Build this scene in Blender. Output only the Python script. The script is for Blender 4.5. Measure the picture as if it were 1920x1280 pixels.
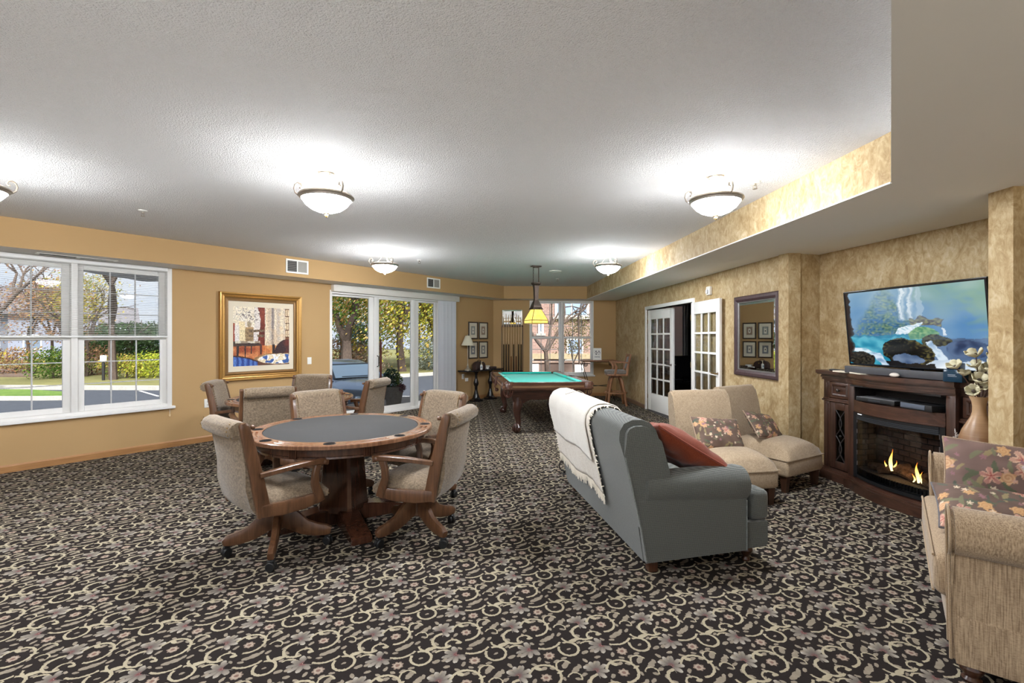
import bpy, bmesh, math, random
from mathutils import Vector, Matrix, Euler, noise
for _o in list(bpy.data.objects):
    bpy.data.objects.remove(_o)
random.seed(11)
SC = bpy.context.scene
COL = SC.collection
PI = math.pi
R = math.radians

# ------------------------------------------------------------------ camera, world, exposure
cam_d = bpy.data.cameras.new('camera'); cam = bpy.data.objects.new('camera', cam_d); COL.objects.link(cam)
cam_d.sensor_width = 36.0; cam_d.lens = 910 / 1920 * 36.0; cam_d.shift_y = -8 / 1920
cam_d.clip_start = 0.05; cam_d.clip_end = 400
cam.location = (0, 0, 1.5); cam.rotation_euler = (R(90), 0, R(-2.9))
SC.camera = cam
vs = SC.view_settings
vs.view_transform = 'Standard'; vs.look = 'None'; vs.gamma = 1.0; vs.use_curve_mapping = False
vs.exposure = 0.88
SC.cycles.use_denoising = True
SC.cycles.max_bounces = 7; SC.cycles.diffuse_bounces = 4; SC.cycles.glossy_bounces = 4
SC.cycles.transparent_max_bounces = 12; SC.cycles.transmission_bounces = 4
SC.cycles.sample_clamp_indirect = 12.0
SC.cycles.caustics_reflective = False; SC.cycles.caustics_refractive = False

SKY_STRENGTH = 0.60
LAMP_BOWL = 112.0     # emission of the glass bowls
LAMP_UP = 14.0        # watts of the bulbs above each bowl

def lin(c):
    return tuple(((v / 255) / 12.92 if v / 255 <= .04045 else ((v / 255 + .055) / 1.055) ** 2.4) for v in c[:3])

class NT:
    def __init__(s, tree): s.t = tree; tree.nodes.clear()
    def n(s, typ, ins=None, **props):
        nd = s.t.nodes.new(typ)
        for k, v in props.items(): setattr(nd, k, v)
        for k, v in (ins or {}).items():
            sk = nd.inputs[k]
            if isinstance(v, bpy.types.NodeSocket): s.t.links.new(v, sk)
            elif isinstance(v, bpy.types.Node): s.t.links.new(v.outputs[0], sk)
            else: sk.default_value = v
        return nd
    def math(s, op, a, b=None, c=None):
        ins = {0: a}
        if b is not None: ins[1] = b
        if c is not None: ins[2] = c
        return s.n('ShaderNodeMath', ins, operation=op).outputs[0]
    def vmath(s, op, a, b=None, c=None):
        ins = {0: a}
        if b is not None: ins[1] = b
        if c is not None: ins[2] = c
        nd = s.n('ShaderNodeVectorMath', ins, operation=op)
        return nd.outputs['Value'] if op in ('LENGTH', 'DOT_PRODUCT', 'DISTANCE') else nd.outputs[0]
    def mix(s, fac, a, b):
        nd = s.n('ShaderNodeMix', data_type='RGBA')
        for sk, v in ((nd.inputs[0], fac), (nd.inputs[6], a), (nd.inputs[7], b)):
            if isinstance(v, bpy.types.NodeSocket): s.t.links.new(v, sk)
            elif isinstance(v, tuple) and len(v) == 3: sk.default_value = (*v, 1)
            else: sk.default_value = v
        return nd.outputs[2]
    def noise(s, vec, scale, detail=3, rough=.5, dist=0):
        ins = {'Scale': scale, 'Detail': detail, 'Roughness': rough, 'Distortion': dist}
        if vec is not None: ins['Vector'] = vec
        return s.n('ShaderNodeTexNoise', ins)
    def ramp(s, fac, stops):
        nd = s.n('ShaderNodeValToRGB', {0: fac})
        e = nd.color_ramp.elements
        while len(e) < len(stops): e.new(.5)
        for el, (p, c) in zip(e, stops):
            el.position = p; el.color = (*c, 1) if len(c) == 3 else c
        return nd.outputs[0]
    def coord(s, which='Object'): return s.n('ShaderNodeTexCoord').outputs[which]
    def mapping(s, vec, scale=(1, 1, 1), rot=(0, 0, 0), loc=(0, 0, 0)):
        return s.n('ShaderNodeMapping', {'Vector': vec, 'Scale': scale, 'Rotation': rot, 'Location': loc}).outputs[0]

# world: bright overcast sky with soft clouds
wd = bpy.data.worlds.new('sky'); SC.world = wd; wd.use_nodes = True
w = NT(wd.node_tree)
tc = w.coord('Generated')
z = w.n('ShaderNodeSeparateXYZ', {0: tc}).outputs[2]
grad = w.ramp(z, [(0.0, lin((220, 230, 244))), (.30, lin((200, 217, 242))), (1.0, lin((192, 209, 238)))])
cl = w.noise(w.mapping(tc, (2, 2, 5)), 1.6, 5, .55)
cm = w.ramp(cl.outputs[0], [(.42, (0, 0, 0)), (.68, (1, 1, 1))])
skyc = w.mix(cm, grad, lin((240, 243, 248)))
bg = w.n('ShaderNodeBackground', {'Color': skyc, 'Strength': SKY_STRENGTH})
w.n('ShaderNodeOutputWorld', {0: bg})
added_sun_d = bpy.data.lights.new('sun', 'SUN'); added_sun_d.energy = 11.0; added_sun_d.angle = R(28); added_sun_d.color = (1, .97, .92)  # sunlight added to the overcast scene, boosted to fill the room by bounce
sun = bpy.data.objects.new('sun', added_sun_d); COL.objects.link(sun); sun.rotation_euler = Vector((-.25, .62, -.74)).to_track_quat('-Z', 'Y').to_euler()

# ------------------------------------------------------------------ materials
def new_mat(name):
    m = bpy.data.materials.new(name); m.use_nodes = True
    return m, NT(m.node_tree)
def finish(n, base, rough=.5, metal=0., bump=None, bstr=.3, bdist=.01, spec=.5, **extra):
    ins = {'Base Color': base if not (isinstance(base, tuple) and len(base) == 3) else (*base, 1), 'Roughness': rough, 'Metallic': metal, 'Specular IOR Level': spec}
    if bump is not None:
        ins['Normal'] = n.n('ShaderNodeBump', {'Height': bump, 'Strength': bstr, 'Distance': bdist}).outputs[0]
    ins.update(extra)
    b = n.n('ShaderNodeBsdfPrincipled', ins)
    n.n('ShaderNodeOutputMaterial', {0: b})
MC = {}
def plain(name, rgb, rough=.5, metal=0., var=.08, scale=18, bump=0., spec=.5):
    """a plain surface with a little procedural unevenness"""
    if name in MC: return MC[name]
    m, n = new_mat(name); c = lin(rgb); co = n.coord()
    nz = n.noise(co, scale, 3)
    col = n.mix(nz.outputs[0], tuple(max(0, v * (1 - var)) for v in c), tuple(min(1, v * (1 + var)) for v in c))
    finish(n, col, rough, metal, nz.outputs[0] if bump else None, bump, .005, spec)
    MC[name] = m; return m
def wood(name, c1, c2, rough=.35, sc=(30, 30, 2.5), coat=.0):
    if name in MC: return MC[name]
    m, n = new_mat(name); co = n.coord()
    v = n.mapping(co, sc)
    a = n.noise(v, 1.2, 4, .6, .8)
    b = n.noise(co, 3, 2)
    f = n.math('MULTIPLY_ADD', a.outputs[0], .8, n.math('MULTIPLY', b.outputs[0], .25))
    col = n.ramp(f, [(.3, lin(c1)), (.72, lin(c2))])
    finish(n, col, rough, 0, a.outputs[0], .06, .003, .5, **({'Coat Weight': coat, 'Coat Roughness': .15} if coat else {}))
    MC[name] = m; return m
def fabric(name, c1, c2, sc=160, rough=.95, weave='tweed', bstr=.4):
    if name in MC: return MC[name]
    m, n = new_mat(name); co = n.coord()
    if weave == 'tweed':
        a = n.noise(n.mapping(co, (sc, sc * .16, sc * .16)), 1, 2).outputs[0]
        b = n.noise(n.mapping(co, (sc * .16, sc * .16, sc)), 1, 2).outputs[0]
        d = n.noise(n.mapping(co, (sc * .16, sc, sc * .16)), 1, 2).outputs[0]
        f = n.math('MULTIPLY', n.math('ADD', n.math('ADD', a, b), d), .333)
        col = n.ramp(f, [(.38, lin(c1)), (.60, lin(c2))])
    elif weave == 'herring':
        k = 2 * PI / .0145
        a = n.math('SINE', n.vmath('DOT_PRODUCT', co, (k, k, k)))
        b = n.math('SINE', n.vmath('DOT_PRODUCT', co, (k * .8, k * .8, -k * .8)))
        g = n.noise(co, sc * 1.2, 3, .6).outputs[0]
        f = n.math('ADD', n.math('MULTIPLY_ADD', n.math('MULTIPLY', a, b), .36, .5), n.math('MULTIPLY_ADD', g, .5, -.25))
        col = n.ramp(f, [(.25, lin(c1)), (.75, lin(c2))])
    elif weave == 'corduroy':
        a = n.noise(n.mapping(co, (sc * 1.3, sc * 1.3, sc * .06)), 1, 2).outputs[0]
        b = n.noise(n.mapping(co, (sc * .5, sc * .5, sc * 1.6)), 1, 2).outputs[0]
        f = n.math('MULTIPLY_ADD', a, .68, n.math('MULTIPLY', b, .32))
        col = n.ramp(f, [(.36, lin(c1)), (.64, lin(c2))])
    elif weave == 'chenille':
        a = n.n('ShaderNodeTexVoronoi', {'Vector': co, 'Scale': sc}).outputs[0]
        b = n.noise(co, sc * .45, 4, .65, 1.2).outputs[0]
        c = n.noise(co, 5, 3).outputs[0]
        f = n.math('MULTIPLY_ADD', b, .7, n.math('MULTIPLY', a, .35))
        f = n.math('ADD', f, n.math('MULTIPLY_ADD', c, .2, -.1))
        col = n.ramp(f, [(.34, lin(c1)), (.62, lin(c2))])
    else:
        f = n.noise(co, sc, 4, .6).outputs[0]
        col = n.ramp(f, [(.3, lin(c1)), (.7, lin(c2))])
    finish(n, col, rough, 0, f, bstr, .004, .15, **{'Sheen Weight': .25, 'Sheen Roughness': .5})
    MC[name] = m; return m
def glassy(name, tint=(250, 252, 252), refl=.08, rough=.0):
    if name in MC: return MC[name]
    m, n = new_mat(name)
    t = n.n('ShaderNodeBsdfTransparent', {'Color': (*lin(tint), 1)})
    g = n.n('ShaderNodeBsdfGlossy', {'Roughness': rough})
    fr = n.n('ShaderNodeFresnel', {'IOR': 1.45})
    mx = n.n('ShaderNodeMixShader', {0: n.math('MULTIPLY', fr.outputs[0], refl * 12), 1: t.outputs[0], 2: g.outputs[0]})
    n.n('ShaderNodeOutputMaterial', {0: mx})
    MC[name] = m; return m
def glow(name, rgb, s):
    if name in MC: return MC[name]
    m, n = new_mat(name)
    e = n.n('ShaderNodeEmission', {'Color': (*lin(rgb), 1), 'Strength': s})
    n.n('ShaderNodeOutputMaterial', {0: e})
    MC[name] = m; return m
def printed(name, rough=.6, emit=0.):
    """colours come from the mesh's own colour attribute: flat print"""
    if name in MC: return MC[name]
    m, n = new_mat(name)
    a = n.n('ShaderNodeVertexColor', layer_name='Col')
    if emit:
        e = n.n('ShaderNodeEmission', {'Color': a.outputs[0], 'Strength': emit})
        g = n.n('ShaderNodeBsdfGlossy', {'Roughness': .06})
        mx = n.n('ShaderNodeMixShader', {0: .04, 1: e.outputs[0], 2: g.outputs[0]})
        n.n('ShaderNodeOutputMaterial', {0: mx})
    else:
        nz = n.noise(n.coord(), 220, 2)
        finish(n, a.outputs[0], rough, 0, nz.outputs[0], .1, .002, .3)
    MC[name] = m; return m

def leafmat(name):
    if name in MC: return MC[name]
    m, n = new_mat(name)
    a = n.n('ShaderNodeVertexColor', layer_name='Col')
    d = n.n('ShaderNodeBsdfDiffuse', {'Color': a.outputs[0]})
    t = n.n('ShaderNodeBsdfTranslucent', {'Color': a.outputs[0]})
    mx = n.n('ShaderNodeMixShader', {0: .45, 1: d.outputs[0], 2: t.outputs[0]})
    n.n('ShaderNodeOutputMaterial', {0: mx}); MC[name] = m; return m

# walls
def wall_paint():
    m, n = new_mat('ochre_paint'); co = n.coord()
    a = n.noise(co, 1.2, 2); b = n.noise(co, 260, 2)
    col = n.mix(a.outputs[0], lin((183, 149, 103)), lin((190, 157, 111)))
    finish(n, col, .75, 0, b.outputs[0], .12, .002, .25); return m
def wallpaper():
    m, n = new_mat('mottled_wallpaper'); co = n.coord()
    sv = n.mapping(co, (1, 1, .75))
    a = n.noise(sv, 4.5, 5, .62, 1.4).outputs[0]
    b = n.noise(n.mapping(co, (1, 1, .55), (.5, .3, .4)), 15, 5, .7, 2.2).outputs[0]
    c = n.noise(sv, 1.6, 2).outputs[0]
    f = n.math('MULTIPLY_ADD', a, .45, n.math('MULTIPLY', b, .55))
    f = n.math('ADD', f, n.math('MULTIPLY_ADD', c, .16, -.08))
    col = n.ramp(f, [(.34, lin((146, 119, 80))), (.46, lin((171, 146, 105))), (.56, lin((190, 169, 131))), (.68, lin((206, 190, 158)))])
    finish(n, col, .7, 0, b, .08, .003, .3); return m
def popcorn():
    m, n = new_mat('popcorn_ceiling'); co = n.coord()
    v = n.n('ShaderNodeTexVoronoi', {'Vector': co, 'Scale': 120.0}, feature='SMOOTH_F1').outputs[0]
    b = n.noise(co, 190, 3, .6).outputs[0]
    h = n.math('ADD', n.math('MULTIPLY', v, -1.0), b)
    col = n.mix(n.math('MULTIPLY_ADD', b, .6, .2), lin((234, 233, 232)), lin((248, 247, 246)))
    finish(n, col, .95, 0, h, .9, .015, .1); return m
def smooth_white(name, rgb):
    m, n = new_mat(name); co = n.coord()
    b = n.noise(co, 240, 2).outputs[0]; a = n.noise(co, 1.5, 2).outputs[0]
    c = lin(rgb)
    finish(n, n.mix(a, tuple(v * .97 for v in c), c), .85, 0, b, .15, .002, .2); return m

def carpet_mat():
    """woven scroll-and-lily carpet: one repeat of 0.351 x 0.365 m drawn with arcs, leaves and flowers in nodes"""
    m, n = new_mat('scroll_carpet')
    co = n.coord('Object')
    wob = n.noise(co, 90, 2).outputs[1]
    wob = n.vmath('MULTIPLY', n.vmath('SUBTRACT', wob, (.5, .5, .5)), (.030, .030, 0))
    p = n.mapping(co, (1, 1, 1), (0, 0, R(-2.65)), (0, 0, 0))
    p = n.vmath('MULTIPLY', p, (1 / .351, 1 / .365, 0))
    p = n.vmath('ADD', p, (.317, .146, 0))
    p = n.vmath('ADD', p, wob)
    def local(c):
        d = n.vmath('SUBTRACT', p, (c[0], c[1], 0))
        return n.vmath('WRAP', d, (.5, .5, .5), (-.5, -.5, -.5))
    def arc(c, rad, w, mid=None, half=180):
        d = local(c)
        ln = n.vmath('LENGTH', d)
        k = n.math('COMPARE', ln, rad, w)
        if mid is not None:
            dt = n.vmath('DOT_PRODUCT', d, (math.cos(R(mid)), math.sin(R(mid)), 0))
            k = n.math('MULTIPLY', k, n.math('GREATER_THAN', dt, n.math('MULTIPLY', ln, math.cos(R(half)))))
        return k
    def leaf(c, ang, a, b):
        d = local(c)
        e = n.n('ShaderNodeMapping', {'Vector': d, 'Rotation': (0, 0, R(ang)), 'Scale': (a, b, 1)}, vector_type='TEXTURE').outputs[0]
        return n.math('LESS_THAN', n.vmath('LENGTH', e), 1.0)
    def mx(lst):
        o = lst[0]
        for k in lst[1:]: o = n.math('MAXIMUM', o, k)
        return o
    def flower(c, ang, a, b, pet, inner, fan=False):
        d = local(c)
        e = n.n('ShaderNodeMapping', {'Vector': d, 'Rotation': (0, 0, R(ang)), 'Scale': (a, b, 1)}, vector_type='TEXTURE').outputs[0]
        ln = n.vmath('LENGTH', e)
        an = n.n('ShaderNodeTexGradient', {0: e}, gradient_type='RADIAL').outputs[1]
        cs = n.math('ABSOLUTE', n.math('COSINE', n.math('MULTIPLY', an, PI * pet)))
        lim = n.math('MULTIPLY_ADD', cs, 1 - inner, inner)
        k = n.math('LESS_THAN', ln, lim)
        if fan: k = n.math('MULTIPLY', k, n.math('GREATER_THAN', n.vmath('DOT_PRODUCT', e, (1, 0, 0)), n.math('MULTIPLY_ADD', ln, -.62, .0)))
        return k, ln, cs
    cream = mx([
        arc((.02, -.22), .155, .020, 190, 122),        # thick C scroll
        arc((.155, -.31), .10, .013, 120, 105),         # inner tendril
        arc((.33, -.035), .20, .0175, 40, 132),         # big ring over the small flower
        arc((.735, -.55), .135, .018, -45, 160),       # lower ring
        arc((.42, -.26), .265, .016, -72, 40),         # stem joining the ring
        arc((.80, -.30), .115, .015, -110, 65), arc((1.02, -.56), .14, .014, 92, 44),
        arc((.70, -.09), .085, .010, 70, 100), arc((.60, -.87), .10, .011, 110, 90),
        leaf((.86, -.37), 15, .085, .030), leaf((.23, -.28), 10, .045, .028), leaf((.53, .02), 25, .05, .018), leaf((.26, .10), -30, .05, .03),
    ])
    leaves = mx([leaf(c, a, s * .92, s * .50) for c, a, s in (
        ((.183, -.11), 60, .05), ((.735, -.555), 30, .035), ((.94, -.64), 25, .06), ((.66, -.235), 50, .05), ((.73, .025), 15, .06),
        ((.62, .14), 60, .075), ((.75, -.94), 45, .07), ((.735, -.12), -20, .045), ((.50, -.30), 30, .085), ((.43, -.345), 20, .07), ((.57, -.24), 60, .05),
        ((.05, -.62), 30, .05), ((.30, -.72), 70, .05), ((.86, -.17), 50, .05), ((.63, -.73), 10, .045), ((.40, .21), -20, .04), ((.90, -.80), 120, .05),
        ((.08, -.75), 15, .05), ((.02, -.86), 70, .05), ((.22, -.82), 150, .045), ((.52, -.78), 40, .05), ((.33, -.90), 20, .055), ((.92, -.28), 140, .045), ((.56, -.10), 100, .04), ((.44, .09), 150, .04), ((.83, -.05), 30, .05), ((.65, -.82), 130, .04), ((.14, -.20), 100, .04), ((.07, -.33), 60, .035), ((.25, -.40), 140, .04), ((.90, -.90), 20, .05), ((.80, .10), 100, .045), ((-.10, -.43), 40, .04), ((.38, -.42), 0, .045))])
    fa, la, ca = flower((-.01, .005), 48, .195, .165, 9, .55, True)
    fb, lb, cb = flower((.205, -.515), 212, .21, .16, 9, .55, True)
    s1, l1, c1 = flower((.336, -.062), 0, .075, .07, 7, .72)
    s2, l2, c2 = flower((.446, -.665), 20, .08, .075, 8, .70)
    fib = n.noise(co, 420, 2).outputs[0]
    lowf = n.noise(co, 28, 2).outputs[0]
    bgc = n.mix(fib, lin((27, 23, 21)), lin((44, 38, 36)))
    col = n.mix(leaves, bgc, n.mix(lowf, lin((120, 110, 96)), lin((164, 152, 133))))
    col = n.mix(cream, col, n.mix(lowf, lin((158, 146, 122)), lin((188, 177, 151))))
    small = n.math('MAXIMUM', s1, s2); ls = n.math('MINIMUM', l1, l2)
    col = n.mix(small, col, n.ramp(ls, [(.0, lin((120, 84, 74))), (.3, lin((128, 106, 94))), (.5, lin((178, 162, 144))), (.8, lin((140, 122, 108)))]))
    big = n.math('MAXIMUM', fa, fb); lb2 = n.math('MINIMUM', la, lb); cb2 = n.math('MULTIPLY', ca, cb)
    pet = n.ramp(lb2, [(.0, lin((214, 190, 170))), (.06, lin((112, 54, 56))), (.18, lin((126, 88, 86))), (.30, lin((118, 109, 101))), (.7, lin((152, 144, 132))), (1.0, lin((188, 180, 164)))])
    pet = n.mix(n.math('MULTIPLY', n.math('SUBTRACT', 1.0, cb2), .55), pet, lin((92, 82, 76)))
    col = n.mix(big, col, pet)
    col = n.mix(n.math('MULTIPLY', fib, .22), col, lin((70, 62, 58)))
    finish(n, col, .98, 0, fib, .5, .006, .08); return m

M_PAINT = wall_paint(); M_PAPER = wallpaper(); M_POP = popcorn(); M_SOFFIT = smooth_white('soffit_white', (238, 236, 233)); M_CARPET = carpet_mat()
M_TRIM = plain('white_trim', (236, 234, 230), .45, var=.02)
M_OAK = wood('oak_baseboard', (150, 104, 62), (186, 138, 88), .45, (2, 2, 40))
M_CHAIRWOOD = wood('walnut_chair', (66, 42, 28), (116, 80, 54), .32, coat=.2)
M_TABLEWOOD = wood('mahogany_table', (44, 25, 17), (88, 54, 38), .22, coat=.35)
M_RAILWOOD = wood('table_rail_wood', (100, 66, 46), (150, 108, 80), .22, coat=.4)
M_TWEED = fabric('tan_tweed', (98, 84, 69), (150, 132, 110), 300, bstr=.25)
M_BLACK = plain('black_rubber', (22, 22, 23), .5)
M_BRASS = plain('antique_brass', (150, 122, 80), .35, .85)
M_NICKEL = plain('brushed_nickel', (150, 140, 128), .35, .8)
M_IRON = plain('black_iron', (30, 27, 26), .45, .4)
M_GLASS = glassy('window_glass', (250, 252, 253), .07)
M_WHITEPLASTIC = plain('white_plastic', (240, 238, 232), .35, var=.02)
M_PRINT = printed('print', .6)
M_LEAF = leafmat('leaf_colour')

# ------------------------------------------------------------------ geometry helpers
def recalc(bm): bmesh.ops.recalc_face_normals(bm, faces=bm.faces)
def add_box(bm, x0, x1, y0, y1, z0, z1, bev=0., seg=2, mtx=None):
    mt = Matrix.Translation(((x0 + x1) / 2, (y0 + y1) / 2, (z0 + z1) / 2)) @ Matrix.Diagonal((x1 - x0, y1 - y0, z1 - z0, 1))
    r = bmesh.ops.create_cube(bm, size=1, matrix=(mtx @ mt) if mtx else mt)
    if bev > 0:
        es = list({e for v in r['verts'] for e in v.link_edges})
        bmesh.ops.bevel(bm, geom=es, offset=bev, segments=seg, profile=.5, affect='EDGES', clamp_overlap=True)
def add_prism(bm, pts, d0, d1, axis='z'):
    """extrude a closed 2-D outline from d0 to d1 along axis; pts are (x,y) / (y,z) / (x,z)"""
    def P(a, b, d): return {'z': (a, b, d), 'x': (d, a, b), 'y': (a, d, b)}[axis]
    lo = [bm.verts.new(P(a, b, d0)) for a, b in pts]; hi = [bm.verts.new(P(a, b, d1)) for a, b in pts]
    k = len(pts)
    fs = []
    for i in range(k): fs.append(bm.faces.new((lo[i], lo[(i + 1) % k], hi[(i + 1) % k], hi[i])))
    fs.append(bm.faces.new(lo[::-1])); fs.append(bm.faces.new(hi))
    return fs
def frames(pts, up=Vector((0, 0, 1))):
    out = []
    for i, p in enumerate(pts):
        a = pts[max(0, i - 1)]; b = pts[min(len(pts) - 1, i + 1)]
        t = (b - a).normalized()
        s = t.cross(up)
        if s.length < 1e-4: s = t.cross(Vector((1, 0, 0)))
        s.normalize(); u = s.cross(t).normalized()
        out.append((p, t, s, u))
    return out
def add_tube(bm, pts, r, n=8, cap=True, flat=1.0):
    pts = [Vector(p) for p in pts]
    rs = r if isinstance(r, (list, tuple)) else [r] * len(pts)
    # parallel transport
    t0 = (pts[1] - pts[0]).normalized(); ref = Vector((0, 0, 1)) if abs(t0.z) < .9 else Vector((1, 0, 0))
    s = t0.cross(ref).normalized(); rings = []
    for i, p in enumerate(pts):
        a = pts[max(0, i - 1)]; b = pts[min(len(pts) - 1, i + 1)]
        t = (b - a).normalized()
        s = (s - t * s.dot(t)).normalized(); u = t.cross(s)
        rings.append([bm.verts.new(p + (s * math.cos(2 * PI * k / n) + u * math.sin(2 * PI * k / n) * flat) * rs[i]) for k in range(n)])
    for i in range(len(rings) - 1):
        for k in range(n):
            bm.faces.new((rings[i][k], rings[i][(k + 1) % n], rings[i + 1][(k + 1) % n], rings[i + 1][k]))
    if cap: bm.faces.new(rings[0][::-1]); bm.faces.new(rings[-1])
def add_sweep(bm, pts, ws, hs, up=Vector((0, 0, 1))):
    """sweep a rectangle (w across, h along up) along pts"""
    pts = [Vector(p) for p in pts]
    ws = ws if isinstance(ws, (list, tuple)) else [ws] * len(pts)
    hs = hs if isinstance(hs, (list, tuple)) else [hs] * len(pts)
    rings = []
    for (p, t, s, u), wd_, h in zip(frames(pts, up), ws, hs):
        rings.append([bm.verts.new(p + s * a * wd_ / 2 + u * b * h / 2) for a, b in ((-1, -.7), (-.7, -1), (.7, -1), (1, -.7), (1, .7), (.7, 1), (-.7, 1), (-1, .7))])
    for i in range(len(rings) - 1):
        for k in range(8): bm.faces.new((rings[i][k], rings[i][(k + 1) % 8], rings[i + 1][(k + 1) % 8], rings[i + 1][k]))
    bm.faces.new(rings[0][::-1]); bm.faces.new(rings[-1])
def add_lathe(bm, prof, n=24, mtx=None, cap=True):
    rings = []
    for r, z in prof:
        rings.append([bm.verts.new((r * math.cos(2 * PI * k / n), r * math.sin(2 * PI * k / n), z)) for k in range(n)] if r > 1e-5 else [bm.verts.new((0, 0, z))])
    for a, b in zip(rings, rings[1:]):
        for k in range(n):
            k2 = (k + 1) % n
            if len(a) == 1 and len(b) == 1: continue
            if len(a) == 1: bm.faces.new((a[0], b[k], b[k2]))
            elif len(b) == 1: bm.faces.new((a[k], b[0], a[k2]))
            else: bm.faces.new((a[k], a[k2], b[k2], b[k]))
    if cap:
        if len(rings[0]) > 1: bm.faces.new(rings[0][::-1])
        if len(rings[-1]) > 1: bm.faces.new(rings[-1])
    if mtx:
        for rg in rings:
            for v in rg: v.co = mtx @ v.co
def add_ball(bm, c, r, u=8, v=6, scale=(1, 1, 1)):
    bmesh.ops.create_uvsphere(bm, u_segments=u, v_segments=v, radius=r, matrix=Matrix.Translation(c) @ Matrix.Diagonal((*scale, 1)))
def obj(name, bm, mat, parent=None, smooth=True, ang=35, loc=None, rot=None, fixn=True):
    if fixn: recalc(bm)
    me = bpy.data.meshes.new(name); bm.to_mesh(me); bm.free()
    me.materials.append(mat)
    if smooth and len(me.polygons):
        me.polygons.foreach_set('use_smooth', [True] * len(me.polygons))
        me.set_sharp_from_angle(angle=R(ang))
    o = bpy.data.objects.new(name, me); COL.objects.link(o)
    if parent: o.parent = parent
    if loc: o.location = loc
    if rot: o.rotation_euler = rot
    return o
def mk(name, mat, parent, fn, **kw):
    bm = bmesh.new(); fn(bm); return obj(name, bm, mat, parent, **kw)
def boxes(name, mat, parent, lst, bev=0., **kw):
    bm = bmesh.new()
    for b in lst: add_box(bm, *b, bev=bev)
    return obj(name, bm, mat, parent, **kw)
def thing(name, label, cat, loc=(0, 0, 0), rotz=0., group=None):
    o = bpy.data.objects.new(name, None); COL.objects.link(o); o.empty_display_size = .1
    o.location = loc; o.rotation_euler = (0, 0, rotz); o['label'] = label; o['category'] = cat
    if group: o['group'] = group
    return o
def tag(o, label, cat, group=None, kind=None):
    o['label'] = label; o['category'] = cat
    if group: o['group'] = group
    if kind: o['kind'] = kind
    return o
def struct(o): o['kind'] = 'structure'; return o
KIDS = {}
def kids(o): return [c for c in COL.objects if c.parent == o]
def snapshot(root):
    """list of (object, parent index) for a thing and everything under it"""
    out = [(root, -1)]; i = 0
    while i < len(out):
        for c in kids(out[i][0]): out.append((c, i))
        i += 1
    return out
def dup(snap, loc, rotz, label=None, group=None):
    new = []
    for o, pi in snap:
        c = o.copy(); COL.objects.link(c)
        if pi >= 0: c.parent = new[pi]
        new.append(c)
    r = new[0]; r.location = loc; r.rotation_euler = (0, 0, rotz)
    if label: r['label'] = label
    if group: r['group'] = group
    return r
def paint_grid(name, mat, parent, w_, h_, nx, ny, fn, y=0., bend=None):
    """flat print standing in the x-z plane, origin at its lower left corner, facing -y; fn(u,v) -> sRGB"""
    vs_ = []; cols = []
    for j in range(ny + 1):
        for i in range(nx + 1):
            u, v = i / nx, j / ny
            vs_.append((u * w_, y if bend is None else bend(u, v), v * h_)); cols.append((*lin(fn(u, v)), 1))
    fs = [(j * (nx + 1) + i, j * (nx + 1) + i + 1, (j + 1) * (nx + 1) + i + 1, (j + 1) * (nx + 1) + i) for j in range(ny) for i in range(nx)]
    me = bpy.data.meshes.new(name); me.from_pydata(vs_, [], fs)
    at_ = me.color_attributes.new('Col', 'FLOAT_COLOR', 'POINT')
    at_.data.foreach_set('color', [c for k in cols for c in k])
    me.materials.append(mat); o = bpy.data.objects.new(name, me); COL.objects.link(o); o.parent = parent
    return o
def mixc(a, b, t): t = max(0, min(1, t)); return tuple(x + (y - x) * t for x, y in zip(a, b))
def ns(x, y, s=1., z=0.): return noise.noise(Vector((x * s, y * s, z)))
def pillow_mesh(name, mat, parent, w_, h_, t_, n=(30, 22), fn=None, corner=.06, wrinkle=.0):
    """a stuffed cushion in the x-z plane, thick along y; fn(u,v,side) gives print colours"""
    vs_ = []; cols = []; fs = []
    nx, ny = n
    for side in (-1, 1):
        base = len(vs_)
        for j in range(ny + 1):
            for i in range(nx + 1):
                u, v = i / nx * 2 - 1, j / ny * 2 - 1
                pin = 1 - corner * (u * u * (1 - abs(v) ** 1.5 * 0) * 0 + 0)
                x = u * w_ / 2 * (1 - corner * (1 - v * v) * 1.0); zz = v * h_ / 2 * (1 - corner * (1 - u * u) * 1.0)
                th = ((1 - abs(u) ** 2.6) * (1 - abs(v) ** 2.6))
                th = max(th, 0) ** .55
                wr = wrinkle * noise.noise(Vector((u * 3, v * 3, side * 5.0))) * (th > .05)
                vs_.append((x, side * (t_ / 2 * th + .004) + wr, zz)); cols.append((*lin(fn(i / nx, j / ny, side) if fn else (128, 128, 128)), 1))
        for j in range(ny):
            for i in range(nx):
                a = base + j * (nx + 1) + i; q = (a, a + 1, a + nx + 2, a + nx + 1)
                fs.append(q if side < 0 else q[::-1])
    # close the rim
    N = (nx + 1) * (ny + 1)
    rim = [i for i in range(nx + 1)] + [j * (nx + 1) + nx for j in range(1, ny + 1)] + [ny * (nx + 1) + i for i in range(nx - 1, -1, -1)] + [j * (nx + 1) for j in range(ny - 1, 0, -1)]
    for a, b in zip(rim, rim[1:] + rim[:1]): fs.append((b, a, a + N, b + N))
    me = bpy.data.meshes.new(name); me.from_pydata(vs_, [], fs)
    at_ = me.color_attributes.new('Col', 'FLOAT_COLOR', 'POINT'); at_.data.foreach_set('color', [c for k in cols for c in k])
    me.polygons.foreach_set('use_smooth', [True] * len(me.polygons))
    me.materials.append(mat); o = bpy.data.objects.new(name, me); COL.objects.link(o)
    if parent: o.parent = parent
    rimpts = [Vector(vs_[k]) + Vector((0, .004, 0)) for k in rim]
    return o, rimpts
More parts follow.
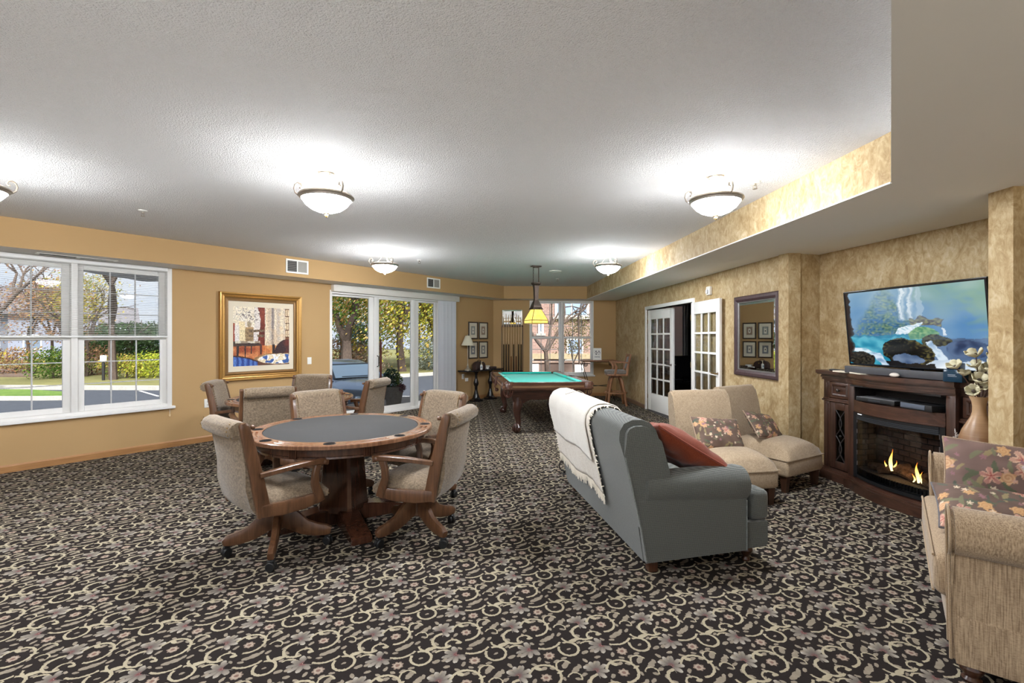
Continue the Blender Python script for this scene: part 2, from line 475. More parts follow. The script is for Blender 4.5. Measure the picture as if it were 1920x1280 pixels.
def add_loop(bm, pts, r, n=6):
    pts = [Vector(p) for p in pts]; k = len(pts); rings = []
    for i, p in enumerate(pts):
        t = (pts[(i + 1) % k] - pts[i - 1]).normalized(); ref = Vector((0, 1, 0)) if abs(t.y) < .9 else Vector((1, 0, 0))
        s = t.cross(ref).normalized(); u = t.cross(s)
        rings.append([bm.verts.new(p + (s * math.cos(2 * PI * j / n) + u * math.sin(2 * PI * j / n)) * r) for j in range(n)])
    for i in range(k):
        a, b = rings[i], rings[(i + 1) % k]
        for j in range(n): bm.faces.new((a[j], a[(j + 1) % n], b[(j + 1) % n], b[j]))
YAW = R(2.9)
def at(px, Z, py=None):
    """world point seen at column px (1920 wide) at camera depth Z; py gives the height as well"""
    u = (px - 960) / 910
    x = Z * (math.sin(YAW) + u * math.cos(YAW)); y = Z * (math.cos(YAW) - u * math.sin(YAW))
    return (x, y) if py is None else (x, y, 1.5 - Z * (py - 632) / 910)
# ------------------------------------------------------------------ the room
CX, CY = .15, 12.3                 # corner of the left (window) wall and the far wall
DX, DY = -.6349, -.7726            # along the window wall, towards the viewer
NX, NY = .7726, -.6349             # its normal, into the room
LROT = math.atan2(.7726, .6349)
ZS, ZC = 2.44, 2.75                # soffit and ceiling heights
LS = 13.0
def lw(s, off=0., z=0.): return (CX + DX * s + NX * off, CY + DY * s + NY * off, z)
def wall_box(name, loc, rotz, L, z0, z1, openings, t, mat):
    xs = sorted({0., L} | {v for o in openings for v in o[:2]})
    bm = bmesh.new()
    for a, b in zip(xs, xs[1:]):
        segs = [(z0, z1)]
        for x0, x1, za, zb in openings:
            if a >= x0 - 1e-6 and b <= x1 + 1e-6:
                ns_ = []
                for p, q in segs:
                    if za > p: ns_.append((p, min(q, za)))
                    if zb < q: ns_.append((max(p, zb), q))
                segs = ns_
        for p, q in segs:
            if q - p > 1e-4: add_box(bm, a, b, 0, t, p, q)
    bmesh.ops.remove_doubles(bm, verts=bm.verts, dist=1e-5)
    return struct(obj(name, bm, mat, smooth=False, loc=(loc[0], loc[1], 0), rot=(0, 0, rotz)))
def poly(name, pts, z, mat, flip=False, kind='structure'):
    bm = bmesh.new(); v = [bm.verts.new((x, y, z)) for x, y in pts]
    f = bm.faces.new(v)
    if (f.normal.z < 0) != flip: f.normal_flip()
    o = obj(name, bm, mat, smooth=False, fixn=False)
    if kind: o['kind'] = kind
    return o
floor = poly('floor', [(-8.3, 2.0), (-8.3, -3.1), (4.4, -3.1), (4.4, 3.0), (4.4, 5.5), (3.5, 5.5), (3.5, 12.4), (.1, 12.4)], 0, M_CARPET)
# window wall, with its double window and the sliding door
WIN = (LS - 9.05, LS - 7.03, .56, 2.436)
SLD = (LS - 4.62, LS - 1.40, 0.0, 2.34)
wall_box('wall_left', lw(LS), LROT, LS, 0, 2.95, [WIN, SLD], .16, M_PAINT)
W2 = (1.07 - .15 + .2, 2.714 - .15 + .2, .53, 2.43)
wall_box('wall_back', (CX - .2, CY), 0, 3.6, 0, 2.95, [W2], .16, M_PAINT)
RB = (3.29, 12.3); RN = (3.36, 5.26)
def wall_seg(name, a, b, mat, openings=(), t=.14, z1=2.95):
    dx, dy = b[0] - a[0], b[1] - a[1]
    return wall_box(name, a, math.atan2(dy, dx), math.hypot(dx, dy), 0, z1, list(openings), t, mat)
# right wall: seen from the room its right hand is towards the viewer
RLEN = math.hypot(RN[0] - RB[0], RN[1] - RB[1])
DOOR = (12.3 - 9.95, 12.3 - 7.72, 0, 2.07)
wall_seg('wall_right', RB, RN, M_PAPER, [DOOR])
wall_seg('wall_alcove_side', (3.36, 5.26), (3.84, 5.365), M_PAPER)
wall_seg('wall_alcove_back', (3.784, 5.365), (4.02, 3.0), M_PAPER)
wall_seg('wall_right_pier', (4.1, 3.02), (3.28, 3.02), M_PAPER, t=.001)
wall_seg('wall_right_front', (3.28, 3.02), (3.27, 2.86), M_PAPER, t=.7)
wall_seg('wall_right_niche', (3.97, 2.9), (3.97, -3.1), M_PAPER)
wall_seg('wall_front', (4.1, -3.0), (-8.3, -3.0), M_PAINT, [(.3, 11.1, .05, 2.38)])
w_added = bpy.data.objects.new('window_added_fill', None); COL.objects.link(w_added); w_added.location = (4.1, -3.0, 0); w_added.rotation_euler = (0, 0, PI); struct(w_added)  # glazing added behind the viewpoint to let fill daylight in
wall_seg('wall_front_left', (-8.1, -3.1), (-8.1, 2.4), M_PAINT)
# raised ceiling, soffits and their faces
SO = .48
A_ = lw(.19, SO); B_ = lw(12.4, SO)
ceil_pts = [(A_[0], 11.85), (2.45, 11.85), (2.45, 2.83), (-1.73, -2.0), (B_[0], -2.0), (B_[0], B_[1])]
poly('ceiling', ceil_pts, ZC, M_POP, flip=True)
so = [(A_[0], 11.85), (B_[0], B_[1]), (lw(12.4, -.1)[0], lw(12.4, -.1)[1]), (lw(-.2, -.1)[0], lw(-.2, -.1)[1]), (3.6, 12.4), (3.6, 11.85)]
poly('ceiling', so, ZS, M_SOFFIT, flip=True)
poly('ceiling', [(2.45, 11.85), (3.6, 11.85), (4.4, 5.6), (4.4, -3.1), (-1.73, -3.1), (-1.73, -2.0), (2.45, 2.83)], ZS, M_SOFFIT, flip=True)
poly('ceiling', [(-1.73, -2.0), (-1.73, -3.1), (-8.4, -3.1), (-8.4, 2.6), (B_[0], B_[1]), (B_[0], -2.0)], ZS, M_SOFFIT, flip=True)
def face_(name, a, b, mat):
    bm = bmesh.new(); d = Vector((b[0] - a[0], b[1] - a[1], 0)).normalized(); nrm = Vector((d.y, -d.x, 0)) * .02
    add_prism(bm, [(a[0], a[1]), (b[0], b[1]), (b[0] - nrm.x, b[1] - nrm.y), (a[0] - nrm.x, a[1] - nrm.y)], ZS + .0005, ZC + .05)
    return struct(obj(name, bm, mat, smooth=False))
face_('wall_soffit_left', (B_[0], B_[1]), (A_[0], 11.85), M_PAINT)
face_('wall_soffit_back', (A_[0], 11.85), (2.45, 11.85), M_PAINT)
face_('wall_soffit_right', (2.45, 11.85), (2.45, 2.83), M_PAPER)
face_('wall_soffit_diagonal', (2.45, 2.83), (-1.73, -2.0), M_SOFFIT)
struct(boxes('trim_1', M_TRIM, None, [(2.444, 2.456, 2.83, 11.85, ZS - .006, ZS + .004)], smooth=False))
# roof slab so that no sky leaks in from above
struct(boxes('roof', M_SOFFIT, None, [(-9, 6.5, -3.5, 13.2, 2.96, 3.1)], smooth=False))
# baseboards
def baseboard(name, a, b, mat=M_OAK, h=.085, t=.016):
    dx, dy = b[0] - a[0], b[1] - a[1]; L_ = math.hypot(dx, dy)
    bm = bmesh.new()
    add_prism(bm, [(0, 0), (-t, 0), (-t, h * .8), (-t * .4, h), (0, h)], 0, L_, 'x')
    return struct(obj(name, bm, mat, smooth=False, loc=(a[0], a[1], 0), rot=(0, 0, math.atan2(dy, dx))))
baseboard('baseboard_left', lw(LS), lw(4.64))
baseboard('baseboard_left', lw(1.38), lw(0.0))
baseboard('baseboard_back', (CX, CY), (RB[0], CY))
def rp(y): t = (12.3 - y) / (12.3 - 5.26); return (RB[0] + (RN[0] - RB[0]) * t, y)
M_BASE2 = wood('brown_baseboard', (104, 78, 58), (138, 108, 84), .5, (2, 2, 40))
baseboard('baseboard_right', rp(12.3), rp(10.03), M_BASE2)
baseboard('baseboard_right', rp(7.64), rp(5.27), M_BASE2)
baseboard('baseboard_alcove', (3.784, 5.365), (4.0, 3.05), M_BASE2)

# windows ----------------------------------------------------------------
M_GRILLE = plain('grille_grey', (196, 196, 196), .5, var=.02)
def double_window(name, loc, rotz, x0, x1, z0, z1, zm, sash=.07, mull=.06, F=.055):
    root = bpy.data.objects.new(name, None); COL.objects.link(root); root.location = loc; root.rotation_euler = (0, 0, rotz); struct(root)
    xm = (x0 + x1) / 2
    boxes('frame', M_TRIM, root, [(x0, x0 + F, -.012, .13, z0, z1), (x1 - F, x1, -.012, .13, z0, z1), (x0 + F, x1 - F, -.012, .13, z1 - F, z1), (x0 + F, x1 - F, -.012, .13, z0, z0 + .04)], bev=.004, ang=30)
    boxes('window_sill', M_TRIM, root, [(x0 - .03, x1 + .03, -.05, .05, z0 - .03, z0 + .006)], bev=.006)
    boxes('mullion', M_TRIM, root, [(xm - mull / 2, xm + mull / 2, -.012, .13, z0 + .04, z1 - F)], bev=.004)
    pm = None; mv = None; mh = None
    for ua, ub in ((x0 + F, xm - mull / 2), (xm + mull / 2, x1 - F)):
        for low, (a, b, yy) in ((1, (z0 + .04, zm + .03, .035)), (0, (zm - .03, z1 - F, .075))):
            s = sash
            boxes('lower_sash' if low else 'upper_sash', M_TRIM, root, [(ua, ua + s, yy, yy + .035, a, b), (ub - s, ub, yy, yy + .035, a, b), (ua + s, ub - s, yy, yy + .035, a, a + s * .9), (ua + s, ub - s, yy, yy + .035, b - s * .8, b)], bev=.004)
            ga, gb, gz0, gz1 = ua + s, ub - s, a + s * .9, b - s * .8
            pw, ph = (gb - ga) / 3, (gz1 - gz0) / 3
            for i in (1, 2):
                boxes('muntin', M_GRILLE, root, [(ga + pw * i - .007, ga + pw * i + .007, yy + .010, yy + .022, gz0, gz1)])
            for j in (1, 2):
                boxes('muntin', M_GRILLE, root, [(ga, gb, yy + .011, yy + .021, gz0 + ph * j - .006, gz0 + ph * j + .006)])
            bm = bmesh.new(); bm.faces.new([bm.verts.new(p) for p in ((0, 0, 0), (pw, 0, 0), (pw, 0, ph), (0, 0, ph))])
            me = bpy.data.meshes.new('pane'); bm.to_mesh(me); bm.free(); me.materials.append(M_GLASS)
            for i in range(3):
                for j in range(3):
                    g = bpy.data.objects.new('pane', me); COL.objects.link(g); g.parent = root; g.location = (ga + pw * i, yy + .016, gz0 + ph * j)
        boxes('meeting_rail', M_TRIM, root, [(ua, ub, .028, .075, zm - .025, zm + .02)], bev=.004)
    return root
double_window('window_1', lw(LS), LROT, *WIN, 1.49)
double_window('window_2', (CX - .2, CY, 0), 0, *W2, 1.49, sash=.04, mull=.06, F=.035)
for k in range(6):
    xa = .3 + 1.8 * k
    boxes('frame', M_TRIM, w_added, [(xa, xa + .05, .02, .12, .05, 2.38), (xa + 1.75, xa + 1.8, .02, .12, .05, 2.38), (xa + .05, xa + 1.75, .02, .12, .05, .11), (xa + .05, xa + 1.75, .02, .12, 2.32, 2.38)])
    bm = bmesh.new(); bm.faces.new([bm.verts.new(q) for q in ((xa + .05, .07, .11), (xa + 1.75, .07, .11), (xa + 1.75, .07, 2.32), (xa + .05, .07, 2.32))]); obj('pane', bm, M_GLASS, w_added, smooth=False)
# blind over the upper half of window 1
bl = thing('window_blind', 'white horizontal slat blind lowered over the upper half of the wide double window', 'blind', lw(LS), LROT)
M_BLIND = plain('blind_white', (232, 232, 230), .5, var=.01)
bx0, bx1 = WIN[0] + .06, WIN[1] - .06
boxes('head_rail', M_BLIND, bl, [(bx0, bx1, -.045, .01, 2.385, 2.436)], bev=.006)
boxes('bottom_rail', M_BLIND, bl, [(bx0, bx1, -.035, .0, 1.495, 1.52)], bev=.004)
me = None
for k in range(38):
    if me is None:
        bm = bmesh.new(); add_box(bm, bx0, bx1, -.0125, .0125, -.0007, .0007)
        sl = obj('slat', bm, M_BLIND, bl, smooth=False); me = sl.data
    else:
        sl = bpy.data.objects.new('slat', me); COL.objects.link(sl); sl.parent = bl
    sl.location = (0, -.017, 1.535 + k * .0225); sl.rotation_euler = (R(10), 0, 0)
for xx in (bx0 + .12, (bx0 + bx1) / 2 - .12, (bx0 + bx1) / 2 + .12, bx1 - .12):
    mk('ladder_cord', M_BLIND, bl, lambda b: add_tube(b, [(xx, -.03, 1.51), (xx, -.03, 2.39)], .0012, 4))
pc = thing('blind_cord_pull', 'small beige cord pull hanging below the window sill corner on the ochre wall', 'cord pull', lw(7.06, .02, .44), LROT)
mk('cord', M_BLIND, pc, lambda b: add_tube(b, [(0, 0, .02), (0, 0, .10)], .002, 5))
mk('tassel', plain('cord_beige', (214, 186, 140), .5), pc, lambda b: add_lathe(b, [(0, -.02), (.012, -.015), (.012, .005), (.005, .02), (0, .022)], 10))

# sliding door ------------------------------------------------------------
sd = bpy.data.objects.new('door_1', None); COL.objects.link(sd); sd.location = lw(LS); sd.rotation_euler = (0, 0, LROT); struct(sd)
def sx(s): return LS - s
X0, X1 = SLD[0], SLD[1]
boxes('frame', M_TRIM, sd, [(X0, X0 + .045, -.01, .13, 0, 2.34), (X1 - .045, X1, -.01, .13, 0, 2.34), (X0 + .045, X1 - .045, -.01, .13, 2.28, 2.34), (X0 + .045, X1 - .045, -.01, .13, 0, .035)], bev=.004)
def panel(sa, sb, y, st_l, st_r):
    a, b = sx(sa), sx(sb)
    boxes('door_panel', M_TRIM, sd, [(a, a + st_l, y, y + .04, .035, 2.28), (b - st_r, b, y, y + .04, .035, 2.28), (a + st_l, b - st_r, y, y + .04, .035, .14), (a + st_l, b - st_r, y, y + .04, 2.24, 2.28)], bev=.005)
    bm = bmesh.new(); bm.faces.new([bm.verts.new(p) for p in ((a + st_l, y + .02, .14), (b - st_r, y + .02, .14), (b - st_r, y + .02, 2.24), (a + st_l, y + .02, 2.24))])
    obj('pane', bm, M_GLASS, sd, smooth=False)
panel(4.58, 3.61, .07, .02, .12); panel(3.64, 2.60, .025, .11, .11); panel(2.57, 1.90, .07, .11, .10); panel(1.92, 1.45, .025, .08, .05)
mk('door_handle', M_BLACK, sd, lambda b: add_tube(b, [(sx(3.58), .02, .93), (sx(3.58), -.03, .95), (sx(3.58), -.03, 1.12), (sx(3.58), .02, 1.14)], .009, 6))
vb = thing('vertical_blind', 'pale grey vertical blind drawn to one side of the sliding door under its long valance', 'blind', lw(LS), LROT)
boxes('valance', plain('valance_white', (222, 218, 210), .5, var=.02), vb, [(sx(4.60), sx(1.36), -.10, -.005, 2.31, 2.435)], bev=.006)
M_VANE = plain('vane_grey', (205, 206, 212), .55, var=.03)
for k in range(9):
    s_ = 1.95 - k * .058
    def vane(b):
        add_prism(b, [(-.044, -.004), (-.02, .002), (.02, .002), (.044, -.004), (.044, -.0055), (.02, .0005), (-.02, .0005), (-.044, -.0055)], .04, 2.31)
    o = mk('vane', M_VANE, vb, vane, loc=(sx(s_), -.05, 0), rot=(0, 0, R(-26 if k % 2 else -20)))

# French doors to the office ----------------------------------------------
RROT = math.atan2(RN[1] - RB[1], RN[0] - RB[0])
d2 = bpy.data.objects.new('door_2', None); COL.objects.link(d2); d2.location = (RB[0], RB[1], 0); d2.rotation_euler = (0, 0, RROT); struct(d2)
M_DOOR = plain('door_white', (238, 236, 231), .4, var=.015)
boxes('casing', M_DOOR, d2, [(DOOR[0] - .065, DOOR[0], -.022, .15, 0, 2.135), (DOOR[1], DOOR[1] + .065, -.022, .15, 0, 2.135), (DOOR[0], DOOR[1], -.022, .15, 2.07, 2.135)], bev=.005)
def french_leaf(name, hinge_x, hinge_y, ang, w_, flip):
    """a glazed leaf, 3 x 5 panes, hinged at local x=0"""
    root = bpy.data.objects.new(name, None); COL.objects.link(root); struct(root)
    p = d2.matrix_basis if False else None
    a0 = RROT
    root.location = (RB[0] + hinge_x * math.cos(a0) - hinge_y * math.sin(a0), RB[1] + hinge_x * math.sin(a0) + hinge_y * math.cos(a0), 0)
    root.rotation_euler = (0, 0, a0 + ang)
    H_ = 2.055; st = .12; T = .038
    boxes('leaf_frame', M_DOOR, root, [(.0, st, 0, T, .012, H_), (w_ - st, w_, 0, T, .012, H_), (st, w_ - st, 0, T, .012, .36), (st, w_ - st, 0, T, H_ - .19, H_)], bev=.004)
    gz0, gz1 = .36, H_ - .19; pw = (w_ - 2 * st) / 3; ph = (gz1 - gz0) / 5
    for i in (1, 2): boxes('muntin', M_DOOR, root, [(st + pw * i - .016, st + pw * i + .016, .004, T - .004, gz0, gz1)], bev=.004)
    for j in range(1, 5): boxes('muntin', M_DOOR, root, [(st, w_ - st, .005, T - .005, gz0 + ph * j - .016, gz0 + ph * j + .016)], bev=.004)
    bm = bmesh.new(); bm.faces.new([bm.verts.new(q) for q in ((0, 0, 0), (pw, 0, 0), (pw, 0, ph), (0, 0, ph))])
    me = bpy.data.meshes.new('pane'); bm.to_mesh(me); bm.free(); me.materials.append(glassy('door_glass', (244, 247, 246), .12))
    for i in range(3):
        for j in range(5):
            g = bpy.data.objects.new('pane', me); COL.objects.link(g); g.parent = root; g.location = (st + pw * i, T / 2, gz0 + ph * j)
    hx = w_ - .055
    def handle(b):
        for sg in (-1, 1):
            y0 = 0 if sg < 0 else T
            add_tube(b, [(hx, y0, .98), (hx, y0 + sg * .045, .98), (hx - .11, y0 + sg * .05, .985)], .010, 8)
            add_lathe(b, [(.026, 0), (.026, .006), (0, .008)], 12, Matrix.Translation((hx, y0, .98)) @ Matrix.Rotation(PI / 2 * sg, 4, 'X'))
    mk('door_handle', M_NICKEL if not flip else M_BRASS, root, handle)
    for z in (.28, 1.05, 1.82):
        mk('hinge', M_BRASS, root, lambda b: add_tube(b, [(-.006, 0, z - .045), (-.006, 0, z + .045)], .008, 6))
    return root
french_leaf('door_3', DOOR[0] + .012, .02, R(5.5), 1.07, False)
french_leaf('door_4', DOOR[1] - .012, -.03, R(-2.5), 1.04, True)
# ------------------------------------------------------------------ office behind the French doors
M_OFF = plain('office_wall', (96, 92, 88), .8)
struct(boxes('wall_office_back', M_OFF, None, [(5.9, 6.0, 6.9, 13.0, -.01, 2.5)], smooth=False))
wall_box('wall_office_far', (3.5, 12.9), 0, 2.5, -.01, 2.5, [(.4, 1.82, .62, 2.36)], .1, M_OFF)
struct(boxes('wall_office_near', M_OFF, None, [(3.52, 6.0, 6.8, 6.9, -.01, 2.5)], smooth=False))
struct(boxes('ceiling_office', M_SOFFIT, None, [(3.5, 6.0, 6.8, 13.0, 2.45, 2.5)], smooth=False))
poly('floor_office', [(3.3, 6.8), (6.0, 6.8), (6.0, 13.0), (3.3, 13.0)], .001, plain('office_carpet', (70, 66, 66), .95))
# its window, closed with a grey blind
ow = bpy.data.objects.new('window_3', None); COL.objects.link(ow); struct(ow); ow.location = (3.9, 12.9, 0); ow.rotation_euler = (0, 0, 0)
boxes('frame', M_TRIM, ow, [(-.08, 0, -.03, 0, .55, 2.42), (1.42, 1.52, -.03, 0, .55, 2.42), (0, 1.42, -.03, 0, 2.34, 2.42), (0, 1.42, -.03, 0, .55, .62)], bev=.004)
boxes('pane', M_GLASS, ow, [(0, 1.42, .05, .054, .62, 2.34)], smooth=False)
ob = thing('window_blind', 'grey slat blind closed over the window in the dark office', 'blind', (3.9, 12.88, 0), 0)
M_OB = plain('office_blind_grey', (140, 146, 164), .5)
me = None
for k in range(70):
    if me is None:
        bm = bmesh.new(); add_box(bm, .02, 1.40, -.012, .012, -.0007, .0007); sl = obj('slat', bm, M_OB, ob, smooth=False); me = sl.data
    else:
        sl = bpy.data.objects.new('slat', me); COL.objects.link(sl); sl.parent = ob
    sl.location = (0, -.04, .66 + k * .0242); sl.rotation_euler = (R(66), 0, 0)
# a stack of black trays / an office chair in the dark
oc = thing('office_chair', 'black office chair seen through the gap between the French doors', 'chair', (4.45, 11.2, 0), R(10))
M_LEATHER = plain('black_leather', (26, 26, 30), .35)
mk('seat', M_LEATHER, oc, lambda b: add_box(b, -.26, .26, -.25, .27, .42, .52, .04, 3))
mk('backrest', M_LEATHER, oc, lambda b: add_box(b, -.25, .25, -.32, -.24, .58, 1.08, .035, 3))
mk('column', M_BLACK, oc, lambda b: (add_tube(b, [(0, 0, .08), (0, 0, .42)], .03, 8), add_tube(b, [(0, -.2, .45), (0, -.3, .5), (0, -.3, .62)], .02, 6)))
for sg in (-1, 1):
    mk('armrest', M_BLACK, oc, lambda b: (add_tube(b, [(sg * .27, .05, .46), (sg * .31, .05, .55), (sg * .31, .05, .66)], .015, 6), add_box(b, sg * .31 - .04, sg * .31 + .04, -.15, .15, .66, .69, .012)))
for k in range(5):
    a = 2 * PI * k / 5
    lg = mk('leg', M_BLACK, oc, lambda b: add_tube(b, [(0, 0, .1), (.3 * math.cos(a), .3 * math.sin(a), .07)], [.03, .018], 6))
    mk('caster', M_BLACK, lg, lambda b: add_ball(b, (.3 * math.cos(a), .3 * math.sin(a), .03), .03))
dk = thing('office_desk', 'dark office desk beyond the French doors', 'desk', (4.98, 11.9, 0), R(90))
M_DK = plain('dark_desk', (46, 40, 40), .4)
boxes('desk_top', M_DK, dk, [(-.4, .4, -.8, .8, .72, .76)], bev=.006)
boxes('side_panel', M_DK, dk, [(-.36, .36, -.78, -.75, 0, .72)]); boxes('side_panel', M_DK, dk, [(-.36, .36, .75, .78, 0, .72)])
boxes('back_panel', M_DK, dk, [(.33, .36, -.75, .75, .2, .72)])

# ------------------------------------------------------------------ outdoors
GZ = -.60
def stuffmat(name, c1, c2, sc, rough=.9, bump=.3):
    m, n = new_mat(name); co = n.coord()
    a = n.noise(co, sc, 4, .6).outputs[0]; b = n.noise(co, sc * .12, 3).outputs[0]
    f = n.math('MULTIPLY_ADD', a, .6, n.math('MULTIPLY', b, .4))
    finish(n, n.ramp(f, [(.35, lin(c1)), (.65, lin(c2))]), rough, 0, a, bump, .02, .2); return m
M_ASPH = stuffmat('asphalt', (44, 47, 54), (56, 60, 67), 40)
M_CONC = stuffmat('concrete', (128, 126, 120), (148, 145, 140), 20)
M_CONCF = stuffmat('bounce_concrete', (222, 218, 210), (238, 235, 229), 20)
M_LAWN = stuffmat('lawn', (58, 82, 30), (82, 102, 45), 8)
M_LAWN2 = stuffmat('autumn_lawn', (80, 79, 47), (100, 97, 60), 3)
M_MULCH = stuffmat('mulch', (74, 62, 55), (93, 79, 69), 9)
ground = poly('ground', [(-75, -10), (-9, -10), lw(13.2, -.2)[:2], lw(-.3, -.2)[:2], (.0, 12.5), (14, 12.5), (40, 14), (60, 90), (-90, 90)], GZ, M_ASPH)
# concrete walk outside the window wall, patio outside the far wall
def slab(name, pts, z0, z1, mat):
    bm = bmesh.new(); add_prism(bm, pts, z0, z1); return struct(obj(name, bm, mat, smooth=False))
slab('path', [lw(6.2, -.17)[:2], lw(-.3, -.17)[:2], lw(-.3, -2.1)[:2], lw(6.2, -2.1)[:2]], GZ - .05, -.06, M_CONC)
slab('path', [(4.2, -3.2), (-8.4, -3.2), (-8.4, -25), (4.2, -25)], -.2, -.05, M_CONCF)  # unseen bright slab, added to bounce daylight up through the front glazing
slab('path', [(.2, 12.48), (12, 12.48), (12, 15.5), (.2, 15.5)], GZ - .05, -.3, M_CONC)
# kerbs and lawns
def AT(px, Z): return at(px, Z)
k1 = [AT(-120, 19.6), AT(60, 19.4), AT(330, 19.2), AT(520, 21.5), AT(760, 25.5), AT(900, 29)]
k2 = [AT(-120, 19.9), AT(60, 19.7), AT(330, 19.5), AT(520, 21.8), AT(760, 25.9), AT(900, 29.4)]
far = [AT(980, 75), AT(600, 80), AT(200, 80), AT(-300, 70)]
slab('kerb', k1 + k2[::-1], GZ, GZ + .16, M_CONC)
slab('lawn', k2 + far, GZ - .1, GZ + .13, M_LAWN2)
isl = [AT(-150, 16.2), AT(0, 16.1), AT(70, 16.1), AT(128, 16.2), AT(150, 16.6), AT(140, 17.2), AT(60, 18.2), AT(-150, 18.4)]
cxy = (sum(p[0] for p in isl) / 8, sum(p[1] for p in isl) / 8)
slab('kerb', isl, GZ, GZ + .14, M_CONC)
slab('lawn', [(cxy[0] + (p[0] - cxy[0]) * .93, cxy[1] + (p[1] - cxy[1]) * .86) for p in isl], GZ, GZ + .17, M_LAWN)
slab('flowerbed', [AT(-150, 24), AT(60, 24), AT(70, 30), AT(-200, 31)], GZ, GZ + .2, M_MULCH)
M_LINE = plain('road_paint', (160, 160, 158), .7)
def stripe(px0, Z0, px1, Z1, w_=.1):
    a = Vector((*AT(px0, Z0), 0)); b = Vector((*AT(px1, Z1), 0)); d = (b - a).normalized(); s_ = Vector((-d.y, d.x, 0)) * w_ / 2
    bm = bmesh.new(); bm.faces.new([bm.verts.new((q.x, q.y, GZ + .006)) for q in (a - s_, b - s_, b + s_, a + s_)])
    struct(obj('road_marking', bm, M_LINE, smooth=False))
stripe(262, 19.0, 298, 17.2); stripe(742, 17.3, 840, 17.0); stripe(735, 22.5, 752, 21.8); stripe(805, 18.6, 830, 17.9)
# houses
def house(label, px, Z, w_, d_, h_, rh, wallc, roofc, rot=0., wins=()):
    x, y = at(px, Z); t = thing('house', label, 'house', (x, y, GZ), rot)
    boxes('wall', plain('siding_%d' % px, wallc, .8), t, [(-w_ / 2, w_ / 2, 0, d_, 0, h_)], smooth=False)
    mk('roof', plain('shingle_%d' % px, roofc, .9), t, lambda b: add_prism(b, [(-.4, h_), (d_ / 2, h_ + rh), (d_ + .4, h_), (d_ + .4, h_ - .15), (-.4, h_ - .15)], -w_ / 2 - .4, w_ / 2 + .4, 'x'), smooth=False)
    for wx, wz, ww, wh in wins:
        f = boxes('window', M_TRIM, t, [(wx - ww / 2, wx + ww / 2, -.06, 0, wz, wz + wh)])
        boxes('pane', plain('far_glass', (92, 104, 120), .2), f, [(wx - ww / 2 + .1, wx + ww / 2 - .1, -.08, -.05, wz + .1, wz + wh - .1)])
house('white house far across the lot behind the bare maple', 172, 62, 9, 7, 4.0, 2.2, (146, 150, 158), (82, 80, 84), R(38), [(-2.5, 1.2, 1.1, 1.4), (2.2, 1.2, 1.6, 1.4)])
house('grey blue gabled house half hidden by autumn bushes', 104, 44, 6, 6, 4.2, 2.4, (108, 113, 128), (78, 76, 81), R(48), [(1.2, 2.4, 1.0, 1.2), (-1.5, 1.0, 1.2, 1.3)])
house('long pale house behind the thin trees by the flowerbed', -75, 60, 13, 7, 3.4, 2.4, (140, 142, 146), (88, 83, 81), R(44), [(-4, 1.0, 1.4, 1.3), (0, 1.0, 1.4, 1.3), (4, 1.0, 1.4, 1.3)])
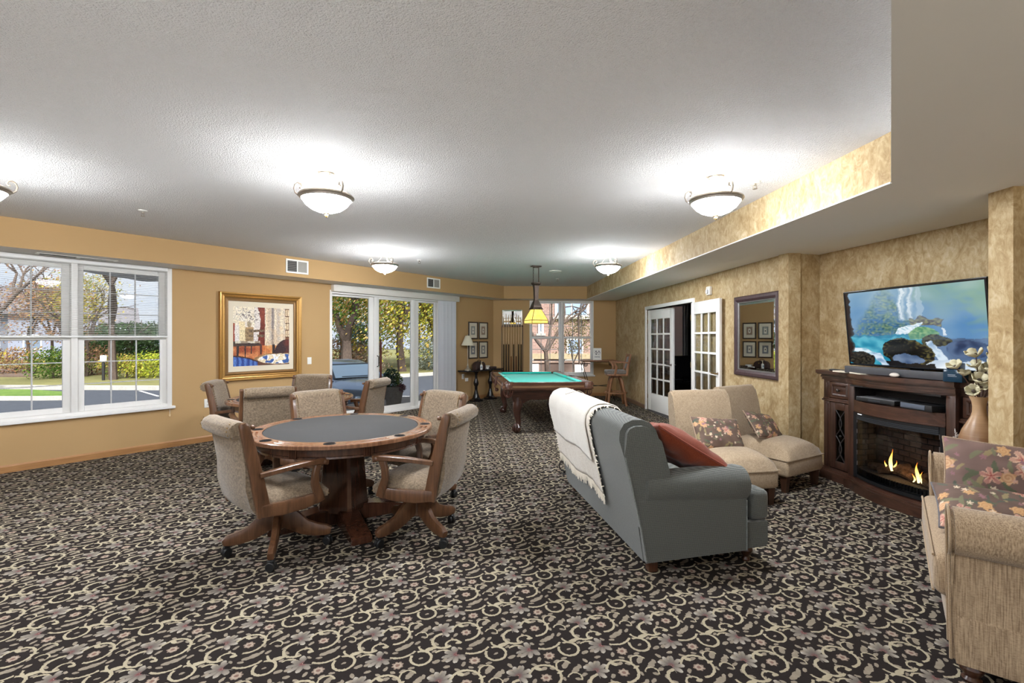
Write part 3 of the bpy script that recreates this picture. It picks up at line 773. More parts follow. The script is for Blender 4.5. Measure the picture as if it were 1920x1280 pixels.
# trees
M_BARK = stuffmat('bark', (54, 46, 42), (82, 70, 62), 14, .95, .6)
def tree(name, label, x, y, h_, tr, crown, cols, n, leaf, seed, group=None, levels=4, spread=.62, fork=.34, rise=.5, base=GZ, cat='tree', jitter=.55, fill=.5):
    rnd = random.Random(seed); t = thing(name, label, cat, (x, y, base), 0, group)
    bm = bmesh.new(); tips = []
    rx, rz, cz = crown
    def grow(p, d, ln, r, lv):
        mid = p + d * ln * .5 + Vector((rnd.uniform(-1, 1), rnd.uniform(-1, 1), rnd.uniform(-.3, .3))) * ln * .06
        q = p + d * ln
        add_tube(bm, [p, mid, q], [r, r * .85, r * .66], 7 if lv > 1 else 4, cap=False)
        if lv <= 2: tips.append(mid); tips.append(q)
        if lv == 0: return
        for k in range(rnd.choice((2, 3, 3)) if lv > 1 else 2):
            a = rnd.uniform(0, 2 * PI); el = spread * rnd.uniform(.55, 1.25)
            s_ = d.cross(Vector((math.cos(a), math.sin(a), .1))).normalized()
            nd = (d * math.cos(el) + s_ * math.sin(el) + Vector((0, 0, .16 * rise))).normalized()
            grow(q, nd, ln * rnd.uniform(.62, .84), r * .62, lv - 1)
    grow(Vector((0, 0, 0)), Vector((rnd.uniform(-.06, .06), rnd.uniform(-.06, .06), 1)).normalized(), h_ * fork, tr, levels)
    obj('trunk', bm, M_BARK, t)
    # leaves
    V = []; Fc = []; Cc = []
    clumps = [(Vector((rnd.gauss(0, .42) * rx, rnd.gauss(0, .42) * rx, cz + rnd.uniform(-.85, .85) * rz)), rnd.random()) for _ in range(34)]
    for _ in range(int(n * 1.9)):
        if rnd.random() < fill:
            c, cc = rnd.choice(clumps); p = c + Vector((rnd.gauss(0, 1), rnd.gauss(0, 1), rnd.gauss(0, .7))) * rx * .2
        else:
            p = rnd.choice(tips) + Vector((rnd.gauss(0, 1), rnd.gauss(0, 1), rnd.gauss(0, 1))) * jitter; cc = rnd.random()
        e = ((p.x * p.x + p.y * p.y) / (rx * rx) + (p.z - cz) ** 2 / (rz * rz))
        if e > 1.25: continue
        n_ = Vector((rnd.gauss(0, 1), rnd.gauss(0, 1), rnd.gauss(0, 1) + .6)).normalized(); a_ = n_.orthogonal().normalized(); b_ = n_.cross(a_)
        sz = leaf * .68 * rnd.uniform(.6, 1.3); i0 = len(V)
        V += [tuple(p + a_ * sz), tuple(p + b_ * sz * .55), tuple(p - a_ * sz), tuple(p - b_ * sz * .55)]
        Fc.append((i0, i0 + 1, i0 + 2, i0 + 3))
        c0 = cols[int((cc * .6 + rnd.random() * .4) * len(cols)) % len(cols)]; br = rnd.uniform(.55, .85)
        k_ = (*[min(1, v * br) for v in lin(c0)], 1); Cc += [k_] * 4
    if Fc:
        me = bpy.data.meshes.new('foliage'); me.from_pydata(V, [], Fc); me.materials.append(M_LEAF)
        me.color_attributes.new('Col', 'FLOAT_COLOR', 'POINT').data.foreach_set('color', [v for k in Cc for v in k])
        o = bpy.data.objects.new('foliage', me); COL.objects.link(o); o.parent = t; o['kind'] = 'stuff'
    return t
YEL = [(186, 170, 66), (160, 158, 62), (200, 182, 92), (134, 142, 56), (176, 148, 76)]
ORG = [(196, 140, 84), (178, 120, 76), (206, 164, 100), (160, 108, 72), (190, 160, 84)]
GRN = [(74, 108, 46), (92, 124, 54), (110, 134, 62), (66, 94, 44), (140, 146, 70)]
MIX = [(186, 160, 82), (200, 156, 96), (140, 146, 66), (92, 124, 52), (206, 180, 112), (110, 132, 60)]
RUST = [(140, 104, 82), (158, 118, 90), (128, 98, 84), (170, 134, 100), (150, 126, 90)]
DGRN = [(42, 60, 38), (52, 72, 46), (62, 84, 52), (70, 88, 60)]
SPR = [(92, 120, 112), (78, 106, 98), (110, 136, 126)]
x, y = at(212, 22.5); tree('maple_tree', 'big half-bare maple with dark forked trunk behind the right half of the wide window', x, y, 10, .18, (4.6, 4.8, 6.4), [(196, 150, 84), (190, 176, 84), (206, 168, 110), (170, 120, 80)], 1500, .075, 3, levels=6, spread=.5, fork=.27, fill=.1, jitter=.35)
x, y = at(160, 24.5); tree('yellow_tree', 'young yellow-green tree beside the big half-bare maple', x, y, 5.2, .10, (1.7, 1.5, 4.2), YEL, 1500, .09, 5, levels=4)
x, y = at(-30, 18.5); tree('maple_tree', 'thin maple with orange leaves reaching across the left half of the wide window', x, y, 8.5, .15, (4.6, 3.9, 5.6), ORG, 1100, .07, 8, levels=6, spread=.62, fork=.27, fill=.08, jitter=.3)
x, y = at(52, 27); tree('thin_tree', 'slim rusty tree standing in the mulched flowerbed', x, y, 5.6, .10, (2.4, 1.8, 3.4), RUST + YEL[:1], 1500, .10, 13, levels=4)
x, y = at(95, 29); tree('thin_tree', 'rusty brown tree before the grey blue gabled house', x, y, 6.0, .10, (2.3, 2.0, 3.6), RUST, 1500, .10, 17, levels=4)
x, y = at(122, 25); tree('rust_tree', 'bronze-leaved tree just behind the window mullion', x, y, 5.2, .10, (1.9, 1.7, 3.2), RUST + ORG[:2], 1300, .10, 19, levels=4)
for i, (px, Z, rr, hh, cc, lb) in enumerate(((246, 30, 2.6, 2.5, DGRN, 'dark evergreen tree behind the maple trunk'), (296, 33, 2.5, 2.7, DGRN, 'dark evergreen tree beside the window frame'),
        (192, 36, 1.9, 2.3, DGRN, 'dark evergreen tree standing before the white house'))):
    x, y = at(px, Z); tree('evergreen_tree', lb, x, y, 3.4, .14, (rr, hh / 2, 1.7), cc, 2600, .13, 31 + i, levels=3, fill=.85)
for i, (px, Z, rr, cz, cc, n_, lb) in enumerate(((100, 23.5, 1.5, .75, GRN, 1500, 'clipped green hedge bush under the thin rusty trees'), (28, 26, 2.1, .7, RUST + YEL[:2], 1500, 'low rusty shrub at the edge of the flowerbed'),
        (238, 23.6, 1.1, .6, YEL + GRN[2:4], 1100, 'yellow-green shrub at the foot of the maple'), (288, 23.8, 1.4, .65, [(170, 180, 60), (190, 192, 76), (140, 160, 60)], 1300, 'bright yellow shrub near the window frame'),
        (172, 25.5, 1.6, .8, RUST + GRN[:1], 1200, 'brownish shrub beside the lamp bollard'), (805, 29.5, 1.2, 1.0, [(142, 152, 142), (160, 168, 156), (122, 134, 122)], 1500, 'rounded grey-green shrub at the far kerb'), (688, 27.5, 1.5, .9, [(190, 168, 150), (168, 150, 132), (150, 130, 110)], 1200, 'pale dry shrub behind the parked car'), (628, 26.5, 1.6, 1.0, RUST, 1200, 'brown shrub beyond the car roof'))):
    x, y = at(px, Z); tree('shrub', lb, x, y, .9, .05, (rr, cz, cz), cc, n_, .085, 61 + i, levels=2, fill=.9, base=GZ + .1, cat='shrub', fork=.3)
x, y = at(650, 25); tree('green_tree', 'green and orange maple with a thick trunk above the parked car', x, y, 8, .34, (3.4, 3.1, 4.9), MIX + GRN[:2], 5200, .12, 81, levels=5, spread=.6, fork=.24, fill=.5)
x, y = at(755, 28); tree('yellow_tree', 'broad yellow tree filling the middle door pane', x, y, 9, .26, (4.0, 4.6, 4.9), YEL + [(150, 134, 66), (120, 128, 56)], 7000, .13, 85, levels=5, fill=.6)
x, y = at(815, 31); tree('yellow_tree', 'bright yellow tree in the narrow door pane', x, y, 8.5, .22, (3.2, 4.0, 4.6), YEL[:3] + [(196, 184, 60)], 4600, .13, 89, levels=4, fill=.6)
x, y = at(705, 33); tree('orange_tree', 'pale orange tree behind the wide white door stile', x, y, 10, .24, (3.6, 4.4, 6.2), ORG + MIX, 4200, .14, 93, levels=5, fill=.5)
x, y = at(600, 31); tree('orange_tree', 'faded orange tree at the edge of the fixed door pane', x, y, 10, .24, (3.6, 4.4, 6.2), ORG + GRN[2:], 3600, .14, 97, levels=5, fill=.5)
x, y = at(672, 32); tree('spruce_tree', 'small blue-green spruce behind the parked car', x, y, 3.4, .1, (1.4, 1.5, 1.9), SPR, 2600, .09, 99, levels=2, fill=.85)
x, y = at(780, 38); tree('green_tree', 'green tree far behind the yellow ones', x, y, 9, .24, (5.0, 4.0, 4.2), GRN + YEL[3:4], 4600, .17, 103, levels=4, fill=.7)
x, y = at(640, 40); tree('green_tree', 'dull green tree far beyond the maple by the car', x, y, 8, .24, (5.0, 3.4, 3.6), GRN + RUST[:2], 3600, .17, 107, levels=4, fill=.7)
x, y = at(1020, 17.5); tree('bare_tree', 'bare grey-brown tree with spreading branches in front of the brick building', x, y, 6.6, .115, (3.2, 2.6, 4.4), RUST, 120, .05, 111, levels=6, spread=.62, fork=.24, fill=.05)
x, y = at(1078, 20.5); tree('olive_tree', 'olive-leaved small tree against the brick building', x, y, 3.0, .05, (1.15, .95, 2.1), [(140, 132, 92), (120, 118, 80), (160, 150, 108)], 1500, .06, 113, levels=4, fill=.5)
x, y = at(1088, 19); tree('bare_tree', 'thin twiggy tree at the upper corner of the far window', x, y, 7.0, .05, (2.4, 2.4, 5.2), [(150, 140, 80), (120, 130, 70)], 160, .06, 117, levels=5, spread=.6, fork=.42, fill=.05)
# lamp bollard
x, y = at(194, 22.2)
b_ = thing('lamp_bollard', 'black bollard with white top on the lawn beside the maple', 'bollard', (x, y, GZ + .12))
mk('post', M_BLACK, b_, lambda b: add_tube(b, [(0, 0, 0), (0, 0, .85)], .06, 8)); mk('lamp_head', M_WHITEPLASTIC, b_, lambda b: add_box(b, -.09, .09, -.09, .09, .85, 1.15, .02))
# brick building behind the far window
def brickmat():
    m, n = new_mat('far_brick'); co = n.coord()
    v = n.mapping(co, (1, 1, 1), (R(90), 0, 0))
    b = n.n('ShaderNodeTexBrick', {'Vector': v, 'Color1': (*lin((110, 83, 75)), 1), 'Color2': (*lin((126, 97, 85)), 1), 'Mortar': (*lin((131, 116, 107)), 1), 'Scale': 1.0, 'Mortar Size': .012, 'Brick Width': .24, 'Row Height': .085})
    finish(n, b.outputs[0], .9); return m
M_FBRICK = brickmat()
bb = thing('brick_building', 'red brick apartment building across the yard, seen through the far window', 'building', (0, 25.0, GZ), R(-2))
boxes('wall', M_FBRICK, bb, [(.6, 16, 0, 8, 0, 11)], smooth=False)
for wx, wz, ww, wh in ((4.35, 3.15, 1.75, 1.75), (4.5, .95, .85, 1.15), (2.0, 1.0, .55, 1.5), (1.75, 3.3, .9, 1.7), (7.2, 3.15, 1.7, 1.75), (2.75, 2.3, .28, 1.0)):
    f = boxes('window', M_TRIM, bb, [(wx - ww / 2, wx + ww / 2, -.07, 0, wz, wz + wh)])
    boxes('pane', plain('building_glass', (118, 134, 156), .12), f, [(wx - ww / 2 + .12, wx - .04, -.09, -.06, wz + .12, wz + wh - .12), (wx + .04, wx + ww / 2 - .12, -.09, -.06, wz + .12, wz + wh - .12)] if ww > 1 else [(wx - ww / 2 + .1, wx + ww / 2 - .1, -.09, -.06, wz + .12, wz + wh - .12)])
    boxes('window_sill', M_CONC, bb, [(wx - ww / 2 - .1, wx + ww / 2 + .1, -.14, 0, wz - .12, wz)])
boxes('stone_band', stuffmat('band_stone', (126, 114, 90), (141, 129, 105), 6), bb, [(.6, 16, -.1, 0, .98, 1.26)], smooth=False)
slab('lawn', [(-.5, 15.5), (14, 15.5), (14, 25), (-.5, 25)], GZ - .05, GZ + .04, M_MULCH)
gw = thing('garden_wall', 'low brown brick garden wall outside the far window', 'wall', (0, 21.2, GZ), 0)
boxes('wall_body', plain('brown_brick', (110, 92, 83), .9), gw, [(.8, 8, 0, .35, 0, .98)], smooth=False)
boxes('coping', stuffmat('coping_stone', (150, 128, 116), (176, 152, 136), 6), gw, [(.75, 8.05, -.05, .4, .98, 1.06)], smooth=False)
for px, Z, ww, lb in ((1001, 17.0, .34, 'plain white board standing outside the lower left pane of the far window'), (1086, 16.6, .30, 'white board with grey sketch outside the lower right panes of the far window')):
    x, y = at(px, Z); wb = thing('white_panel', lb, 'sign', (x, y, GZ + .04), 0)  # small white panels on legs outside the far window
    boxes('board', M_WHITEPLASTIC, wb, [(-ww / 2, ww / 2, 0, .03, .55, 1.12)], bev=.004)
    for sg in (-1, 1): boxes('leg', M_WHITEPLASTIC, wb, [(sg * ww * .4 - .015, sg * ww * .4 + .015, .002, .028, 0, .55)])
    if px > 1050:
        paint_grid('sketch', M_PRINT, wb, ww * .8, .35, 24, 28, lambda u, v: (150, 160, 172) if ns(u, v, 6, 3) > .12 - (v < .4) * .12 else (232, 234, 236), y=-.003).location = (-ww * .4, 0, .62)
# planter outside the sliding door
x, y = at(738, 11.0)
pl = thing('planter', 'tall tapered stone-grey planter with evergreen and purple foliage outside the sliding door', 'planter', (x, y, -.06))
mk('pot', stuffmat('pot_stone', (108, 102, 95), (126, 120, 112), 10), pl, lambda b: add_lathe(b, [(0, 0), (.23, 0), (.24, .02), (.36, .66), (.38, .70), (.35, .70), (.33, .66), (0, .64)], 28))
mk('soil', M_MULCH, pl, lambda b: add_lathe(b, [(.33, .64), (.2, .67), (0, .68)], 16))
def leafclump(name, parent, c, rad, cols, n, leaf, seed):
    rnd = random.Random(seed); V = []; Fc = []; Cc = []
    for _ in range(n):
        d = Vector((rnd.gauss(0, 1), rnd.gauss(0, 1), rnd.gauss(0, 1))).normalized() * rnd.random() ** .4
        p = Vector(c) + Vector((d.x * rad[0], d.y * rad[1], d.z * rad[2]))
        n_ = Vector((rnd.gauss(0, 1), rnd.gauss(0, 1), rnd.gauss(0, 1) + .5)).normalized(); a_ = n_.orthogonal().normalized(); b2 = n_.cross(a_); sz = leaf * rnd.uniform(.6, 1.3); i0 = len(V)
        V += [tuple(p + a_ * sz), tuple(p + b2 * sz * .5), tuple(p - a_ * sz), tuple(p - b2 * sz * .5)]; Fc.append((i0, i0 + 1, i0 + 2, i0 + 3))
        Cc += [(*[v * rnd.uniform(.8, 1.2) for v in lin(rnd.choice(cols))], 1)] * 4
    me = bpy.data.meshes.new(name); me.from_pydata(V, [], Fc); me.materials.append(M_LEAF)
    me.color_attributes.new('Col', 'FLOAT_COLOR', 'POINT').data.foreach_set('color', [v for k in Cc for v in k])
    o = bpy.data.objects.new(name, me); COL.objects.link(o); o.parent = parent; o['kind'] = 'stuff'; return o
leafclump('foliage', pl, (-.08, 0, 1.0), (.30, .28, .36), [(52, 82, 62), (70, 100, 84), (44, 70, 52), (92, 116, 96)], 700, .05, 5)
leafclump('foliage', pl, (.16, -.1, .95), (.2, .2, .22), [(110, 128, 70), (84, 110, 64)], 260, .04, 6)
leafclump('purple_foliage', pl, (.30, -.14, .66), (.16, .16, .16), [(120, 84, 92), (98, 70, 78), (146, 110, 110)], 300, .035, 7)
pl.scale = (.64, .64, .64)
# red post behind the planter
x, y = at(714, 11.3)
rp_ = thing('red_pole', 'thin red pole standing beside the planter at the door stile', 'pole', (x, y, -.06))
mk('shaft', plain('red_paint', (140, 58, 48), .5), rp_, lambda b: add_tube(b, [(0, 0, 0), (0, 0, 1.46)], .022, 8)); mk('finial', M_BRASS, rp_, lambda b: add_ball(b, (0, 0, 1.49), .03))

# parked car ---------------------------------------------------------------
def car():
    x, y = at(643, 14.2); hd = math.atan2(-y, -x) + R(24)
    t = thing('car', 'silver-blue hatchback parked outside the sliding door, facing the building', 'car', (x, y, GZ), hd)   # local +x is forward
    paint = plain('car_paint', (140, 155, 172), .18, .5, var=.02); dark = plain('car_black', (26, 28, 32), .4); cg = plain('car_glass', (176, 196, 206), .04, .5, var=.02)
    # lower body: cross sections along x
    secs = [(-2.2, .62, .42, .86), (-2.1, .78, .30, .98), (-1.5, .88, .22, 1.00), (-.5, .90, .20, .98), (.6, .90, .20, .97), (.95, .90, .20, .98), (1.5, .89, .22, .90), (1.95, .82, .26, .80), (2.14, .68, .32, .70), (2.2, .50, .40, .60)]
    bm = bmesh.new(); rings = []
    for sx_, hw, zb, zt in secs:
        pts = [(-hw * .86, zb), (-hw * .98, zb + .12), (-hw, zb + (zt - zb) * .5), (-hw * .96, zt - .08), (-hw * .82, zt - .01), (-hw * .4, zt + .025), (0, zt + .035), (hw * .4, zt + .025), (hw * .82, zt - .01), (hw * .96, zt - .08), (hw, zb + (zt - zb) * .5), (hw * .98, zb + .12), (hw * .86, zb)]
        rings.append([bm.verts.new((sx_, a, b)) for a, b in pts])
    for a, b in zip(rings, rings[1:]):
        for k in range(13): bm.faces.new((a[k], a[(k + 1) % 13], b[(k + 1) % 13], b[k]))
    bm.faces.new(rings[0][::-1]); bm.faces.new(rings[-1])
    obj('body', bm, paint, t, ang=50)
    def cabin(bm, g):
        rs = []
        for sx_, hw, zt in ((-2.0, .70, 1.0), (-1.55, .66, 1.30), (-.7, .64, 1.43), (.1, .63, 1.42), (.45, .66, 1.32), (1.12, .76, .97)):
            rs.append([bm.verts.new((sx_, s_ * (hw + g), z_)) for s_, z_ in ((-1.12, .94), (-1, zt - .06 + g), (-.75, zt + g), (.75, zt + g), (1, zt - .06 + g), (1.12, .94))])
        for a, b in zip(rs, rs[1:]):
            for k in range(5): bm.faces.new((a[k], a[k + 1], b[k + 1], b[k]))
        bm.faces.new(rs[0]); bm.faces.new(rs[-1][::-1])
    mk('cabin', paint, t, lambda b: cabin(b, 0), ang=40)
    def shield(b):
        q = [(.47, -.56, 1.33), (.47, .56, 1.33), (1.1, .70, 1.0), (1.1, -.70, 1.0)]
        v = [b.verts.new((px + .015, py, pz + .012)) for px, py, pz in q]; b.faces.new(v)
    mk('windshield_frame', dark, t, lambda b: b.faces.new([b.verts.new(q) for q in ((.455, -.60, 1.348), (.455, .60, 1.348), (1.125, .745, .992), (1.125, -.745, .992))]), smooth=False, loc=(.008, 0, .006))
    mk('windshield', cg, t, shield, smooth=False)
    for sg in (-1, 1):
        def sidewin(b):
            v = [b.verts.new(p) for p in ((-1.4, sg * .735, 1.0), (-1.3, sg * .70, 1.24), (-.7, sg * .672, 1.36), (.1, sg * .665, 1.35), (.42, sg * .70, 1.25), (.95, sg * .80, 1.0))]; b.faces.new(v)
        mk('side_window', dark, t, sidewin, smooth=False)
        mk('headlight', plain('headlight_glass', (215, 222, 230), .1, .3), t, lambda b: add_box(b, 1.86, 2.1, sg * .60 - .17, sg * .60 + .17, .66, .76, .04, 2, Matrix.Rotation(sg * R(-18), 4, 'Z')))
        mk('headlight_trim', dark, t, lambda b: add_box(b, 1.84, 2.08, sg * .58 - .24, sg * .58 + .22, .63, .67, .02, 2, Matrix.Rotation(sg * R(-18), 4, 'Z')))
        mk('mirror', paint, t, lambda b: add_ball(b, (.75, sg * .98, 1.0), .1, 8, 6, (.6, 1, .7)))
        for wx in (1.38, -1.38):
            wl = mk('wheel', M_BLACK, t, lambda b: add_lathe(b, [(.2, -.1), (.31, -.1), (.33, -.06), (.33, .06), (.31, .1), (.2, .1)], 24, Matrix.Translation((wx, sg * .80, .33)) @ Matrix.Rotation(PI / 2, 4, 'X'), cap=True))
            mk('rim', plain('alloy', (170, 174, 180), .3, .6), wl, lambda b: [add_box(b, -.02, .02, -.19, .19, -.105, .105, 0, 2, Matrix.Translation((wx, sg * .80, .33)) @ Matrix.Rotation(PI / 2, 4, 'X') @ Matrix.Rotation(k * PI / 5, 4, 'Z')) for k in range(5)])
            mk('wheel_arch', dark, t, lambda b: add_lathe(b, [(.34, -.03), (.40, -.03), (.40, .03), (.34, .03), (.34, -.03)], 24, Matrix.Translation((wx, sg * .885, .35)) @ Matrix.Rotation(PI / 2, 4, 'X'), cap=False))
    mk('grille', dark, t, lambda b: add_box(b, 2.08, 2.2, -.42, .42, .36, .62, .04))
    mk('bumper', paint, t, lambda b: add_box(b, 1.9, 2.22, -.72, .72, .24, .36, .06))
    boxes('wiper', dark, t, [(1.04, 1.08, -.5, .1, 1.03, 1.045), (1.04, 1.08, .1, .6, 1.03, 1.045)])
car()
# ------------------------------------------------------------------ poker chairs (local +y is the front)
def poker_chair(name, label, group):
    t = thing(name, label, 'chair', (0, 0, 0), 0, group)
    # seat cushion: rounded, domed
    def seat(b):
        nx = 14; ny = 12; V = []
        def outline(u, v):
            x = u * (.245 if v < .5 else .245 + .02 * v); y = v * .25 + .01
            k = 1 - .10 * max(0, v) ** 2 * abs(u) ** 2 * 0
            return x, y
        top = []; bot = []
        for j in range(ny + 1):
            for i in range(nx + 1):
                u, v = i / nx * 2 - 1, j / ny * 2 - 1
                x, y = outline(u, v)
                e = max(abs(u), abs(v)) ** 6
                dome = .065 * (1 - abs(u) ** 4) * (1 - abs(v) ** 4)
                top.append(b.verts.new((x, y - .03 * (u * u) * max(0, v), .445 + dome + (.0 if e < .99 else -.015))))
        for j in range(ny + 1):
            for i in range(nx + 1):
                p = top[j * (nx + 1) + i].co
                bot.append(b.verts.new((p.x * .985, p.y * .985, .385)))
        N = nx + 1
        for j in range(ny):
            for i in range(nx):
                a = j * N + i
                b.faces.new((top[a], top[a + 1], top[a + N + 1], top[a + N])); b.faces.new((bot[a], bot[a + N], bot[a + N + 1], bot[a + 1]))
        rim = [i for i in range(N)] + [j * N + nx for j in range(1, ny + 1)] + [ny * N + i for i in range(nx - 1, -1, -1)] + [j * N for j in range(ny - 1, 0, -1)]
        for a, c in zip(rim, rim[1:] + rim[:1]): b.faces.new((top[a], bot[a], bot[c], top[c]))
    mk('seat', M_TWEED, t, seat, ang=55)
    def nails_seat(b):
        for k in range(26):
            x = -.24 + .48 * k / 25; add_ball(b, (x, .252 - .03 * (x / .245) ** 2, .395), .0052, 5, 3)
        for sg in (-1, 1):
            for k in range(5): add_ball(b, (sg * .247, .24 - k * .018, .395), .0052, 5, 3)
    o = mk('nailheads', M_BRASS, t, nails_seat); o['kind'] = 'stuff'
    for sg in (-1, 1):
        def rail(b):
            add_sweep(b, [(sg * .262, -.23, .395), (sg * .272, -.1, .385), (sg * .270, .05, .385), (sg * .262, .17, .395)], .035, [.075, .085, .085, .07])
        mk('seat_rail', M_CHAIRWOOD, t, rail)
        def post(b):
            add_sweep(b, [(sg * .258, -.205, .36), (sg * .258, -.232, .50), (sg * .256, -.262, .66), (sg * .254, -.296, .82), (sg * .252, -.322, .93), (sg * .252, -.33, .957), (sg * .252, -.332, .966)], .036, [.085, .082, .074, .066, .058, .048, .025], Vector((0, 1, 0)))
        p = mk('back_post', M_CHAIRWOOD, t, post)
        mk('peg', M_CHAIRWOOD, p, lambda b: add_lathe(b, [(.013, 0), (.016, .012), (.012, .022), (0, .026)], 10, Matrix.Translation((sg * .254, -.286, .935)) @ Matrix.Rotation(R(-90), 4, 'X')))
        def arm(b):
            add_sweep(b, [(sg * .268, -.235, .625), (sg * .285, -.16, .635), (sg * .30, -.05, .648), (sg * .306, .06, .652), (sg * .302, .15, .648), (sg * .298, .20, .640)], [.034, .044, .05, .05, .048, .046], [.032, .032, .034, .036, .04, .048])
        a_ = mk('armrest', M_CHAIRWOOD, t, arm)
        mk('peg', M_CHAIRWOOD, a_, lambda b: add_lathe(b, [(.014, 0), (.014, .006), (.008, .010), (0, .011)], 10, Matrix.Translation((sg * .320, .175, .642)) @ Matrix.Rotation(R(90) * sg, 4, 'Y')))
        mk('arm_support', M_CHAIRWOOD, t, lambda b: add_sweep(b, [(sg * .298, .135, .635), (sg * .298, .115, .57), (sg * .290, .115, .50), (sg * .276, .145, .43), (sg * .268, .165, .365)], .034, [.05, .046, .05, .058, .062], Vector((0, 1, 0))))
    # upholstered back: front face, roll over the top, full back
    prof = [(-.185, .40), (-.195, .47), (-.215, .60), (-.242, .74), (-.268, .86), (-.283, .925), (-.300, .955), (-.330, .978), (-.368, .982), (-.402, .965), (-.420, .930), (-.412, .895), (-.385, .874), (-.356, .870),
            (-.340, .80), (-.322, .68), (-.300, .54), (-.270, .42), (-.235, .365), (-.20, .37)]
    def back(b):
        N = 12; rings = []
        for i in range(N + 1):
            u = i / N * 2 - 1; row = []
            for y, z_ in prof:
                # hollow front, bulged back, soft ends
                bow = (1 - u * u) * (-.028 if y > -.29 and z_ > .45 else (-.022 if z_ < .87 else -.012))
                end = abs(u) ** 8 * .010
                cy_, cz_ = -.30, .7
                row.append(b.verts.new((u * .238, y + bow + (end if y < cy_ else -end), z_ - (end if z_ > .95 else 0))))
            rings.append(row)
        k = len(prof)
        for a, c in zip(rings, rings[1:]):
            for j in range(k): b.faces.new((a[j], a[(j + 1) % k], c[(j + 1) % k], c[j]))
        b.faces.new(rings[0][::-1]); b.faces.new(rings[-1])
    mk('backrest', M_TWEED, t, back, ang=60)
    def nails(b):
        fr = [p for p in prof[1:7]]
        for sg in (-1, 1):
            for k in range(24):
                f = k / 23 * (len(fr) - 1); i = min(int(f), len(fr) - 2); q = f - i
                y = fr[i][0] * (1 - q) + fr[i + 1][0] * q; z_ = fr[i][1] * (1 - q) + fr[i + 1][1] * q
                add_ball(b, (sg * .219, y + .002 - (1 - .92 ** 2) * .028, z_), .0052, 5, 3)
            for k in range(5):
                q = ((-.402, .965), (-.416, .944), (-.420, .922), (-.413, .896), (-.396, .880))[k]; add_ball(b, (sg * .221, q[0] + .005, q[1]), .0052, 5, 3)
    o = mk('nailheads', M_BRASS, t, nails); o['kind'] = 'stuff'
    # swivel base
    mk('swivel_post', M_CHAIRWOOD, t, lambda b: add_lathe(b, [(.10, .375), (.10, .36), (.045, .345), (.038, .30), (.042, .16), (.03, .15)], 16))
    for k in range(4):
        a = PI / 2 * k + R(58); c, s_ = math.cos(a), math.sin(a)
        pts = [(c * r, s_ * r, z_) for r, z_ in ((.02, .245), (.09, .205), (.17, .145), (.25, .118), (.315, .108), (.345, .100))]
        lg = mk('leg', M_CHAIRWOOD, t, lambda b: add_sweep(b, pts, [.046, .046, .044, .042, .042, .04], [.16, .13, .10, .085, .07, .045]))
        def caster(b):
            q = Vector((c * .325, s_ * .325, .032)); ax = Matrix.Rotation(a + R(60 + 35 * k), 4, 'Z')
            for sg in (-1, 1): add_lathe(b, [(0, -.011), (.026, -.011), (.031, -.006), (.031, .006), (.026, .011), (0, .011)], 14, Matrix.Translation(q) @ ax @ Matrix.Translation((sg * .014, 0, 0)) @ Matrix.Rotation(PI / 2, 4, 'Y'))
            add_box(b, -.014, .014, -.022, .022, .015, .042, .006, 1, Matrix.Translation(q) @ ax)
            add_tube(b, [q + Vector((0, 0, .03)), q + Vector((0, 0, .07))], .007, 6)
        mk('caster', M_BLACK, lg, caster)
    return t
T1 = (-1.18, 4.06); T2 = (-2.40, 6.10)
chair0 = poker_chair('poker_chair', 'poker chair at the near table seen from behind, its rolled headrest towards us', 'poker chairs at the near table')
snap = snapshot(chair0)
def face(deg): return R(deg - 90)
chair0.location = (-1.47, 3.50, 0); chair0.rotation_euler = (0, 0, face(47))
dup(snap, (-.53, 3.72, 0), face(164), 'poker chair at the near table in side view, its armrest end towards the table pedestal', 'poker chairs at the near table')
dup(snap, (-.62, 4.46, 0), face(232), 'poker chair behind the near table facing us, partly hidden by the chair in side view', 'poker chairs at the near table')
dup(snap, (-1.42, 4.62, 0), face(-42), 'poker chair behind the near table facing us, nailhead back rising over the black felt', 'poker chairs at the near table')
dup(snap, (-2.95, 6.08, 0), face(10), 'poker chair at the far table close to the ochre wall under the gold framed picture', 'poker chairs at the far table')
dup(snap, (-2.47, 5.51, 0), face(122), 'poker chair at the far table seen squarely from behind, between the two tables', 'poker chairs at the far table')
dup(snap, (-2.46, 6.62, 0), face(-92), 'poker chair on the far side of the far table, its front below the light switch', 'poker chairs at the far table')
dup(snap, (-1.72, 6.33, 0), face(166), 'poker chair at the far table in side view before the sliding door', 'poker chairs at the far table')

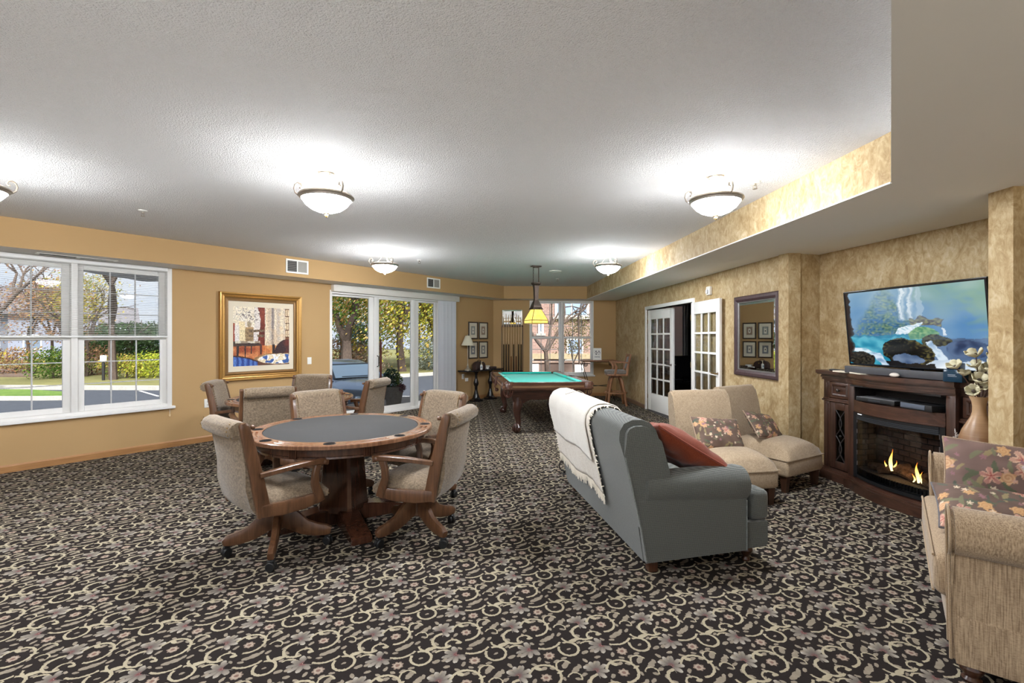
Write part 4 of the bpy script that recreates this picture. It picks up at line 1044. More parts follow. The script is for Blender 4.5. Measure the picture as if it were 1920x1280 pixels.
# ------------------------------------------------------------------ poker tables
M_FELT = plain('black_felt', (54, 53, 52), .9, var=.05)
def poker_table(name, label, loc, rot):
    t = thing(name, label, 'table', (*loc, 0), rot, 'round poker tables')
    RO, RI, ZT = .71, .60, .765
    bm = bmesh.new()
    def ring(pts): 
        v = [bm.verts.new(p) for p in pts]; return v, [bm.edges.new((v[i], v[(i + 1) % len(v)])) for i in range(len(v))]
    es = []
    vo, e = ring([(RO * math.cos(2 * PI * k / 96), RO * math.sin(2 * PI * k / 96), ZT) for k in range(96)]); es += e
    vi, e = ring([(RI * math.cos(2 * PI * k / 96), RI * math.sin(2 * PI * k / 96), ZT) for k in range(96)]); es += e
    slots = []
    for k in range(8):
        a = 2 * PI * k / 8
        c = Vector((.656 * math.cos(a), .656 * math.sin(a), ZT))
        v, e = ring([c + Vector((.038 * math.cos(2 * PI * j / 16), .038 * math.sin(2 * PI * j / 16), 0)) for j in range(16)]); es += e
        for rr in (.638, .674):
            a0, a1 = a + R(9), a + R(36); w_ = .011; m_ = 8
            outer = [((rr + w_) * math.cos(a0 + (a1 - a0) * j / m_), (rr + w_) * math.sin(a0 + (a1 - a0) * j / m_), ZT) for j in range(m_ + 1)]
            inner = [((rr - w_) * math.cos(a0 + (a1 - a0) * j / m_), (rr - w_) * math.sin(a0 + (a1 - a0) * j / m_), ZT) for j in range(m_, -1, -1)]
            v, e = ring(outer + inner); es += e; slots.append((v, m_))
    bmesh.ops.triangle_fill(bm, use_beauty=True, use_dissolve=False, edges=es)
    for v, m_ in slots:      # hollow chip grooves
        n_ = len(v); mid = []
        for j in range(m_ + 1):
            a_, b_ = v[j].co, v[n_ - 1 - j].co; mid.append(bm.verts.new(((a_.x + b_.x) / 2, (a_.y + b_.y) / 2, ZT - .011)))
        for j in range(m_):
            bm.faces.new((v[j], v[j + 1], mid[j + 1], mid[j])); bm.faces.new((mid[j], mid[j + 1], v[n_ - 2 - j], v[n_ - 1 - j]))
        bm.faces.new((v[0], mid[0], v[n_ - 1])); bm.faces.new((v[m_], v[m_ + 1], mid[m_]))
    prof = [(RO, ZT), (RO + .006, ZT - .006), (RO + .006, ZT - .03), (RO - .006, ZT - .036), (RI + .02, ZT - .036)]
    prev = vo
    for r, z_ in prof[1:]:
        cur = [bm.verts.new((r * math.cos(2 * PI * k / 96), r * math.sin(2 * PI * k / 96), z_)) for k in range(96)]
        for k in range(96): bm.faces.new((prev[k], prev[(k + 1) % 96], cur[(k + 1) % 96], cur[k]))
        prev = cur
    obj('table_rail', bm, M_RAILWOOD, t, ang=30)
    mk('felt_top', M_FELT, t, lambda b: add_lathe(b, [(RI, ZT - .01), (RI - .004, ZT - .001), (RI - .012, ZT + .003), (0, ZT + .003)], 96, cap=False), ang=30)
    for k in range(8):
        a = 2 * PI * k / 8
        mk('cup_holder', M_BLACK, t, lambda b: add_lathe(b, [(.042, ZT + .002), (.0385, ZT + .003), (.036, ZT - .002), (.034, ZT - .028), (0, ZT - .029)], 18, Matrix.Translation((.656 * math.cos(a), .656 * math.sin(a), 0)), cap=False))
    mk('apron', M_TABLEWOOD, t, lambda b: add_lathe(b, [(.60, .73), (.655, .73), (.655, .675), (.648, .668), (.652, .655), (.60, .655)], 96, cap=False), ang=30)
    for k in range(8):
        a = 2 * PI * (k + .5) / 8
        def flute(b):
            for q in (-.024, -.008, .008, .024): add_tube(b, [(.655, q, .66), (.655, q, .728)], .008, 6)
        o = mk('fluted_block', M_TABLEWOOD, t, flute, rot=(0, 0, a))
    mk('under_frame', M_TABLEWOOD, t, lambda b: (add_box(b, -.5, .5, -.06, .06, .62, .70), add_box(b, -.06, .06, -.5, .5, .62, .70), add_box(b, -.20, .20, -.20, .20, .60, .66, .015)))
    def column(b):
        rs = []
        for w_, z_ in ((.150, .10), (.150, .14), (.145, .16), (.118, .60), (.118, .64)):
            c = w_ * .16
            rs.append([b.verts.new((x, y, z_)) for x, y in ((-w_ + c, -w_), (w_ - c, -w_), (w_, -w_ + c), (w_, w_ - c), (w_ - c, w_), (-w_ + c, w_), (-w_, w_ - c), (-w_, -w_ + c))])
        for p, q in zip(rs, rs[1:]):
            for k in range(8): b.faces.new((p[k], p[(k + 1) % 8], q[(k + 1) % 8], q[k]))
        b.faces.new(rs[0][::-1]); b.faces.new(rs[-1])
    mk('pedestal', M_TABLEWOOD, t, column, rot=(0, 0, R(-24)))
    for k in range(4):
        def foot(b):
            add_prism(b, [(.06, .0), (.57, .0), (.57, .045), (.54, .06), (.20, .125), (.06, .125)], -.075, .075, 'y')
            bmesh.ops.bevel(b, geom=list(b.edges), offset=.008, segments=2, affect='EDGES')
        mk('foot', M_TABLEWOOD, t, foot, rot=(0, 0, R(21 + 90 * k)))
    return t
poker_table('poker_table', 'near round poker table with black felt, cup holders and a square pedestal', T1, R(8))
poker_table('poker_table', 'far round poker table mostly hidden by chairs in front of the framed picture', T2, R(20))

# ------------------------------------------------------------------ framed picture, switches, vents
def frame_sides(bm, w_, h_, prof):
    """mitred picture frame around an opening w x h (origin at its lower left), prof = [(outward, depth)]"""
    rings = []
    for o_, d in prof:
        rings.append([bm.verts.new(p) for p in ((-o_, -d, -o_), (w_ + o_, -d, -o_), (w_ + o_, -d, h_ + o_), (-o_, -d, h_ + o_))])
    for a, c in zip(rings, rings[1:]):
        for k in range(4): bm.faces.new((a[k], a[(k + 1) % 4], c[(k + 1) % 4], c[k]))
M_GOLD = plain('gold_frame', (176, 134, 72), .35, .55, var=.25, scale=60)
M_GOLDIN = plain('gold_frame_inner', (128, 94, 52), .45, .4, var=.35, scale=120)
pf = thing('framed_picture', 'large gold framed interior scene print with cream mat on the ochre wall', 'picture', lw(6.44, .0, .85), LROT)
PW, PH = 1.27, 1.325
mk('frame', M_GOLD, pf, lambda b: (frame_sides(b, PW - .20, PH - .20, [(.02, .012), (.02, .03), (.035, .04), (.05, .028), (.06, .032), (.078, .05), (.095, .052), (.10, .04), (.10, .0)])), smooth=False, loc=(.10, 0, .10))
mk('frame_liner', M_GOLDIN, pf, lambda b: frame_sides(b, PW - .26, PH - .26, [(0, .010), (.004, .022), (.03, .026), (.052, .018)]), smooth=False, loc=(.13, 0, .13))
boxes('mat_board', plain('cream_mat', (226, 214, 190), .8, var=.01), pf, [(.11, PW - .11, -.008, -.001, .11, PH - .11)], smooth=False)
def painting(u, v):
    u, v = u + .007 * ns(u, v, 14, 11), v + .007 * ns(u, v, 13, 12)
    u = max(0., min(1., u)); v = max(0., min(1., v))
    n1 = ns(u, v, 9, 1); n2 = ns(u, v, 26, 2)
    c = (222, 212, 204)
    if u < .36: c = mixc((226, 220, 224), (236, 222, 196), v + n1 * .4)
    if .10 < u < .20 and v < .75: c = mixc(c, (232, 208, 150), .6)
    if u < .025 and .36 < v < .72: c = (150, 66, 44)
    if .54 < u < .925 and v > .35:   # drapes
        s_ = (u - .54) / .385; c = mixc((196, 180, 164), (226, 210, 184), .5 + .5 * math.sin(s_ * 17 + n1 * 1.5)); c = mixc(c, (120, 108, 108), max(0, 1 - abs(u - .69) / .035)); c = mixc(c, (214, 180, 140), .35 * (n1 > .1))
    e0 = .40 + .14 * max(0, (v - .55) / .45) * 0 + .07 * max(0, (v - .86) / .14) * -1
    if v > .34 and (.40 - .03 * math.sin(v * 6)) + max(0, (.9 - v)) * .0 + (.0 if v < .8 else (v - .8) * -.15) + .035 < u < .545 and v > .34: c = mixc((134, 62, 44), (92, 40, 32), .5 + n1)
    if u > .925:
        c = (124, 86, 62)
        if v > .48:
            r_ = ((v - .48) / .52 * 4.2) % 1
            if r_ > .12: c = mixc((226, 204, 168), (120, 82, 60), (math.sin(u * 190 + int((v - .48) / .52 * 4.2) * 2) > .5) * .8)
            else: c = (92, 60, 44)
    if v < .345: c = mixc((196, 112, 62), (222, 178, 120), min(1, max(0, (u - .3) * 1.6 + n1 * .8)))
    if v < .345 and u < .5: c = mixc((150, 74, 46), (206, 134, 84), .5 + n1 * 1.2)
    if .20 < u < .345 and .41 < v < .655:   # chest
        c = mixc((128, 104, 76), (166, 140, 104), .5 + n2 * .9)
        if v > .63: c = (186, 150, 108)
    if .23 < u < .31 and .655 < v < .76 and abs(u - .27) < .02 + .03 * math.sin(max(0, (v - .66) / .1) * 3.0): c = mixc((150, 132, 108), (196, 176, 140), .5 + n2)
    d = math.hypot((u - .26) / .22, (v - .86) / .12)
    if d < 1 + n1 * .5 and n2 + ns(u, v, 60, 3) * .8 > -.15 + d * .35: c = mixc((120, 108, 104), (240, 232, 214), .5 + ns(u, v, 40, 4) * 1.4)
    if .26 < u < .53 and (.575 < v < .615 or (.49 < v < .53 and u < .53)): c = mixc((132, 112, 88), (92, 72, 56), .5 + n2)
    if (.345 < u < .41 and .42 < v < .56): c = (216, 208, 204)
    # desk
    if u < .49 and .335 < v < .415 - .06 * max(0, (u - .36) / .13): c = mixc((84, 66, 56), (58, 46, 44), .5 + n1)
    if .03 < u < .46 and .385 < v < .42: c = mixc((206, 196, 178), (120, 96, 76), (n1 > .05) * .6)
    for lx, lw_, lb in ((.075, .022, .16), (.20, .012, .13), (.305, .010, .2), (.475, .012, .19)):
        if abs(u - lx) < lw_ and lb < v < .34: c = (58, 44, 42)
    # armchair
    if u > .70 and v > .19 and (u - .98) ** 2 / .068 + (v - .20) ** 2 / .062 < 1: c = mixc((62, 44, 46), (104, 52, 44), max(0, (u - .88) * 6 + n1))
    if .68 < u < .73 and .20 < v < .36: c = (52, 40, 42)
    # round table with papers
    e = (u - .82) ** 2 / .178 + (v - .105) ** 2 / .0085
    if e < 1.25 and v < .2:
        c = (150, 116, 80)
        if e < .92: c = (232, 216, 184)
        if e < .8 and ns(u, v, 11, 6) > .12: c = (66, 96, 156)
        elif e < .8 and ns(u, v, 12, 8) > .12: c = (240, 240, 244)
    if v < .07 and u > .42 and e > 1: c = mixc((120, 72, 48), (84, 60, 50), .5 + n1)
    # blue striped chair
    if u < .42 and v < .15 - .10 * (u / .42) ** 1.6 + .02: c = mixc((44, 66, 134), (92, 128, 196), .5 + .5 * math.sin(u * 70 + n1 * 2))
    if u < .42 and abs(v - (.17 - .10 * (u / .42) ** 1.6)) < .012: c = (64, 46, 44)
    k = 1 + ns(u, v, 48, 9) * .22
    return tuple(max(0, min(255, x * k)) for x in c)
g_ = paint_grid('print', M_PRINT, pf, PW - .40, PH - .42, 170, 176, painting); g_.location = (.20, -.0095, .21)
def plate(name, label, cat, loc, rotz, w_=.075, h_=.118, kind='switch'):
    t = thing(name, label, cat, loc, rotz)
    mk('plate', M_WHITEPLASTIC, t, lambda b: add_box(b, -w_ / 2, w_ / 2, -.007, 0, -h_ / 2, h_ / 2, .003))
    if kind == 'switch': boxes('toggle', M_WHITEPLASTIC, t, [(-.017, .017, -.010, -.006, -.034, .034)], bev=.002)
    elif kind == 'outlet':
        for s_ in (-.024, .024): boxes('socket', plain('socket_grey', (206, 204, 198), .4), t, [(-.016, .016, -.0085, -.006, s_ - .014, s_ + .014)], bev=.002)
    return t
plate('light_switch', 'white light switch on the ochre wall beside the gold framed picture', 'switch', lw(5.008, 0, 1.10), LROT)
plate('wall_outlet', 'white wall outlet plate low on the ochre wall below the gold framed picture', 'outlet', lw(6.58, 0, .55), LROT, .10, .125, 'outlet')
plate('wall_outlet', 'white wall outlet beside the vertical blind under the console table end', 'outlet', lw(1.14, 0, .58), LROT, .08, .12, 'outlet')
pa = thing('plug_adapter', 'small white plug adapter below the outlet by the console table', 'adapter', lw(1.03, .0, .50), LROT)
mk('case', M_WHITEPLASTIC, pa, lambda b: add_box(b, -.04, .04, -.04, 0, -.04, .04, .008))
def vent(label, s, z, w_, h_):
    t = thing('air_vent', label, 'vent', lw(s, SO + .0005, z), LROT, 'vents on the soffit')
    boxes('frame', M_WHITEPLASTIC, t, [(-w_ / 2, w_ / 2, -.012, 0, h_ / 2 - .025, h_ / 2), (-w_ / 2, w_ / 2, -.012, 0, -h_ / 2, -h_ / 2 + .025), (-w_ / 2, -w_ / 2 + .025, -.012, 0, -h_ / 2 + .025, h_ / 2 - .025), (w_ / 2 - .025, w_ / 2, -.012, 0, -h_ / 2 + .025, h_ / 2 - .025), (-.008, .008, -.012, 0, -h_ / 2 + .025, h_ / 2 - .025)], bev=.002)
    boxes('duct_panel', plain('duct_dark', (62, 60, 58), .8), t, [(-w_ / 2 + .02, -.004, -.003, -.001, -h_ / 2 + .02, h_ / 2 - .02)])
    boxes('closed_panel', plain('duct_grey', (150, 146, 138), .6), t, [(.004, w_ / 2 - .02, -.006, -.001, -h_ / 2 + .02, h_ / 2 - .02)])
    for k in range(6):
        zz = -h_ / 2 + .04 + (h_ - .08) * k / 5
        boxes('slat', plain('slat_grey', (132, 130, 124), .5), t, [(-w_ / 2 + .025, -.008, -.010, -.004, zz - .003, zz + .003)])
vent('white air vent high on the soffit above the gold framed picture', 5.50, 2.60, .37, .215)
vent('white air vent high on the soffit above the sliding door', 2.56, 2.605, .37, .205)
ld = thing('ceiling_diffuser', 'slim slot diffuser in the soffit underside above the wide window', 'vent', (*lw(8.05, .22)[:2], ZS), LROT)
boxes('frame', M_WHITEPLASTIC, ld, [(-.36, .36, -.06, .06, -.008, -.001)], bev=.002); boxes('slot', plain('duct_dark', (62, 60, 58), .8), ld, [(-.33, -.02, -.035, .035, -.0095, -.0075)]); boxes('slot', plain('slot_grey', (176, 174, 170), .6), ld, [(.02, .33, -.035, .035, -.0095, -.0075)])
def sprinkler(label, x, y):
    t = thing('sprinkler', label, 'sprinkler', (x, y, ZC), 0, 'ceiling sprinklers')
    mk('escutcheon', M_WHITEPLASTIC, t, lambda b: add_lathe(b, [(0, -.001), (.04, -.001), (.036, -.008), (.014, -.014), (0, -.014)], 18, cap=False))
    mk('body', M_NICKEL, t, lambda b: (add_tube(b, [(0, 0, -.012), (0, 0, -.03)], .009, 8), add_tube(b, [(.012, 0, -.028), (.012, 0, -.055)], .003, 5), add_tube(b, [(-.012, 0, -.028), (-.012, 0, -.055)], .003, 5)))
    mk('deflector', M_NICKEL, t, lambda b: add_lathe(b, [(0, -.056), (.018, -.056), (.018, -.059), (0, -.059)], 12, cap=False))
for lb, x, y in (('ceiling sprinkler near the soffit above the wide window', -3.39, 4.96), ('ceiling sprinkler beside the lamp above the sliding door', -1.10, 7.91), ('ceiling sprinkler next to the bowl lamp by the wallpapered soffit', 2.15, 3.80), ('ceiling sprinkler above the far window and pool table', 1.49, 10.3)):
    sprinkler(lb, x, y)

# ------------------------------------------------------------------ bowl ceiling lights
M_BOWL = None
def bowl_mat():
    m, n = new_mat('lit_alabaster')
    e = n.n('ShaderNodeEmission', {'Color': (*lin((243, 248, 255)), 1), 'Strength': LAMP_BOWL})
    inner = n.n('ShaderNodeBsdfDiffuse', {'Color': (*lin((240, 232, 218)), 1)})
    bf = n.n('ShaderNodeNewGeometry').outputs['Backfacing']     # the glow is on the outside of the glass; its inside only reflects the bulbs
    mx = n.n('ShaderNodeMixShader', {0: bf, 1: e.outputs[0], 2: inner.outputs[0]})
    n.n('ShaderNodeOutputMaterial', {0: mx}); return m
M_BOWL = bowl_mat()
def ceiling_light(name, label, x, y, rot):
    t = thing(name, label, 'ceiling light', (x, y, ZC), rot, 'bowl ceiling lights')
    mk('canopy', M_NICKEL, t, lambda b: add_lathe(b, [(0, 0), (.085, 0), (.085, -.008), (.07, -.014), (.064, -.026), (.03, -.034), (0, -.034)], 28, cap=False))
    mk('rim', M_NICKEL, t, lambda b: add_lathe(b, [(.225, -.232), (.232, -.222), (.228, -.210), (.205, -.196), (.198, -.200), (.200, -.232), (.206, -.246), (.225, -.232)], 40, cap=False))
    mk('glass_bowl', M_BOWL, t, lambda b: add_lathe(b, [(.203, -.235), (.192, -.262), (.165, -.295), (.125, -.325), (.075, -.346), (.03, -.354), (0, -.355)], 36, cap=False))
    mk('finial', plain('amber_finial', (206, 170, 112), .25, .6), t, lambda b: add_lathe(b, [(0, -.352), (.022, -.352), (.026, -.362), (.014, -.37), (.017, -.382), (.008, -.395), (0, -.402)], 14, cap=False))
    for k in range(3):
        a = 2 * PI * k / 3; c, s_ = math.cos(a), math.sin(a)
        strap = [(r, z_) for r, z_ in ((.05, -.02), (.055, -.07), (.072, -.12), (.11, -.165), (.17, -.195), (.21, -.205))]
        st = mk('strap', M_NICKEL, t, lambda b: add_sweep(b, [(c * r, s_ * r, z_) for r, z_ in strap], .014, .006))
        scroll = [(.222, -.228), (.248, -.205), (.258, -.172), (.250, -.14), (.228, -.122), (.205, -.128), (.196, -.148), (.204, -.165), (.216, -.160)]
        sc_ = mk('scroll', M_NICKEL, st, lambda b: add_tube(b, [(c * r, s_ * r, z_) for r, z_ in scroll], [.007] * 7 + [.006, .009], 7))
    l = bpy.data.lights.new('bulb', 'POINT'); l.energy = LAMP_UP; l.shadow_soft_size = .05; l.color = (.94, .97, 1.0)
    lo = bpy.data.objects.new('bulb', l); COL.objects.link(lo); lo.parent = t; lo.location = (0, 0, -.20)
    t.scale = (.87, .87, .87)
    return t
for lb, x, y, r_ in (('bowl ceiling light above the near poker table', -1.215, 3.735, R(78)), ('bowl ceiling light beside the wallpapered soffit, nearest to it', 1.76, 3.66, R(35)),
        ('bowl ceiling light above the far poker table towards the sliding door', -1.50, 7.19, R(72)), ('bowl ceiling light near the pool table by the wallpapered soffit', 1.79, 7.12, R(50)),
        ('bowl ceiling light cut by the frame edge near the wide window', -3.62, 3.60, R(45)), ('added unseen bowl ceiling light behind the viewpoint over the carpet', -1.15, .35, R(20)), ('added unseen bowl ceiling light behind the viewpoint near the window wall', -4.2, .4, R(20))):  # last two are out of view, added to light the room
    ceiling_light('ceiling_light', lb, x, y, r_)
# ------------------------------------------------------------------ grey sofa (local +y front, +x end is nearest)
M_GREY = fabric('grey_herringbone', (64, 67, 64), (116, 117, 112), 150, weave='herring', bstr=.3)
M_GREYW = fabric('grey_welt', (96, 100, 98), (130, 134, 130), 200)
M_TURNED = wood('dark_turned_wood', (44, 26, 18), (88, 54, 36), .3, coat=.2)
SOFA = (1.36, 3.95); SROT = R(-83.5)
sf = thing('sofa', 'grey herringbone sofa with rolled arms, seen from behind and its near end', 'sofa', (*SOFA, 0), SROT)
HL = .90
def rbox(bm, x0, x1, y0, y1, z0, z1, r, seg=4): add_box(bm, x0, x1, y0, y1, z0, z1, r, seg)
def sofa_back_prof():
    return [(-.470, .075), (-.505, .30), (-.565, .55), (-.612, .75), (-.632, .85), (-.628, .905), (-.600, .952), (-.545, .975), (-.48, .975), (-.425, .955), (-.385, .91), (-.360, .84), (-.30, .62), (-.235, .42), (-.21, .30), (-.21, .12)]
def extr(b, prof, x0, x1, n=2, soft=.0):
    rings = []
    for i in range(n + 1):
        u = i / n; x = x0 + (x1 - x0) * u
        rings.append([b.verts.new((x, y, z_)) for y, z_ in prof])
    k = len(prof)
    for a, c in zip(rings, rings[1:]):
        for j in range(k): b.faces.new((a[j], a[(j + 1) % k], c[(j + 1) % k], c[j]))
    f0 = b.faces.new(rings[0][::-1]); f1 = b.faces.new(rings[-1])
    return rings, f0, f1
def endbevel(b, faces, off, seg=3):
    es = list({e for f in faces for e in f.edges}); bmesh.ops.bevel(b, geom=es, offset=off, segments=seg, affect='EDGES', clamp_overlap=True)
def back(b):
    r_, f0, f1 = extr(b, sofa_back_prof(), -HL + .004, HL - .004); endbevel(b, (f0, f1), .035, 4)
mk('backrest', M_GREY, sf, back, ang=40)
def base(b):
    add_prism(b, [(-.45, .08), (.375, .12), (.395, .135), (.395, .285), (-.3, .29), (-.46, .2)], -HL + .02, HL - .02, 'x')
mk('seat_base', M_GREY, sf, base)
for sg in (-1, 1):
    def arm(b):
        # flat side with a fat roll on top
        xo, xi = sg * HL, sg * (HL - .17)
        prof = [(-.466, .078), (.225, .112), (.225, .47), (-.538, .47), (-.500, .30)]
        lo = [b.verts.new((xo, y, z_)) for y, z_ in prof]; hi = [b.verts.new((xi, y, z_)) for y, z_ in prof]
        for k in range(5): b.faces.new((lo[k], lo[(k + 1) % 5], hi[(k + 1) % 5], hi[k]))
        b.faces.new(lo[::-1]); b.faces.new(hi)
        pts = []; rr = []
        for y, r_ in ((-.47, .085), (-.46, .100), (-.30, .105), (-.10, .112), (.08, .118), (.20, .118), (.24, .108), (.258, .08), (.263, .03)):
            pts.append((sg * (HL - .078), y, .535 + .0 * y)); rr.append(r_)
        add_tube(b, pts, rr, 20)
    mk('arm', M_GREY, sf, arm, ang=40)
    mk('welt', M_GREYW, sf, lambda b: (add_tube(b, [(sg * (HL + .002), -.465, .09), (sg * (HL + .002), -.505, .31), (sg * (HL + .002), -.560, .55), (sg * (HL - .004), -.606, .75)], .005, 5), add_tube(b, [(sg * (HL + .002), .227, .115), (sg * (HL + .002), .227, .44)], .005, 5)))
cw = (HL - .18) * 2 / 2
for k in (0, 1):
    xa = -HL + .18 + cw * k
    def cush(b):
        rbox(b, xa + .005, xa + cw - .005, -.28, .415, .288, .49, .045, 4)
    def tcush(b, xo=(-HL + .02 if k == 0 else HL - .02)):
        cush(b)
        x0_, x1_ = sorted((xo, -HL + .19 if k == 0 else HL - .19)); rbox(b, x0_, x1_, .275, .415, .288, .488, .04, 4)
    c_ = mk('seat_cushion', M_GREY, sf, tcush, ang=50)
    mk('welt', M_GREYW, c_, lambda b: (add_tube(b, [(xa + .03, .413, .475), (xa + cw - .03, .413, .475)], .005, 5), add_tube(b, [(xa + .03, .413, .305), (xa + cw - .03, .413, .305)], .005, 5)))
for sx_, sy_ in ((1, 1), (-1, 1), (1, -1), (-1, -1)):
    def ft(b):
        if sy_ > 0: add_lathe(b, [(0, 0), (.024, 0), (.028, .012), (.020, .03), (.036, .055), (.044, .075), (.038, .098), (.026, .110), (.030, .145), (0, .145)], 16, Matrix.Translation((sx_ * (HL - .10), .29, 0)), cap=False)
        else: add_box(b, sx_ * (HL - .07) - .03, sx_ * (HL - .07) + .03, -.43, -.37, 0, .11, .004)
    mk('foot', M_TURNED, sf, ft)

# cream throw with fringe over the sofa back
M_THROW = fabric('cream_throw_weave', (214, 204, 190), (236, 228, 216), 240, weave='tweed', bstr=.3)
M_THROW2 = fabric('cream_throw_plain', (222, 216, 206), (236, 231, 222), 120, weave='plain', bstr=.15)
def sofa_path(off):
    """outline over the back from the outside hem to the seat side, with arc length"""
    P = [(-.505, .30), (-.565, .55), (-.612, .75), (-.632, .85), (-.628, .905), (-.600, .952), (-.545, .975), (-.48, .975), (-.425, .955), (-.385, .91), (-.360, .84), (-.30, .62)]
    Q = []
    for i, (y, z_) in enumerate(P):
        a = P[max(0, i - 1)]; c = P[min(len(P) - 1, i + 1)]; t = Vector((c[0] - a[0], c[1] - a[1])).normalized(); n_ = Vector((-t.y, t.x))
        Q.append(Vector((y, z_)) + n_ * off)
    return Q
def along(Q, d):
    for a, c in zip(Q, Q[1:]):
        l_ = (c - a).length
        if d <= l_: return a + (c - a) * (d / l_)
        d -= l_
    return Q[-1]
QT = sofa_path(.012); QLEN = sum((c - a).length for a, c in zip(QT, QT[1:]))
th = thing('throw_blanket', 'cream fringed throw blanket draped over the back of the grey sofa', 'blanket', (*SOFA, 0), SROT)
def sheet(name, mat, xa, xb, da, db, off, seed, n=(46, 40), hem=0., diag=0.):
    Q = sofa_path(off); V = []; F_ = []
    nx, ny = n
    for j in range(ny + 1):
        for i in range(nx + 1):
            u, v = i / nx, j / ny
            x = xa + (xb - xa) * u; lo = da + hem * math.sin(u * 9 + seed) + diag * (1 - u)
            p = along(Q, lo + (db - lo) * v)
            low = max(0, 1 - v * 2.2); fold = (math.sin(u * 13 + seed) * .5 + math.sin(u * 29 + seed * 2) * .25) * .018 * low + .006
            V.append((x + .012 * math.sin(v * 7 + seed) * low, p.x - abs(fold) - (.004 * noise.noise(Vector((u * 6, v * 6, seed)))), p.y))
    for j in range(ny):
        for i in range(nx): a = j * (nx + 1) + i; F_.append((a, a + 1, a + nx + 2, a + nx + 1))
    me = bpy.data.meshes.new(name); me.from_pydata(V, [], F_); me.polygons.foreach_set('use_smooth', [True] * len(me.polygons)); me.materials.append(mat)
    o = bpy.data.objects.new(name, me); COL.objects.link(o); o.parent = th
    md = o.modifiers.new('thick', 'SOLIDIFY'); md.thickness = .006; md.offset = 0
    return V, nx
V1, n1_ = sheet('lower_layer', M_THROW, -.86, .33, .06, QLEN - .05, .014, 1.3, hem=.02)
V2, n2_ = sheet('upper_layer', M_THROW2, -.85, .27, 0.30, QLEN - .09, .026, 2.1, hem=.012, diag=-.0)
def fringe(b):
    rnd = random.Random(4)
    for k in range(150):
        f = k / 149 * n1_; i = min(int(f), n1_ - 1); q = f - i; a = Vector(V1[i]); c = Vector(V1[i + 1]); p = a + (c - a) * q
        d = Vector((rnd.uniform(-.012, .012), rnd.uniform(-.008, .004) + .012, -rnd.uniform(.05, .085)))
        add_tube(b, [p, p + d * .5 + Vector((rnd.uniform(-.006, .006), 0, 0)), p + d], [.0042, .0048, .003], 4)
    for edge in (n1_, 0):
        for j in range(0, 41):
            p = Vector(V1[j * (n1_ + 1) + edge])
            for _ in range(2):
                add_tube(b, [p, p + Vector(((1 if edge else -1) * rnd.uniform(.012, .03), rnd.uniform(-.014, .008), rnd.uniform(-.02, .012)))], [.0045, .003], 4)
fr_ = mk('fringe', plain('fringe_cream', (238, 229, 212), .9), th, fringe, smooth=False); fr_['kind'] = 'stuff'
# embroidered line on the throw
def emb(b):
    Q = sofa_path(.036); ctl = [(-.35, .98), (-.52, 1.02), (-.62, .94), (-.50, .86), (-.42, .80), (-.47, .73), (-.56, .76), (-.66, .88)]
    pts = []
    for (xa, da), (xc, dc) in zip(ctl, ctl[1:]):
        for k in range(6):
            q = k / 6; p = along(Q, da + (dc - da) * q); pts.append((xa + (xc - xa) * q, p.x, p.y))
    add_tube(b, pts, .003, 5)
mk('embroidery', plain('thread_beige', (196, 184, 164), .8), th, emb)

# rust pillow
M_RUST = fabric('rust_cotton', (104, 43, 22), (134, 62, 34), 220, weave='plain', bstr=.2)
M_RUSTP = fabric('rust_piping', (118, 52, 35), (146, 70, 48), 200, weave='plain', bstr=.1)
rpw = thing('throw_pillow', 'rust red piped throw pillow sloping from the grey sofa back onto its near arm', 'pillow', (1.31, 3.32, .735), 0)
holder, rim = pillow_mesh('cover', M_RUST, rpw, .60, .46, .195, n=(34, 26), corner=.07, wrinkle=.014)
# turn it: local x along sofa depth sloping down, thickness up
tilt = Matrix.Rotation(R(31), 4, 'Y') @ Matrix.Rotation(R(78), 4, 'X')
tilt = Matrix.Rotation(R(6), 4, 'Z') @ tilt
holder.matrix_local = tilt
pp = mk('piping', M_RUSTP, rpw, lambda b: add_loop(b, rim, .0075, 6)); pp.matrix_local = tilt

